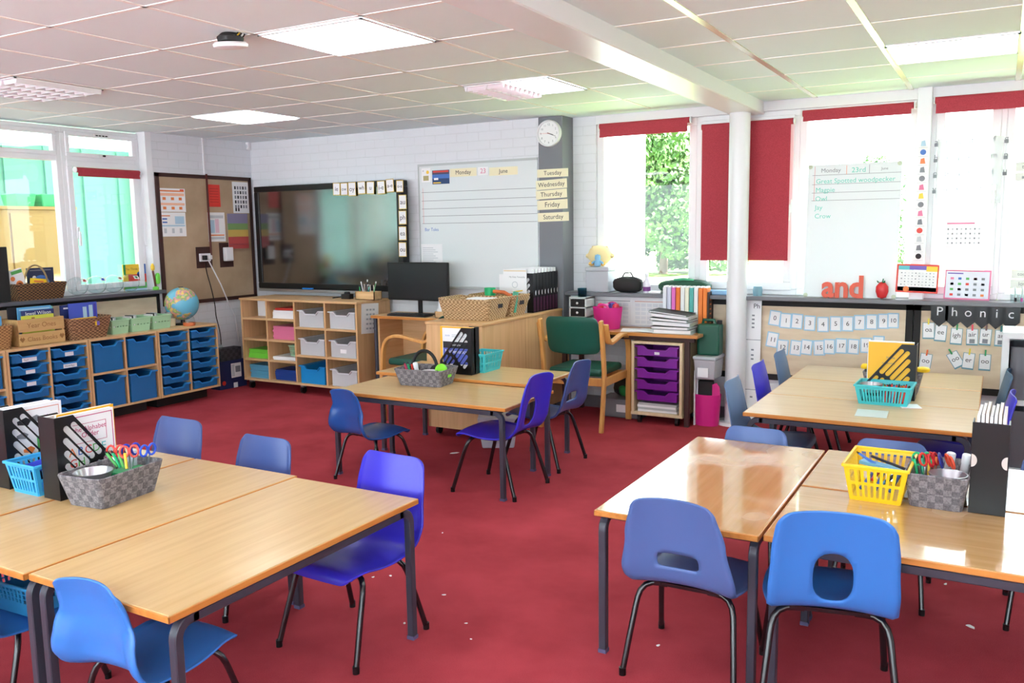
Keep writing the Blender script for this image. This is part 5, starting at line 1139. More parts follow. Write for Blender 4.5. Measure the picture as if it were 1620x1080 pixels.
pc = [(60, 190, 110), (240, 240, 240), (210, 200, 190), (120, 70, 60), (30, 30, 34), (90, 90, 96), (70, 180, 160), (236, 236, 230), (40, 44, 60), (200, 196, 190), (110, 180, 120), (220, 214, 200)]
for k, c in enumerate(pc):
    x = -0.085+0.015*k; b = MB(); dx_ = random.uniform(-0.035, 0.035); hh = random.uniform(0.12, 0.18); b.tube([(x, random.uniform(-0.03, 0.03), 0.01), (x+dx_, 0.0, hh)], 0.0045, col('pen_%d' % k, c), 7); b.tube([(x+dx_*0.9, 0, hh*0.93), (x+dx_*1.05, 0, hh*1.04)], 0.006, col('pen_tip_%d' % (k % 3), [(40, 40, 44), (230, 230, 230), (90, 60, 40)][k % 3]), 7)
    o = b.build('paint_brush', smooth=True); o.location = (-4.98, 6.13, 0.882); tag(o, 'thin brush or pen in the square beech pot', 'brush', 'brushes and pens in the beech pot')
b = MB(); b.box(-0.05, 0.05, -0.03, 0.03, 0, 0.045, BLACKM); b.lathe([(0, 0.045), (0.03, 0.045), (0.025, 0.065), (0, 0.068)], BLACK, n=16); b.tube([(-0.05, 0, 0.02), (-0.16, -0.02, 0.006)], 0.006, BLACK, 8); o = b.build('webcam', bevel=0.003); put(o, (-5.22, 6.12, 0.881)); tag(o, 'black webcam with a cable lying on the pigeonhole unit before the screen', 'webcam')

# ================================================================== ARMCHAIRS
def armchair(label, loc, rz):
    t = thing('armchair', label, 'chair', loc, rz, 'green vinyl beech armchairs'); sw, sd_ = 0.50, 0.50
    b = MB(); b.box(-0.215, 0.215, -0.22, 0.22, 0.40, 0.455, GREENF); b.build('seat', t, bevel=0.022, segs=4)
    b = MB(); P = []
    vs = []; fs = []; nx, nz = 12, 6
    for s_ in (0, 1):
        for j in range(nz+1):
            for i in range(nx+1):
                u = -1+2*i/nx; v = j/nz; x = u*0.215; z = 0.575+0.275*v
                if v == 0: z -= 0.012*(1-u*u)
                if v == 1: z += 0.006*(1-u*u)
                if abs(u) == 1 and v in (0, 1): x *= 0.93; z += 0.015*(1 if v == 0 else -1)
                y = -0.225-0.06*v-0.035*(1-u*u)+(0.045 if s_ else 0)*(1-0.5*(abs(u) == 1 or v in (0, 1))); vs.append((x, y, z))
    n = (nx+1)*(nz+1)
    for j in range(nz):
        for i in range(nx):
            a = j*(nx+1)+i; fs.append((a, a+1, a+nx+2, a+nx+1)); a += n; fs.append((a+nx+1, a+nx+2, a+1, a))
    ring = [i for i in range(nx+1)]+[j*(nx+1)+nx for j in range(1, nz+1)]+[nz*(nx+1)+i for i in range(nx-1, -1, -1)]+[j*(nx+1) for j in range(nz-1, 0, -1)]
    for k in range(len(ring)): a, c = ring[k], ring[(k+1) % len(ring)]; fs.append((a+n, c+n, c, a))
    b.add(vs, fs, GREENF); o = b.build('backrest', t, smooth=True); md = o.modifiers.new('soft', 'SUBSURF'); md.levels = 1; md.render_levels = 1
    for p in o.data.polygons: p.use_smooth = True
    for s_ in (-1, 1):
        x = s_*0.245
        pts, _ = crom([(x, -0.30, 0.0), (x, -0.262, 0.2), (x, -0.238, 0.42), (x, -0.262, 0.62), (x, -0.30, 0.83)], 14); l = MB().sqtube(pts, 0.042, 0.026, ARMW, (1, 0, 0)).build('rear_leg', t, smooth=True, bevel=0.004)
        pts, _ = crom([(x+s_*0.02, -0.262, 0.80), (x+s_*0.022, -0.235, 0.70), (x+s_*0.024, -0.19, 0.655), (x+s_*0.026, -0.09, 0.668), (x+s_*0.026, 0.05, 0.690), (x+s_*0.026, 0.15, 0.672), (x+s_*0.026, 0.205, 0.60), (x+s_*0.024, 0.222, 0.45), (x+s_*0.02, 0.228, 0.2), (x+s_*0.02, 0.228, 0.0)], 34)
        MB().sqtube(pts, 0.024, 0.046, ARMW, (1, 0, 0)).build('arm', t, smooth=True, bevel=0.004)
        MB().box(x-0.012, x+0.012, -0.235, 0.215, 0.335, 0.395, ARMW).build('side_rail', t, bevel=0.003)
    MB().box(-0.235, 0.235, -0.245, -0.22, 0.335, 0.395, ARMW).build('rear_rail', t, bevel=0.003); MB().box(-0.235, 0.235, 0.185, 0.21, 0.335, 0.395, ARMW).build('front_rail', t, bevel=0.003)
    return t
ac = armchair('green vinyl armchair with bent beech arms at the teacher desk by the window', (-2.735, 5.96, 0), 0.03)
dup(ac, (-3.955, 5.47, 0), PI/2, 'green vinyl armchair half hidden behind the wooden cabinet at the computer desk')

for ch in bpy.data.objects['armchair.001'].children:
    if ch.name.startswith('seat'): ch.location.z += 0.045
bpy.data.objects['armchair.001'].location.y = 5.56
# ================================================================== TEACHER DESK
t = thing('teacher_desk', 'wooden topped teacher desk with a black frame below the sill', 'desk', (-2.50, 6.10, 0)); TH = 0.70
MB().box(-0.53, 0.60, 0, 0.385, TH-0.025, TH, wood('desk_laminate', (204, 148, 96), (184, 126, 76), 0.3, 'x')).build('desk_top', t, bevel=0.003); MB().box(-0.53, 0.60, -0.005, 0, TH-0.024, TH-0.002, EDGE).build('edge_band', t)
MB().box(-0.50, 0.57, 0.02, 0.045, TH-0.056, TH-0.026, BROWN).build('frame_rail', t)
for x in (-0.50, 0.515):
    for y in (0.035, 0.35): MB().box(x-0.017, x+0.017, y-0.017, y+0.017, 0, TH-0.026, BROWN).build('leg', t)
DYY = 6.10
t = thing('drawer_unit', 'pale wooden drawer cart with purple trays on castors under the teacher desk', 'drawer unit', (-2.21, 6.085, 0)); w_ = 0.40
PW = wood('maple', (226, 204, 168), (212, 188, 150), 0.45, 'z')
MB().box(-w_/2, w_/2, 0, 0.38, 0.62, 0.638, PW).build('top_panel', t); MB().box(-w_/2-0.004, w_/2+0.004, 0, 0.38, 0.07, 0.092, PW).build('base_panel', t)
for s_ in (-1, 1): MB().box(s_*w_/2-(0.02 if s_ > 0 else 0), s_*w_/2+(0.02 if s_ < 0 else 0), 0, 0.38, 0.092, 0.62, PW).build('side_panel', t)
MB().box(-w_/2+0.02, w_/2-0.02, 0.365, 0.375, 0.092, 0.62, PW).build('back_panel', t)
for sx in (-1, 1):
    for y in (0.05, 0.33): b = MB(); b.tube([(sx*0.15-0.012, y, 0.026), (sx*0.15+0.012, y, 0.026)], 0.026, BLACK, 14); b.box(sx*0.15-0.015, sx*0.15+0.015, y-0.015, y+0.015, 0.045, 0.07, BLACKM); b.build('castor', t)
for k in range(5):
    z = 0.185+0.0865*(4-k)
    tray('storage_tray', 'purple tray%s, %s in the drawer cart' % (' with a white sticker' if k == 0 else '', ['top', 'second', 'third', 'fourth', 'lowest'][k]), (-2.21, 6.088, z), 0, 0.345, 0.35, 0.074, PURP_T, PURP_T, 'purple trays in the drawer cart', (0.04, 0.02, '') if k == 0 else None)
stack('paper_sheet', 'grey and white paper pile under the purple trays, %s sheet', 'paper', (-2.21, 6.24, 0.093), 0, 0.31, 0.26, 0.07, 4, [PAPER, pm('grey_card', (186, 190, 192), 0.6)], 'papers below the purple trays')
# on the desk
t = thing('drawer_box', 'small three drawer organiser with black fronts and white knobs on the teacher desk', 'drawer organiser', (-2.945, 6.26, TH)); w_ = 0.15; h_ = 0.245
b = MB(); b.box(-w_/2, w_/2, 0, 0.17, 0, 0.012, SHW)
for k in range(4): z = k*0.077; b.box(-w_/2, w_/2, 0, 0.17, z, z+0.01, SHW)
b.box(-w_/2, -w_/2+0.01, 0, 0.17, 0, h_, SHW); b.box(w_/2-0.01, w_/2, 0, 0.17, 0, h_, SHW); b.box(-w_/2, w_/2, 0.16, 0.17, 0, h_, SHW); b.build('frame', t)
for k in range(3):
    z = 0.013+k*0.077; d_ = MB().box(-w_/2+0.013, w_/2-0.013, 0.004, 0.15, z, z+0.06, BLACKM).build('drawer', t); MB().lathe([(0, 0.004), (0.006, 0.002), (0.010, -0.010), (0.007, -0.016), (0, -0.017)], WHITE, (0, 0, z+0.03), 12, 'y').build('knob', d_, smooth=True)
t = thing('glass_jar', 'small clear glass on top of the three drawer organiser', 'glass', (-2.94, 6.34, TH+0.2425)); MB().lathe([(0, 0), (0.035, 0), (0.038, 0.07), (0.035, 0.07), (0.032, 0.004), (0, 0.004)], thinglass('tinted_glass', (150, 196, 206))).build('glass_body', t, smooth=True)
t = thing('pink_tub', 'hot pink rubber tub with handles holding toys on the teacher desk', 'tub', (-2.695, 6.29, TH+0.001))
def tub(t, w0, d0, w1, d1, h_, m):
    open_ = open_basket('tub_shell', '', '', (0, 0, 0), 0, w0, d0, w1, d1, h_, m, 0.006) if False else None
def tub_mesh(t, r0, r1, h_, m, sy=0.8):
    MB().lathe([(0, 0), (r0, 0), (r0*1.02, 0.01), (r1, h_), (r1-0.006, h_), (r0-0.006, 0.008), (0, 0.008)], m, n=32, sy=sy).build('tub_body', t, smooth=True)
    for s_ in (-1, 1):
        pts = [(0.045*math.cos(a), s_*(r1*sy-0.002), h_-0.005+0.032*math.sin(a)) for a in [PI*k/10 for k in range(11)]]; MB().tube(pts, 0.009, m, 8).build('handle', t, smooth=True)
tub_mesh(t, 0.10, 0.122, 0.17, PINK)
for k, (dx, dz, c, nm) in enumerate(((-0.06, 0.17, (210, 40, 60), 'red'), (0.03, 0.175, (70, 60, 150), 'purple'), (0.07, 0.17, (206, 50, 70), 'crimson'), (-0.02, 0.165, (236, 150, 190), 'pale pink'))):
    b = MB(); b.lathe([(0, -0.03), (0.024, -0.018), (0.03, 0.005), (0.02, 0.026), (0, 0.032)], col('toy_%d' % k, c, 0.4), n=14); o = b.build('toy_ball', smooth=True); put(o, (-2.695+dx, 6.29+0.02*(k % 2), TH+dz)); tag(o, '%s plastic toy peeking out of the pink tub on the teacher desk' % nm, 'toy', 'toys in the pink tub')
for k in range(2):
    o = MB().box(-0.13, 0.13, -0.1, 0.1, 0, 0.003, PAPER).build('paper_sheet'); put(o, (-2.42+0.10*k, 6.25-0.02*k, TH+0.001+0.0035*k), 0.3-0.5*k); tag(o, 'loose white paper on the teacher desk, the %s of two' % ['left', 'right'][k], 'paper', 'loose papers on the teacher desk')
GRYF = [pm('folder_grey', (176, 186, 188), 0.35), pm('folder_clear', (214, 218, 220), 0.3), pm('folder_green', (190, 204, 196), 0.35)]
zz = TH+0.001
for k, (th_, rz, tl, dx) in enumerate(((0.03, 0.05, 0.0, 0.01), (0.022, -0.04, 0.0, 0.0), (0.028, 0.06, 0.03, 0.0), (0.02, -0.02, 0.05, -0.01), (0.024, 0.04, 0.08, -0.01), (0.012, 0.0, 0.1, -0.02))):
    b = MB(); b.box(-0.145, 0.145, -0.11, 0.11, 0.002, th_-0.002, GRYF[k % 3]); b.box(-0.15, 0.15, -0.115, 0.115, th_-0.002, th_, BLACKM if k % 2 else GRYF[1]); b.box(-0.15, 0.15, -0.115, 0.115, 0, 0.002, BLACKM if k % 2 else GRYF[2]); b.box(-0.14, 0.14, -0.117, -0.112, 0.003, th_-0.003, PAPER)
    o = b.build('document_wallet'); put(o, (-2.12+dx, 6.235, zz+0.15*math.sin(abs(tl))*0.9), rz, tl); zz += th_+0.0015
    tag(o, 'clear document wallet in the slumped pile on the teacher desk, %s' % ['bottom', 'second from bottom', 'third from bottom', 'fourth from bottom', 'second from top', 'top'][k], 'folder', 'document wallets on the teacher desk')
# file box with coloured folders
t = thing('file_rack', 'black patterned file rack packed with coloured folders at the back of the teacher desk', 'file rack', (-2.09, 6.41, TH+0.001)); 
b = MB(); b.box(-0.18, 0.19, -0.055, 0.06, 0, 0.004, BLACKM); b.box(0.183, 0.19, -0.055, 0.06, 0.004, 0.30, col('dark_pattern', (60, 40, 38))); b.box(-0.18, 0.19, 0.054, 0.06, 0.004, 0.25, BLACKM); b.build('rack_body', t)
b = MB()
for k in range(7): b.quad(-0.02+0.0, 0.02, 0.02+k*0.036, 0.032+k*0.036, 0, ORG)
o_ = b.build('orange_stripe', t); o_.matrix_local = Matrix.Translation((0.1915, 0.0, 0.0)) @ Matrix.Rotation(PI/2, 4, 'Z') @ Matrix.Rotation(0.0, 4, 'Y')
fc = [(232, 232, 240, 'white'), (206, 206, 226, 'lilac'), (226, 110, 190, 'pink'), (240, 120, 40, 'orange'), (236, 236, 236, 'white'), (240, 236, 214, 'cream'), (84, 176, 170, 'teal'), (238, 240, 240, 'white'), (240, 128, 50, 'orange'), (244, 132, 44, 'orange')]
for k, (r_, g_, b__, nm) in enumerate(fc):
    x = -0.172+k*0.0355; hh = 0.33-0.015*((k*3) % 3)
    b = MB(); m = col('folder_%s_%d' % (nm, k), (r_, g_, b__), 0.5); b.box(x, x+0.030, -0.05, 0.05, 0.005, hh, m); b.box(x+0.004, x+0.026, -0.046, 0.048, hh, hh+0.012, PAPER)
    o = b.build('card_folder', bevel=0.002); o.location = (-2.09, 6.41, TH+0.001); tag(o, '%s card folder in the file rack, %s from the left' % (nm, ['first', 'second', 'third', 'fourth', 'fifth', 'sixth', 'seventh', 'eighth', 'ninth', 'tenth'][k]), 'folder', 'folders in the file rack')
# printed sheets on the papered board
YP = YW-0.101-0.0125
for k, (x0, x1) in enumerate(((-2.90, -2.58), (-2.56, -2.28), (-2.26, -1.99))):
    b = MB(); w_ = x1-x0; b.box(-w_/2, w_/2, -0.0015, 0, 0, 0.235, PAPER); b.quad(-w_/2+0.01, w_/2-0.01, 0.195, 0.20, -0.002, [GR2, col('salmon_print', (214, 140, 120)), GR2][k])
    for r_ in range(5):
        for c in range(5): b.quad(-w_/2+0.015+c*(w_-0.03)/5, -w_/2+0.015+(c+0.82)*(w_-0.03)/5, 0.02+r_*0.034, 0.045+r_*0.034, -0.0018, pm('faint_grid', (224, 226, 232), 0.7))
    o = b.build('printed_sheet'); put(o, ((x0+x1)/2, YP, 0.705)); tag(o, 'white gridded sheet on the papered board behind the teacher desk, %s' % ['left', 'middle with a salmon line', 'right'][k], 'sheet', 'sheets behind the teacher desk')
# on the sill
SZ = 0.976
t = thing('felt_box', 'square pale grey fabric box on the sill under the plush toy', 'box', (-2.845, 6.50, SZ)); MB().box(-0.10, 0.10, -0.085, 0.085, 0, 0.17, pm('pale_grey_felt', (186, 188, 196), 0.95)).build('box_body', t, bevel=0.008, segs=2); MB().box(-0.103, 0.103, -0.088, 0.088, 0.17, 0.205, pm('pale_grey_felt', (186, 188, 196), 0.95)).build('lid', t, bevel=0.008, segs=2)
CRM = pm('cream_plush', (244, 222, 168), 0.95)
t = thing('plush_toy', 'round cream plush toy with small ears and feet on the grey fabric box', 'plush toy', (-2.86, 6.52, SZ+0.206))
MB().lathe([(0, 0.01), (0.06, 0.02), (0.098, 0.06), (0.105, 0.10), (0.085, 0.145), (0.045, 0.168), (0, 0.172)], CRM, sy=0.75).build('plush_body', t, smooth=True)
for s_ in (-1, 1):
    MB().lathe([(0, -0.022), (0.016, -0.012), (0.022, 0.0), (0.016, 0.014), (0, 0.022)], CRM, (s_*0.107, 0, 0.085), 14).build('paw', t, smooth=True)
    MB().lathe([(0, -0.02), (0.02, -0.012), (0.026, 0.0), (0.02, 0.014), (0, 0.022)], col('peach_plush', (240, 190, 110), 0.9), (s_*0.05, -0.06, 0.022), 14).build('foot', t, smooth=True)
    MB().lathe([(0, -0.014), (0.012, -0.008), (0.016, 0.0), (0.012, 0.010), (0, 0.014)], CRM, (s_*0.06, 0, 0.155), 12).build('ear', t, smooth=True)
t = thing('plush_toy', 'tiny pale blue plush toy leaning on the round cream plush', 'plush toy', (-2.845, 6.435, SZ+0.206)); BP = pm('blue_plush', (140, 190, 226), 0.9)
MB().lathe([(0, 0), (0.024, 0.006), (0.03, 0.03), (0.02, 0.052), (0.026, 0.07), (0.022, 0.094), (0, 0.102)], BP, sy=0.8).build('plush_body', t, smooth=True)
for s_ in (-1, 1): MB().tube([(s_*0.02, 0, 0.045), (s_*0.05, -0.005, 0.03)], 0.009, BP, 8).build('arm', t, smooth=True)
# black handbag
b = MB(); t = thing('black_bag', 'black crumpled bag on the sill beside the grey fabric box', 'bag', (-2.60, 6.49, SZ)); N0 = 20; vs = []; fs = []; random.seed(3)
prof = []; 
def lump(t, nm, m, w_, d_, h_, seed, parent, amp=0.12, nu=22, nv=9, loc=(0, 0, 0), sq_=0.6):
    rnd = random.Random(seed); ph = [rnd.uniform(0, 6.28) for _ in range(6)]; vs = []; fs = []
    for j in range(nv+1):
        v = j/nv; el = -PI/2+PI*v
        for i in range(nu):
            a = 2*PI*i/nu; c, s_ = math.cos(a), math.sin(a); ce = max(0, math.cos(el))**sq_; se = math.copysign(abs(math.sin(el))**sq_, math.sin(el))
            k = 1+amp*(math.sin(3*a+ph[0]+2*v)*0.5+math.sin(5*a+ph[1]-4*v)*0.35+math.sin(2*a+ph[2]+7*v)*0.4)
            vs.append((loc[0]+w_/2*math.copysign(abs(c)**0.7, c)*ce*k, loc[1]+d_/2*math.copysign(abs(s_)**0.7, s_)*ce*k, loc[2]+max(0, h_/2+h_/2*se*(1+amp*0.7*math.sin(4*a+ph[3])*(v > 0.5)))))
    for j in range(nv):
        for i in range(nu): a = j*nu+i; c = j*nu+(i+1) % nu; fs.append((a, c, c+nu, a+nu))
    b = MB(); b.add(vs, fs, m); return b.build(nm, parent, smooth=True)
lump(t, 'bag_body', BLACKM, 0.24, 0.12, 0.125, 3, t, 0.10); 
MB().tube([(-0.06, 0, 0.11), (-0.03, 0, 0.155), (0.02, 0, 0.16), (0.05, 0, 0.11)], 0.007, BLACKM, 8).build('strap', t, smooth=True)
t = thing('spray_bottle', 'small clear bottle with a purple label on the sill right of the black bag', 'bottle', (-2.435, 6.47, SZ)); MB().lathe([(0, 0), (0.028, 0), (0.03, 0.04), (0.03, 0.09), (0.012, 0.115), (0.012, 0.13)], pm('milky_plastic', (228, 222, 234), 0.3)).build('bottle_body', t, smooth=True); MB().lathe([(0.0305, 0.015), (0.0308, 0.05)], col('purple_label', (120, 60, 130))).build('label_band', t); MB().lathe([(0.0, 0.13), (0.014, 0.13), (0.014, 0.155), (0, 0.16)], WHITE).build('cap', t, smooth=True)
o = MB().box(-0.05, 0.05, -0.035, 0.035, 0, 0.018, PAPER).build('tissue_pack', bevel=0.004); put(o, (-2.42, 6.44-0.0, SZ+0.0)); o.location = (-2.35, 6.45, SZ); tag(o, 'white flat pack on the sill beside the purple labelled bottle', 'pack')
t = thing('green_cushion', 'dark green padded bag lying on the sill behind the coloured folders', 'bag', (-2.13, 6.50, SZ)); lump(t, 'bag_body', col('dark_green_fabric', (22, 70, 52), 0.7), 0.44, 0.14, 0.11, 9, t, 0.06, sq_=0.8); MB().tube([(-0.08, -0.03, 0.106), (0, -0.035, 0.116), (0.08, -0.03, 0.106)], 0.01, col('mint_strap', (80, 170, 130), 0.6), 8).build('strap', t, smooth=True)
o = MB().box(-0.07, 0.07, -0.03, 0.03, 0, 0.035, col('pale_blue_box', (140, 184, 222), 0.6)).build('tissue_box', bevel=0.004); put(o, (-1.86, 6.47, SZ)); tag(o, 'small pale blue box on the sill left of the round column', 'box')
t = thing('blue_pot', 'small grey blue pot on the sill right of the round column', 'pot', (-1.56, 6.47, SZ)); MB().lathe([(0, 0), (0.032, 0), (0.036, 0.04), (0.03, 0.07), (0, 0.072)], col('grey_blue', (120, 160, 176), 0.5)).build('pot_body', t, smooth=True)
# beside the desk
t = thing('storage_crate', 'clear lidded plastic crate stacked above the pink tub beside the desk', 'crate', (-1.872, 6.30, 0.36)); MB().taper(0.14, 0.20, 0.165, 0.24, 0, 0.15, seethrough('frosted_plastic', (206, 206, 212), 0.75, 0.3)).build('crate_body', t, bevel=0.006); MB().box(-0.088, 0.088, -0.125, 0.125, 0.15, 0.175, pm('grey_lid', (188, 192, 198), 0.3)).build('lid', t, bevel=0.005); MB().box(-0.05, 0.03, -0.121, -0.116, 0.02, 0.09, PAPER).build('label_card', t)
t = thing('green_canister', 'dark green plastic jerrycan on top of the clear crate by the round column', 'canister', (-1.865, 6.30, 0.536)); b = MB(); b.box(-0.085, 0.085, -0.06, 0.06, 0, 0.235, col('bottle_green_plastic', (14, 82, 62), 0.35)); b.build('canister_body', t, bevel=0.018, segs=3)
MB().tube([(-0.06, 0, 0.22), (-0.05, 0, 0.262), (0.03, 0, 0.262), (0.045, 0, 0.225)], 0.012, col('bottle_green_plastic', (14, 82, 62), 0.35), 10).build('handle', t, smooth=True); MB().lathe([(0, 0.235), (0.02, 0.235), (0.02, 0.262), (0, 0.264)], BLACKM, (0.07, 0, 0), 14).build('cap', t, smooth=True)
t = thing('pink_tub', 'hot pink rubber tub on the floor between the desk and the round column', 'tub', (-1.875, 6.28, 0.0)); MB().lathe([(0, 0), (0.088, 0), (0.09, 0.01), (0.106, 0.24), (0.100, 0.24), (0.084, 0.008), (0, 0.008)], PINK, n=32, sy=0.75).build('tub_body', t, smooth=True)
b = MB(); vs = []; b.prism([(0.0, 0.215), (0.105, 0.215), (0.10, 0.30), (0.075, 0.33), (0.035, 0.31)], -0.004, 0.004, PINK, Matrix.Translation((0.0, -0.02, 0)) ); b.build('handle', t)
o = MB().box(-0.06, 0.05, -0.03, 0.03, 0, 0.33, BLACKM).build('black_folder', bevel=0.004); put(o, (-1.88, 6.28, 0.01), 0.1); tag(o, 'black folder standing in the pink floor tub', 'folder')
o = MB().box(-0.004, 0.004, -0.03, 0.03, 0, 0.34, PAPER).build('white_book'); put(o, (-1.943, 6.28, 0.01)); tag(o, 'white book standing at the left of the pink floor tub', 'book')
o = MB().box(-0.006, 0.006, -0.14, 0.14, 0, 0.42, PAPER).build('white_board'); put(o, (-1.915+0.0, 6.32, 0.0)); o.location = (-1.99+0.075-0.09, 6.30, 0); o.location = (-2.0+0.095-0.0, 6.30, 0); o.location.x = -1.905+0.0
bpy.data.objects.remove(o)
o = MB().box(-0.005, 0.005, -0.12, 0.12, 0, 0.42, PAPER).build('leaning_board'); put(o, (-1.988+0.09-0.09, 6.29, 0)); o.location.x = -1.955; o.location.y = 6.47-0.13; tag(o, 'white board leaning upright between the desk leg and the pink tub', 'board')
t = thing('carrier_bag', 'dark grey plastic bag with green contents on the clear crate under the desk', 'bag', (-2.50, 6.33, 0.155)); lump(t, 'bag_body', seethrough('smoky_plastic', (50, 56, 54), 0.8, 0.15), 0.26, 0.18, 0.20, 5, t, 0.16); lump(t, 'green_contents', col('bright_green', (30, 130, 64), 0.5), 0.18, 0.10, 0.09, 8, t, 0.12, loc=(0, -0.05, 0.01))
t = thing('plastic_crate', 'low clear crate on the floor under the teacher desk behind the armchair leg', 'crate', (-2.55, 6.32, 0)); MB().taper(0.34, 0.22, 0.38, 0.26, 0, 0.15, seethrough('frosted_grey', (150, 152, 158), 0.8, 0.25)).build('crate_body', t, bevel=0.008); MB().box(-0.03, 0.06, -0.128, -0.124, 0.05, 0.11, PAPER).build('label_card', t)
o = MB().lathe([(0, 0), (0.05, 0.004), (0.055, 0.04), (0.04, 0.08), (0, 0.09)], col('blue_ball', (52, 72, 140), 0.5)).build('blue_ball', smooth=True); bpy.data.objects.remove(o)

# ================================================================== LEFT UNIT TOPS
UZ = 0.6845
open_basket('wicker_basket', 'light honey wicker basket cut off by the left edge on the tray unit', (-6.38, 3.42, UZ), PI/2, 0.36, 0.26, 0.40, 0.30, 0.17, WICKL, 0.012)
t = thing('wooden_crate', 'wooden slatted crate lettered "Year Ones Class Books" on the tray unit', 'crate', (-6.27, 3.845, UZ), PI/2)
w_ = 0.36; CRT = wood('crate_pine', (206, 168, 112), (190, 150, 94), 0.55, 'x'); BRN = col('burnt_brown', (150, 108, 62), 0.8)
for z0, z1 in ((0.006, 0.095), (0.107, 0.20)): MB().box(-w_/2, w_/2, 0.238, 0.25, z0, z1, CRT).build('slat', t)
b = MB(); b.box(-w_/2, w_/2, 0, 0.012, 0.107, 0.20, CRT); b.text('Year Ones', 0.0, 0.135, 0.052, BRN, -0.0006); b.build('slat', t)
b = MB(); b.box(-w_/2, w_/2, 0, 0.012, 0.006, 0.095, CRT); b.text('Class Books', 0.0, 0.035, 0.048, BRN, -0.0006)
for s_ in (-1, 1): b.prism([(s_*0.155-0.02, 0.055), (s_*0.155, 0.03), (s_*0.155+0.02, 0.055), (s_*0.155+0.008, 0.072), (s_*0.155, 0.06), (s_*0.155-0.008, 0.072)], -0.0008, 0, BRN)
b.build('slat', t)
for s_ in (-1, 1): MB().box(s_*w_/2-(0.012 if s_ > 0 else 0), s_*w_/2+(0.012 if s_ < 0 else 0), 0.0125, 0.2375, 0, 0.20, CRT).build('end_panel', t)
MB().box(-w_/2+0.013, w_/2-0.013, 0.013, 0.237, 0, 0.008, CRT).build('base', t)
def book(label, loc, rz, w_, h_, th_, cover, draw=None, lean=0, tilt=0, group=None, name='picture_book'):
    b = MB(); b.box(-w_/2+0.002, w_/2-0.002, 0.001, th_-0.001, 0.002, h_-0.002, PAPER); b.box(-w_/2, w_/2, 0, 0.0012, 0, h_, cover); b.box(-w_/2, w_/2, th_-0.0012, th_, 0, h_, cover); b.box(-w_/2-0.0008, -w_/2+0.0004, 0, th_, 0, h_, cover)
    if draw: draw(b, w_, h_, -0.0005)
    o = b.build(name); o.location = loc; o.rotation_euler = (lean, tilt, rz); return tag(o, label, 'book', group)
NV = col('navy_book', (34, 46, 110)); SKB = col('sky_book', (96, 170, 220)); LIM = col('lime_book', (206, 214, 74)); GRB = col('green_book', (40, 150, 80)); BKB = col('black_book', (30, 30, 40)); VIO = col('violet_book', (70, 60, 170)); CYB = col('cyan_book', (120, 196, 190))
gbk = 'books in the wooden crate'
book('lime yellow book at the front of the wooden crate', (-6.30, 3.84, UZ+0.01), PI/2, 0.25, 0.215, 0.008, LIM, bars([(-0.2, -0.1, 0.88, 0.93, BRN)]), group=gbk)
book('navy book with white lettering second in the wooden crate', (-6.325, 3.86, UZ+0.01), PI/2, 0.25, 0.25, 0.010, NV, lambda b, w_, h_, y: b.text('Jewel Wilson', 0, h_-0.035, 0.038, PAPER, y-0.0003), group=gbk)
book('sky blue book behind the navy one in the wooden crate', (-6.35, 3.85, UZ+0.01), PI/2, 0.26, 0.275, 0.012, SKB, bars([(-0.46, 0.46, 0.92, 0.95, PBL)]), group=gbk)
book('green book at the back of the wooden crate', (-6.42, 3.83, UZ+0.01), PI/2, 0.2, 0.27, 0.012, GRB, group=gbk); book('cyan book at the right side of the wooden crate', (-6.38, 3.92, UZ+0.01), PI/2+0.1, 0.2, 0.265, 0.012, CYB, group=gbk); book('black book at the left side of the wooden crate', (-6.40, 3.76, UZ+0.01), PI/2-0.1, 0.16, 0.275, 0.016, BKB, group=gbk)
for k, (c, dy, hh, nm) in enumerate(((VIO, -0.10, 0.24, 'violet'), (SKB, 0.06, 0.22, 'sky blue'), (BKB, 0.0, 0.26, 'black'))): book('%s book standing in the honey wicker basket at the left edge' % nm, (-6.34-0.035*k, 3.44+dy, UZ+0.014), PI/2, 0.22, hh, 0.012, c, group='books in the honey wicker basket')
open_basket('rope_basket', 'brown rope basket with a small coloured tag beside the wooden crate', (-6.36, 4.235, UZ), PI/2, 0.29, 0.20, 0.36, 0.28, 0.15, WICKB, 0.010, curve=0.02)
o = MB().box(-0.014, 0.0, -0.004, 0, -0.014, 0.018, YELP).box(0.0, 0.024, -0.004, 0, -0.014, 0.018, PURP).build('cloth_tag'); put(o, (-6.36+0.132, 4.27, UZ+0.118), PI/2); tag(o, 'small yellow and purple tag on the front of the brown rope basket', 'tag')
gb = 'books in the brown rope basket'
book('blue book with pale slanting shapes in the brown rope basket', (-6.34, 4.24, UZ+0.012), PI/2, 0.24, 0.27, 0.012, col('royal_book', (70, 90, 196)), bars([(-0.02, 0.12, 0.35, 0.88, PBL), (0.2, 0.34, 0.3, 0.92, PBL), (0.38, 0.46, 0.3, 0.95, VIO)]), lean=0.0, group=gb)
book('dark navy book at the left of the brown rope basket', (-6.37, 4.18, UZ+0.012), PI/2, 0.22, 0.26, 0.014, NV, bars([(-0.4, 0.1, 0.88, 0.93, PAPER)]), group=gb)
book('low yellow book at the front of the brown rope basket', (-6.30, 4.22, UZ+0.012), PI/2, 0.2, 0.155, 0.008, YELL, group=gb)
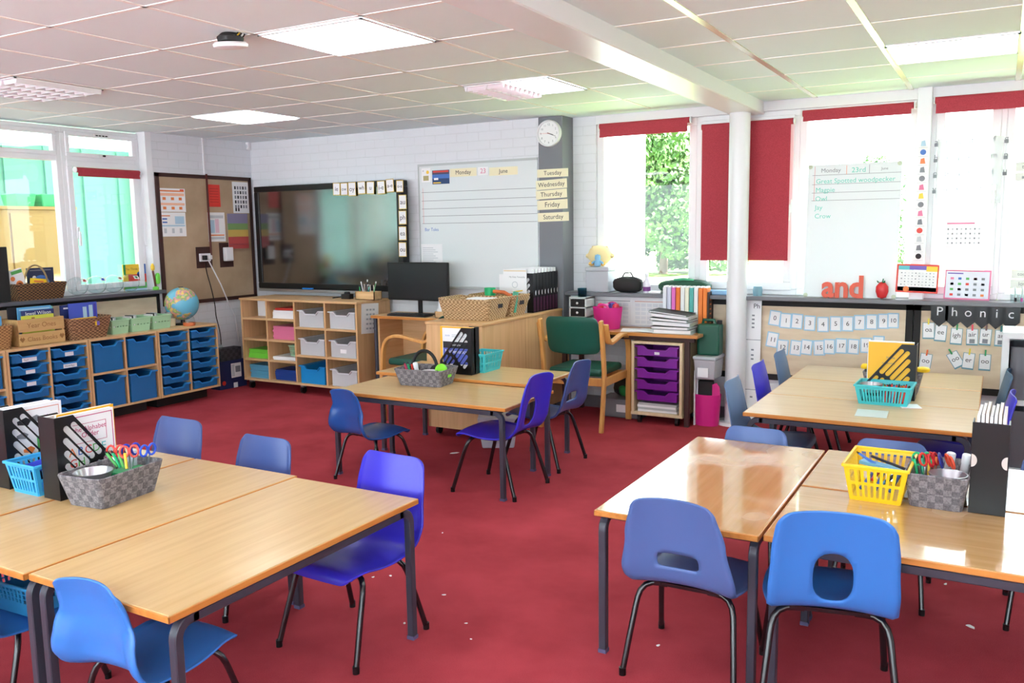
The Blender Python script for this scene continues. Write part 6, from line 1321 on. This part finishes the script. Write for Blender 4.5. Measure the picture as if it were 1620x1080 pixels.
for k, (y0, y1) in enumerate(((4.46, 4.62), (4.645, 4.83), (4.855, 5.04))):
    o = plastic_basket('mint_basket', 'pale mint basket in the row on the tray unit, %s' % ['beside the rope basket', 'the middle one of three', 'nearest the globe'][k], (-6.42, (y0+y1)/2, UZ), PI/2, y1-y0-0.02, 0.20, y1-y0, 0.23, 0.115, MINT, 5, ((0.5, 0.58),), group='mint baskets on the tray unit')
    b = MB()
    for q in range(4): b.box(-0.05+0.022*q, -0.034+0.022*q, -0.05+0.01*q, 0.05, 0, 0.12+0.006*(q % 2), [PAPER, INK, PAPER, GR1][q])
    o = b.build('card_bundle'); put(o, (-6.43, (y0+y1)/2, UZ+0.006), PI/2); tag(o, 'bundle of pale cards in the mint basket %s' % ['beside the rope basket', 'in the middle', 'nearest the globe'][k], 'cards', 'card bundles in the mint baskets')
t = thing('tin_pot', 'silver tin standing in a cream tub left of the globe', 'pot', (-6.43, 5.125, UZ)); MB().lathe([(0, 0), (0.045, 0), (0.05, 0.07), (0.046, 0.07), (0.042, 0.005), (0, 0.005)], CREAM, n=20).build('cream_tub', t, smooth=True); MB().lathe([(0.0, 0.008), (0.036, 0.008), (0.038, 0.125), (0.035, 0.125), (0.033, 0.012)], SILVER, n=20).build('tin', t, smooth=True)
t = thing('globe', 'inflatable looking world globe on a dark stand at the end of the tray units', 'globe', (-6.40, 5.24, UZ)); GRd = 0.148
b = MB(); b.lathe([(GRd*math.sin(PI*k/24), 0.19-GRd*math.cos(PI*k/24)) for k in range(25)], globe_mat(), n=40); b.build('globe_ball', t, smooth=True)
b = MB(); b.lathe([(0, 0), (0.07, 0), (0.065, 0.012), (0.02, 0.02), (0.018, 0.045), (0, 0.045)], BLACK, n=24); b.build('stand', t, smooth=True); MB().lathe([(0, 0.335), (0.022, 0.337), (0.02, 0.343), (0, 0.344)], BLACK, n=16).build('pole_cap', t, smooth=True)
t = thing('snow_dome', 'clear dome with an orange base in front of the globe', 'ornament', (-6.27, 5.20, UZ)); MB().lathe([(0.052*math.cos(a), 0.03+0.075*math.sin(a)) for a in [PI/2*k/8 for k in range(9)]], BOWL, n=24).build('dome', t, smooth=True); MB().lathe([(0, 0), (0.05, 0), (0.054, 0.015), (0.05, 0.03), (0, 0.03)], col('terracotta', (206, 110, 60), 0.5), n=24).build('base', t, smooth=True)
# sill of the left window
LZ = 1.0005
t = open_basket('wicker_basket', 'dark wicker basket with an arched handle and books on the left sill', (-6.66, 4.07, LZ), PI/2, 0.36, 0.14, 0.42, 0.18, 0.125, WICK, 0.012)
hp = [(0.0, 0.075*math.cos(a)*1.1, 0.11+0.16*math.sin(a)) for a in [PI*k/14 for k in range(15)]]; MB().tube(hp, 0.007, pm('cane', (150, 126, 90), 0.6), 8).build('handle', t, smooth=True).matrix_local = Matrix.Rotation(0.9, 4, 'Z')
book('white picture book with orange flowers leaning in the dark wicker basket', (-6.67, 3.955, LZ+0.03), PI/2, 0.13, 0.215, 0.012, PAPER, bars([('o', 0.1, 0.45, 0.22, ORG), ('o', 0.1, 0.45, 0.10, REDP), ('o', -0.2, 0.7, 0.14, ORG), (-0.2, 0.48, 0.84, 0.96, GRNP), (-0.4, 0.3, 0.12, 0.2, INK)]), tilt=-0.25, group='books in the dark wicker basket')
book('dark blue picture book with a light blue burst in the dark wicker basket', (-6.72, 4.15, LZ+0.02), PI/2, 0.22, 0.225, 0.012, col('midnight_book', (32, 42, 82)), bars([('o', 0.0, 0.42, 0.33, BLUP), ('o', 0.1, 0.4, 0.22, col('cyan_print', (90, 180, 220))), (-0.4, 0.4, 0.9, 0.93, GR2), ('o', -0.25, 0.66, 0.07, PAPER)]), group='books in the dark wicker basket')
book('small yellow book lying at the front of the dark wicker basket', (-6.63, 4.06, LZ+0.03), PI/2, 0.13, 0.135, 0.008, YELL, bars([(-0.3, 0.3, 0.78, 0.88, ORG)]), tilt=0.12, group='books in the dark wicker basket')
for k, y in enumerate((4.43, 4.60, 4.765, 4.925)):
    nm = ['red', 'dark blue', 'brown', 'green'][k]; t = thing('clear_jar', 'round clear plastic jar on its side with a %s sticker on the left sill' % nm, 'jar', (-6.68, y, LZ), 0, 'clear jars on the left sill')
    b = MB(); prof = [(0.0, -0.07), (0.045, -0.068), (0.07, -0.04), (0.078, 0.0), (0.07, 0.045), (0.052, 0.06), (0.055, 0.07)]; b.lathe(prof, BOWL, (0, 0, 0), 28); o = b.build('jar_body', t, smooth=True); o.matrix_local = Matrix.Translation((0, 0, 0.079)) @ Matrix.Rotation(PI/2, 4, 'Y')
    q = MB(); q.quad(-0.024, 0.024, -0.018, 0.018, 0, PAPER); q.disc(0, -0.0006, 0, 0.013, col('sticker_'+nm.replace(' ', '_'), [(170, 60, 60), (50, 90, 200), (150, 110, 70), (50, 130, 80)][k]), 14); o = q.build('sticker', t); o.matrix_local = Matrix.Translation((0.058, 0.03, 0.125)) @ Matrix.Rotation(PI/2, 4, 'Z') @ Matrix.Rotation(-0.7, 4, 'X')
book('bright picture book titled "The Three Kids" with a red house and green grass', (-6.735, 5.03, LZ), PI/2, 0.23, 0.235, 0.012, YELP, bars([(-0.5, 0.5, 0.0, 0.32, GRNP), (-0.5, 0.5, 0.3, 0.38, ORG), (-0.3, 0.5, 0.36, 0.62, REDP), ('o', 0.2, 0.6, 0.12, BLUP), (-0.5, -0.4, 0.6, 1.0, GRB), (0.32, 0.5, 0.55, 1.0, BLUP), (-0.5, 0.5, 0.0, 0.08, PBL)]+[('t', 'The Three Kids', -0.02, 0.78, 0.13, BRN)]))
t = thing('toy_figure', 'tall lime green and brown toy figure at the end of the left sill', 'toy', (-6.64, 5.165, LZ)); LG = col('lime_plastic', (124, 226, 84), 0.4)
MB().lathe([(0, 0), (0.026, 0), (0.028, 0.02), (0.014, 0.03)], LG, n=16).build('foot', t, smooth=True); MB().tube([(0, 0, 0.02), (0, -0.008, 0.09), (0, -0.02, 0.17)], 0.010, col('brown_plastic', (104, 58, 48), 0.5), 10).build('toy_body', t, smooth=True); lump(t, 'wing', LG, 0.03, 0.045, 0.10, 4, t, 0.05, loc=(0.01, 0.02, 0.05)); MB().lathe([(0, 0.17), (0.016, 0.18), (0.018, 0.21), (0.008, 0.235), (0, 0.24)], YELP, (0, -0.02, 0), 14).build('head', t, smooth=True)
o = MB().box(-0.02, 0.02, -0.14, 0.14, 0, 0.42, BLACKM).build('black_case', bevel=0.004); put(o, (-6.64, 3.70, LZ)); tag(o, 'tall black case standing on the left sill at the picture edge', 'case')
# boxes in the corner
b = MB(); NVB = col('navy_carton', (22, 34, 84), 0.6); b.box(-0.16, 0.16, 0, 0.14, 0, 0.27, NVB); b.quad(-0.02, 0.10, 0.10, 0.24, -0.0006, PAPER); b.quad(0.03, 0.09, 0.15, 0.21, -0.001, GR2); b.quad(-0.015, 0.02, 0.11, 0.23, -0.0009, GR1); b.quad(0.0, 0.05, 0.0, 0.05, -0.0006, PAPER); b.disc(-0.11, -0.0006, 0.06, 0.022, REDP, 16)
o = b.build('navy_carton'); put(o, (-6.42, 5.65, 0), 0.42+PI/4*0.0+0.35); o.rotation_euler[2] = PI/2-0.06; o.location = (-6.45, 5.83, 0); tag(o, 'navy blue cardboard box with white labels on the floor in the corner', 'box')
t = thing('patterned_box', 'dark grey patterned box on the navy carton in the corner', 'box', (-6.535, 5.83, 0.2705), PI/2-0.06); MB().box(-0.15, 0.14, -0.06, 0.05, 0, 0.12, weave('dark_lattice', (74, 74, 80), (52, 52, 58), 30, 30)).build('box_body', t)
o = MB().lathe([(0, 0), (0.03, 0), (0.034, 0.02), (0.02, 0.04), (0, 0.045)], BOWL, n=16).build('glass_jar', smooth=True); put(o, (-6.53, 5.75, 0.391)); tag(o, 'small clear jar on the dark patterned box in the corner', 'jar')

# ================================================================== THINGS ON THE SCHOOL TABLES
def scissors(label, loc, rz, m, lean=0.0, group='children scissors'):
    t = thing('scissors', label, 'scissors', loc, rz, group)
    for s_ in (-1, 1):
        pts = [(s_*0.017+0.015*math.cos(a), 0, 0.105+0.022*math.sin(a)) for a in [2*PI*k/12 for k in range(13)]]; MB().tube(pts, 0.0042, m, 7, cap=False).build('handle_loop', t, smooth=True)
        MB().prism([(s_*0.012, 0.085), (s_*0.004, 0.085), (-s_*0.002, 0.0), (0.0, 0.0)] if s_ < 0 else [(0.004, 0.085), (0.012, 0.085), (0.0, 0.0), (-0.002, 0.0)], s_*0.0012-0.001, s_*0.0012+0.001, SILVER).build('blade', t)
    t.rotation_euler = (lean, 0, rz); return t
def pencil(label, p0, p1, m, r=0.004, group='pens and pencils in the table baskets', name='pencil', cat='pencil'):
    p0 = Vector(p0); p1 = Vector(p1); b = MB(); b.tube([p0, p1], r, m, 7); b.tube([p1, p1+(p1-p0).normalized()*0.012], r, INK, 7, rr=[r, r*0.2]); o = b.build(name, smooth=True); tag(o, label, cat, group); return o
def glue(label, loc, rx=0.1, ry=0.1):
    t = thing('glue_stick', label, 'glue stick', loc, 0, 'glue sticks in the grey baskets'); t.rotation_euler = (rx, ry, 0)
    MB().lathe([(0, 0), (0.014, 0), (0.014, 0.07), (0, 0.07)], WHITE, n=18).build('tube_body', t, smooth=True); MB().lathe([(0, 0.07), (0.0155, 0.07), (0.0155, 0.1), (0.013, 0.103), (0, 0.103)], pm('milky_cap', (232, 236, 240), 0.35), n=18).build('cap', t, smooth=True); return t
def bowl(label, loc, r, h_):
    t = thing('tin_bowl', label, 'bowl', loc); MB().lathe([(0, 0), (r*0.7, 0), (r, h_), (r+0.004, h_), (r+0.004, h_-0.003), (r*0.72, -0.0), (0, 0.0)], SILVER, n=32).build('bowl_body', t, smooth=True); return t
GB = (GREYW)
ga = 0.0
# big basket at left: base corners about (-3.00,1.86) (-2.74,1.81) (-2.75,2.05)
open_basket('grey_basket', 'large grey strap woven basket on the left tables with scissors and a tin bowl', (-2.83, 1.955, TZ), 0.12, 0.17, 0.25, 0.22, 0.31, 0.115, GREYW, 0.006, group='grey strap woven baskets')
# basket long axis is y; hand hole on the near short end
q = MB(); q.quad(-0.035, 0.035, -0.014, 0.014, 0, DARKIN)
bowl('shiny tin bowl in the front end of the large grey basket', (-2.845, 1.89, TZ+0.07), 0.065, 0.045)
o = MB().taper(0.09, 0.10, 0.12, 0.13, 0, 0.085, col('emerald_plastic', (20, 150, 90), 0.4)).build('green_caddy', bevel=0.005); put(o, (-2.825, 2.02, TZ+0.007), 0.12); tag(o, 'emerald green caddy holding scissors in the large grey basket', 'caddy')
for k in range(4): scissors('pair of scissors with %s in the large grey basket' % ['red and green handles', 'coral red handles', 'dark blue handles', 'bright blue handles'][k], (-2.86+0.04*(k % 2)+0.01*k, 1.99+0.028*k, TZ+0.055), 0.6+0.3*k, [REDP, col('coral_plastic', (226, 90, 80)), col('dark_blue_plastic2', (40, 60, 190)), col('blue_plastic2', (50, 90, 220))][k], 0.1*(k-1.5))
for k in range(4): pencil('green pencil in the large grey basket, one of four', (-2.86+0.018*k, 2.0, TZ+0.1), (-2.89+0.022*k, 1.98+0.01*k, TZ+0.155), [GRNP, col('emerald_pen', (20, 176, 110)), GRNP, YELP][k], 0.0055, group='green pencils in the large grey basket')
glue('white glue stick at the far end of the large grey basket', (-2.86, 2.07, TZ+0.05))
plastic_basket('blue_basket', 'light blue slotted basket wedged between the two left magazine holders', (-3.168, 1.93, TZ), 0.0, 0.15, 0.20, 0.185, 0.24, 0.12, LBLUE, 8, group='slotted plastic baskets')
for k in range(6): pencil('dark blue pencil lying in the light blue basket', (-3.23+0.02*k, 1.86, TZ+0.09), (-3.21+0.018*k, 1.99, TZ+0.108), col('dark_blue_plastic2', (40, 60, 190)), 0.006, group='dark blue pencils in the light blue basket')
# middle tables
open_basket('grey_basket', 'small grey woven basket on the front middle table before the maths holder', (-3.13, 4.40, TZ), 0.12, 0.29, 0.19, 0.35, 0.25, 0.105, GREYW, 0.006, group='grey strap woven baskets', handle=(0.05, 0.026, 0.065, col('lime_glimpse', (120, 220, 50))))
t = thing('tape_measure', 'lime green tape reel in the small grey basket on the middle table', 'tape', (-3.03, 4.42, TZ+0.075), 0.3); MB().lathe([(0, -0.015), (0.036, -0.015), (0.038, 0), (0.036, 0.015), (0, 0.015)], col('lime_tape', (140, 236, 40), 0.4), (0, 0, 0.02), 22, 'y').build('reel', t, smooth=True)
t = thing('headphones', 'black headphones propped in the small grey basket', 'headphones', (-3.17, 4.44, TZ+0.03), 0.2)
MB().tube([(0.085*math.cos(a), 0, 0.06+0.115*math.sin(a)) for a in [PI*k/14 for k in range(15)]], 0.011, BLACKM, 10).build('headband', t, smooth=True)
for s_ in (-1, 1): MB().lathe([(0, -0.018), (0.034, -0.015), (0.036, 0.0), (0.034, 0.015), (0, 0.018)], BLACKM, (s_*0.075, 0, 0.05), 18, 'y').build('ear_cup', t, smooth=True)
glue('white glue stick in the small grey basket on the middle table', (-3.17, 4.37, TZ+0.04), 0.2, -0.1)
bowl('small tin bowl in the small grey basket on the middle table', (-3.08, 4.36, TZ+0.06), 0.045, 0.035)
for k in range(3): pencil('%s pen at the left of the small grey basket' % ['raspberry', 'emerald', 'dark red'][k], (-3.25+0.02*k, 4.37, TZ+0.05), (-3.27+0.028*k, 4.36, TZ+0.128), [col('raspberry', (190, 50, 90)), col('emerald_pen', (20, 176, 110)), REDP][k], 0.006)
plastic_basket('turquoise_basket', 'small turquoise slotted basket right of the maths holder on the middle tables', (-3.01, 4.90, 0.551), 0.0, 0.13, 0.20, 0.165, 0.24, 0.125, TURQ, 8, group='slotted plastic baskets')
# right front
plastic_basket('yellow_basket', 'yellow slotted basket on the right front tables', (-0.335, 3.265, TZ), -0.02, 0.16, 0.23, 0.205, 0.275, 0.13, YELL, 8, group='slotted plastic baskets')
for k in range(7): pencil('blue toned pencil in the yellow basket', (-0.39+0.016*k, 3.20+0.02*(k % 3), TZ+0.03+0.012*(k % 3)), (-0.37+0.017*k, 3.33, TZ+0.05+0.014*(k % 4)), [BLUP, col('dark_blue_plastic2', (40, 60, 190)), REDP, BLUP, SKB, INK, BLUP][k], 0.0065, group='pencils in the yellow basket')
o = MB().box(-0.075, 0.075, -0.02, 0.02, 0, 0.012, col('sky_ruler', (110, 180, 220))).build('eraser_block'); put(o, (-0.33, 3.25, TZ+0.10), -0.35, 0.05); tag(o, 'sky blue flat case lying on top in the yellow basket', 'case')
o = pencil('dark pencil lying across the yellow basket', (-0.37, 3.30, TZ+0.125), (-0.25, 3.21, TZ+0.115), INK, 0.005)
o = pencil('bright blue pencil sticking up at the left of the yellow basket', (-0.35, 3.25, TZ+0.11), (-0.41, 3.28, TZ+0.135), BLUP, 0.005)
open_basket('grey_basket', 'grey woven basket of scissors and glue between the yellow basket and black holder', (-0.145, 3.27, TZ), -0.03, 0.165, 0.22, 0.20, 0.285, 0.12, GREYW, 0.006, group='grey strap woven baskets')
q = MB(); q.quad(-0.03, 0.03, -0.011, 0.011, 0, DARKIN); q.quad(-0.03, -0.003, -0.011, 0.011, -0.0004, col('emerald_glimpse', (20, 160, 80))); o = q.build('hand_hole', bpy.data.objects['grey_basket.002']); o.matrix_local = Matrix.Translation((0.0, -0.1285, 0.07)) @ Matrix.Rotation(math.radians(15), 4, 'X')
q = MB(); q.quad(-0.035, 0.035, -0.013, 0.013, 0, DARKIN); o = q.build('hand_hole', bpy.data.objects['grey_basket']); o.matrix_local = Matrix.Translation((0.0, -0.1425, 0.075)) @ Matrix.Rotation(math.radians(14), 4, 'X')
bowl('shiny tin bowl at the front of the grey basket on the right tables', (-0.115, 3.215, TZ+0.075), 0.058, 0.04)
for k in range(5): scissors('pair of scissors with %s handles in the right grey basket' % ['emerald', 'red', 'crimson', 'navy', 'orange red'][k], (-0.19+0.026*k, 3.25+0.012*k, TZ+0.04), 0.4+0.4*k, [col('emerald_pen', (20, 176, 110)), REDP, col('crimson_plastic', (200, 30, 40)), col('navy_plastic2', (30, 40, 130)), col('orange_red', (230, 80, 50))][k], -0.3)
for k in range(2): glue('white glue stick in the right grey basket, %s one' % ['left', 'right'][k], (-0.125+0.05*k, 3.35, TZ+0.055), 0.05, 0.12)
for k in range(4): pencil('%s pencil at the left of the right grey basket' % ['emerald', 'jade', 'yellow', 'orange'][k], (-0.20+0.012*k, 3.24, TZ+0.03), (-0.225+0.022*k, 3.25+0.02*k, TZ+0.145), [col('emerald_pen', (20, 176, 110)), col('jade_pen', (30, 150, 120)), YELP, ORG][k], 0.005)
# finger notches on the right holder spine
hld = [o_ for o_ in bpy.data.objects if o_.name.startswith('magazine_holder') and 'plain spine' in o_.get('label', '')][0]
for s_ in (-1, 1):
    q = MB(); n = 14; q.add([(s_*(0.0525-0.017*math.cos(-PI/2+PI*k/n)), -0.0006, 0.18+0.022*math.sin(-PI/2+PI*k/n)) for k in range(n+1)], [tuple(range(n+1))], pm('notch_paper', (206, 196, 190), 0.7)); q.build('finger_notch', hld)
# far right tables
plastic_basket('turquoise_basket', 'turquoise slotted basket holding a tin on the far right tables', (-0.505, 4.985, TZ), -0.03, 0.235, 0.16, 0.275, 0.21, 0.105, TURQ, 15, ((0.16, 0.80),), group='slotted plastic baskets')
bowl('tin bowl at the left of the turquoise basket on the far tables', (-0.575, 4.985, TZ+0.055), 0.055, 0.045)
for k in range(10): pencil('red or dark pencil in the turquoise basket on the far tables', (-0.50+0.011*k, 4.93, TZ+0.012), (-0.50+0.012*k, 5.03, TZ+0.085+0.004*(k % 3)), [REDP, INK, REDP, BLUP, REDP, INK, REDP, ORG, REDP, INK][k], 0.005, group='pencils in the far turquoise basket')
open_basket('grey_basket', 'grey basket hidden behind the holder of yellow books on the far tables', (-0.50, 5.33, TZ), 0.0, 0.26, 0.17, 0.31, 0.22, 0.12, GREYW, 0.006, group='grey strap woven baskets')
for k, x in enumerate((-0.64, -0.345)): o = lump(None, 'yellow_cloth', YELL, 0.07, 0.07, 0.03, 11+k, None, 0.1); o.location = (x, 5.33, TZ+0.125); tag(o, 'yellow duster over the %s end of the hidden grey basket' % ['left', 'right'][k], 'duster', 'yellow dusters')
o = MB().box(-0.075, 0.075, -0.09, 0.09, 0, 0.0015, pm('worksheet', (206, 216, 216), 0.35)).build('worksheet'); put(o, (-0.53, 4.66, TZ+0.0005), 0.05); tag(o, 'pale laminated worksheet lying on the front of the far tables', 'worksheet')
o = MB().box(-0.05, 0.05, -0.06, 0.06, 0, 0.002, PAPER).quad(-0.05, 0.05, 0.001, 0.002, -0.0605, REDP).build('booklet'); put(o, (-0.375, 4.93, TZ+0.0005), 0.3); tag(o, 'small red and white booklet sticking out under the turquoise basket', 'booklet')
for k, (x, y) in enumerate(((-0.02, 3.02), (-0.50, 3.10))):
    pass
# scraps on the carpet
for k, (x, y, s_) in enumerate(((719, 716, 0.022), (1535, 990, 0.016), (1496, 923, 0.008), (618, 910, 0.008), (703, 940, 0.007), (590, 912, 0.006), (640, 985, 0.006), (1041, 1020, 0.009), (738, 985, 0.005), (700, 842, 0.005), (548, 925, 0.005), (745, 1010, 0.004))):
    P_ = px(x, y, 'z', 0.002); r = random.Random(k); b = MB(); n = 6; b.prism([(s_*(0.6+0.6*r.random())*math.cos(2*PI*q/n)*1.4, s_*(0.5+0.5*r.random())*math.sin(2*PI*q/n)) for q in range(n)], -0.0008, 0.0008, PAPER)
    o = b.build('paper_scrap'); o.location = (P_.x, P_.y, 0.0009); o.rotation_euler = (PI/2, 0, r.random()*3); tag(o, ['torn white paper scrap on the carpet under the middle tables', 'white paper scrap on the carpet at front right'][k] if k < 2 else 'tiny white scrap on the red carpet', 'paper scrap', None if k < 2 else 'tiny scraps on the carpet')

# ================================================================== OUTSIDE
GRASS = pm('grass', (96, 150, 44), 0.9); _nt, _N, _L, _b = nodes(GRASS); _L.new(ramp(_nt, noise(_nt, coords(_nt), 1.5, 6), [(0.3, (104, 128, 60)), (0.7, (142, 162, 94))]), _b.inputs['Base Color'])
PAVE = pm('paving', (226, 226, 222), 0.9)
o = MB().box(-40, 40, YW+0.25, 60, -0.6, -0.16, GRASS).build('lawn'); tag(o, 'mown green lawn outside the right hand windows', 'lawn', kind='structure'); del o['label']; del o['category']
o = MB().box(-30, XL-0.41, -16, YW+0.2, -0.6, -0.16, PAVE).box(XL-0.41, 12, -16, YB-0.2, -0.6, -0.16, PAVE).build('terrace'); struct(o)  # rear slab is unseen, added to bounce sunlight up through the rear windows
LEAF = pm('leaf', (92, 150, 52), 0.7); _nt, _N, _L, _b = nodes(LEAF); _L.new(ramp(_nt, noise(_nt, coords(_nt), 1.1, 4), [(0.3, (34, 74, 26)), (0.7, (92, 130, 62))]), _b.inputs['Base Color']); _b.inputs['Transmission Weight'].default_value = 0.0
BARK = pm('bark', (96, 78, 60), 0.9)
def tree(label, x, y, h_, r, n, seed, cat='tree'):
    t = thing('tree', label, cat, (x, y, -0.16), 0, 'trees outside the right windows'); rnd = random.Random(seed)
    b = MB(); b.tube([(0, 0, 0), (0.05, 0.02, h_*0.3), (0, 0, h_*0.7)], 0.12, BARK, 10, rr=[0.16, 0.12, 0.05]); b.build('trunk', t, smooth=True)
    b = MB(); cl = [(rnd.gauss(0, r*0.45), rnd.gauss(0, r*0.4), h_*(0.08+0.74*rnd.random()), r*rnd.uniform(0.28, 0.5)) for _ in range(26)]
    vs = []; fs = []
    for k in range(n):
        c = cl[k % len(cl)]; a = rnd.random()*2*PI; e = math.asin(rnd.uniform(-1, 1)); rr = c[3]*rnd.uniform(0.75, 1.05); p = Vector((c[0]+rr*math.cos(e)*math.cos(a), c[1]+rr*math.cos(e)*math.sin(a), c[2]+rr*math.sin(e)))
        if p.z < 0.15: p.z = 0.15+rnd.random()*0.3
        u = Vector((rnd.gauss(0, 1), rnd.gauss(0, 1), rnd.gauss(0, 1))).normalized(); v = u.cross(Vector((rnd.gauss(0, 1), rnd.gauss(0, 1), rnd.gauss(0, 1)))).normalized(); s_ = rnd.uniform(0.04, 0.075)*r/1.4; i = len(vs)
        vs += [p-u*s_, p+v*s_*0.6, p+u*s_, p-v*s_*0.6]; fs.append((i, i+1, i+2, i+3))
    b.add(vs, fs, LEAF); b.build('foliage', t)
tree('leafy green tree seen through the window left of the red blind', -10.3, 29.0, 5.3, 2.5, 24000, 1)
tree('paler leafy tree farther off to the right of the nearest tree', -5.0, 36.0, 4.2, 2.0, 9000, 2)
tree('distant bushy tree beyond the lawn at the far left of the window', -15.5, 34.0, 5.0, 2.2, 7000, 8)
# outbuilding corner outside the first right window
t = thing('white_shed', 'white clad outbuilding corner with a downpipe outside the first right window', 'building', (-3.62, 7.75, -0.16)); MB().box(-1.2, 0, 0, 1.8, 0, 3.1, pm('shed_white', (220, 226, 222), 0.6)).build('wall', t); MB().box(-1.3, 0.1, -0.1, 1.9, 3.1, 3.2, pm('shed_roof', (150, 156, 156), 0.7)).build('roof', t); MB().tube([(0.05, 0.3, 0), (0.05, 0.3, 3.0)], 0.035, pm('pipe_grey', (170, 190, 186), 0.5), 12).build('downpipe', t, smooth=True)
# left side: canopy, teal panels, cream cupboard
TEAL = pm('teal_panel', (108, 172, 160), 0.6)
t = thing('canopy_wall', 'pale teal corrugated screen wall outside the left window', 'screen', (-10.2, 5.2, -0.16)); b = MB()
for k in range(72): y = -12.0+k*0.25; b.box(-0.03+0.03*(k % 2), 0.0+0.03*(k % 2), y, y+0.25, 0, 2.75, TEAL)
b.build('panel', t)
for k in range(8): MB().box(0.07, 0.17, -9.6+k*2.0, -9.5+k*2.0, 0, 2.9, WHITE).build('post', t)
t = thing('timber_canopy', 'pale orange timber canopy beams above the terrace outside the left window', 'canopy', (-8.6, 4.0, 2.75)); TIM = wood('canopy_timber', (232, 186, 128), (214, 160, 98), 0.6, 'x')
for k in range(9): MB().box(-1.7, 1.6, -4.2+k*1.0, -4.12+k*1.0, 0, 0.14, TIM).build('beam', t)
for x in (-1.6, 0.2, 1.3): MB().box(x-0.05, x+0.05, -4.3, 4.3, 0.14, 0.26, TIM).build('rail', t)
ROOFS = bpy.data.materials.new('translucent_roof'); ROOFS.use_nodes = True; _nt = ROOFS.node_tree; _tr = _nt.nodes.new('ShaderNodeBsdfTranslucent'); _tr.inputs[0].default_value = (0.35, 0.36, 0.34, 1); _nt.links.new(_tr.outputs[0], _nt.nodes['Material Output'].inputs[0])
MB().box(-1.75, 1.75, -9.5, 4.4, 0.262, 0.275, ROOFS).build('roof_sheet', t)
for x in (-1.6, 1.3):
    for y in (-4.2, 4.2): MB().box(x-0.05, x+0.05, y-0.05, y+0.05, -2.91, 0, TIM).build('post', t)
t = thing('outdoor_cupboard', 'cream wooden cupboard on the terrace outside the left window', 'cupboard', (-8.6, 4.95, -0.16), 0); CRW = pm('cream_timber', (176, 142, 88), 0.6)
MB().box(-0.25, 0.25, -0.75, 0.62, 0.05, 1.92, CRW).build('cupboard_body', t, bevel=0.005); MB().box(-0.27, 0.27, -0.77, 0.64, 1.92, 1.95, CRW).build('top_panel', t)
for s_ in (0, 1): MB().box(0.251, 0.266, -0.73+s_*0.68, -0.07+s_*0.68, 0.1, 1.88, CRW).build('door', t)
for k, (y, m_, nm) in enumerate(((5.15, col('leaf_box', (70, 190, 130), 0.5), 'left'), (5.42, col('leaf_box', (70, 190, 130), 0.5), 'right'))):
    o = MB().taper(0.22, 0.18, 0.26, 0.22, 0, 0.13, m_).build('green_tub', bevel=0.008); put(o, (-8.6, y, 1.791)); tag(o, 'green plastic tub on the outdoor cupboard, the %s of two' % nm, 'tub', 'green tubs outdoors')
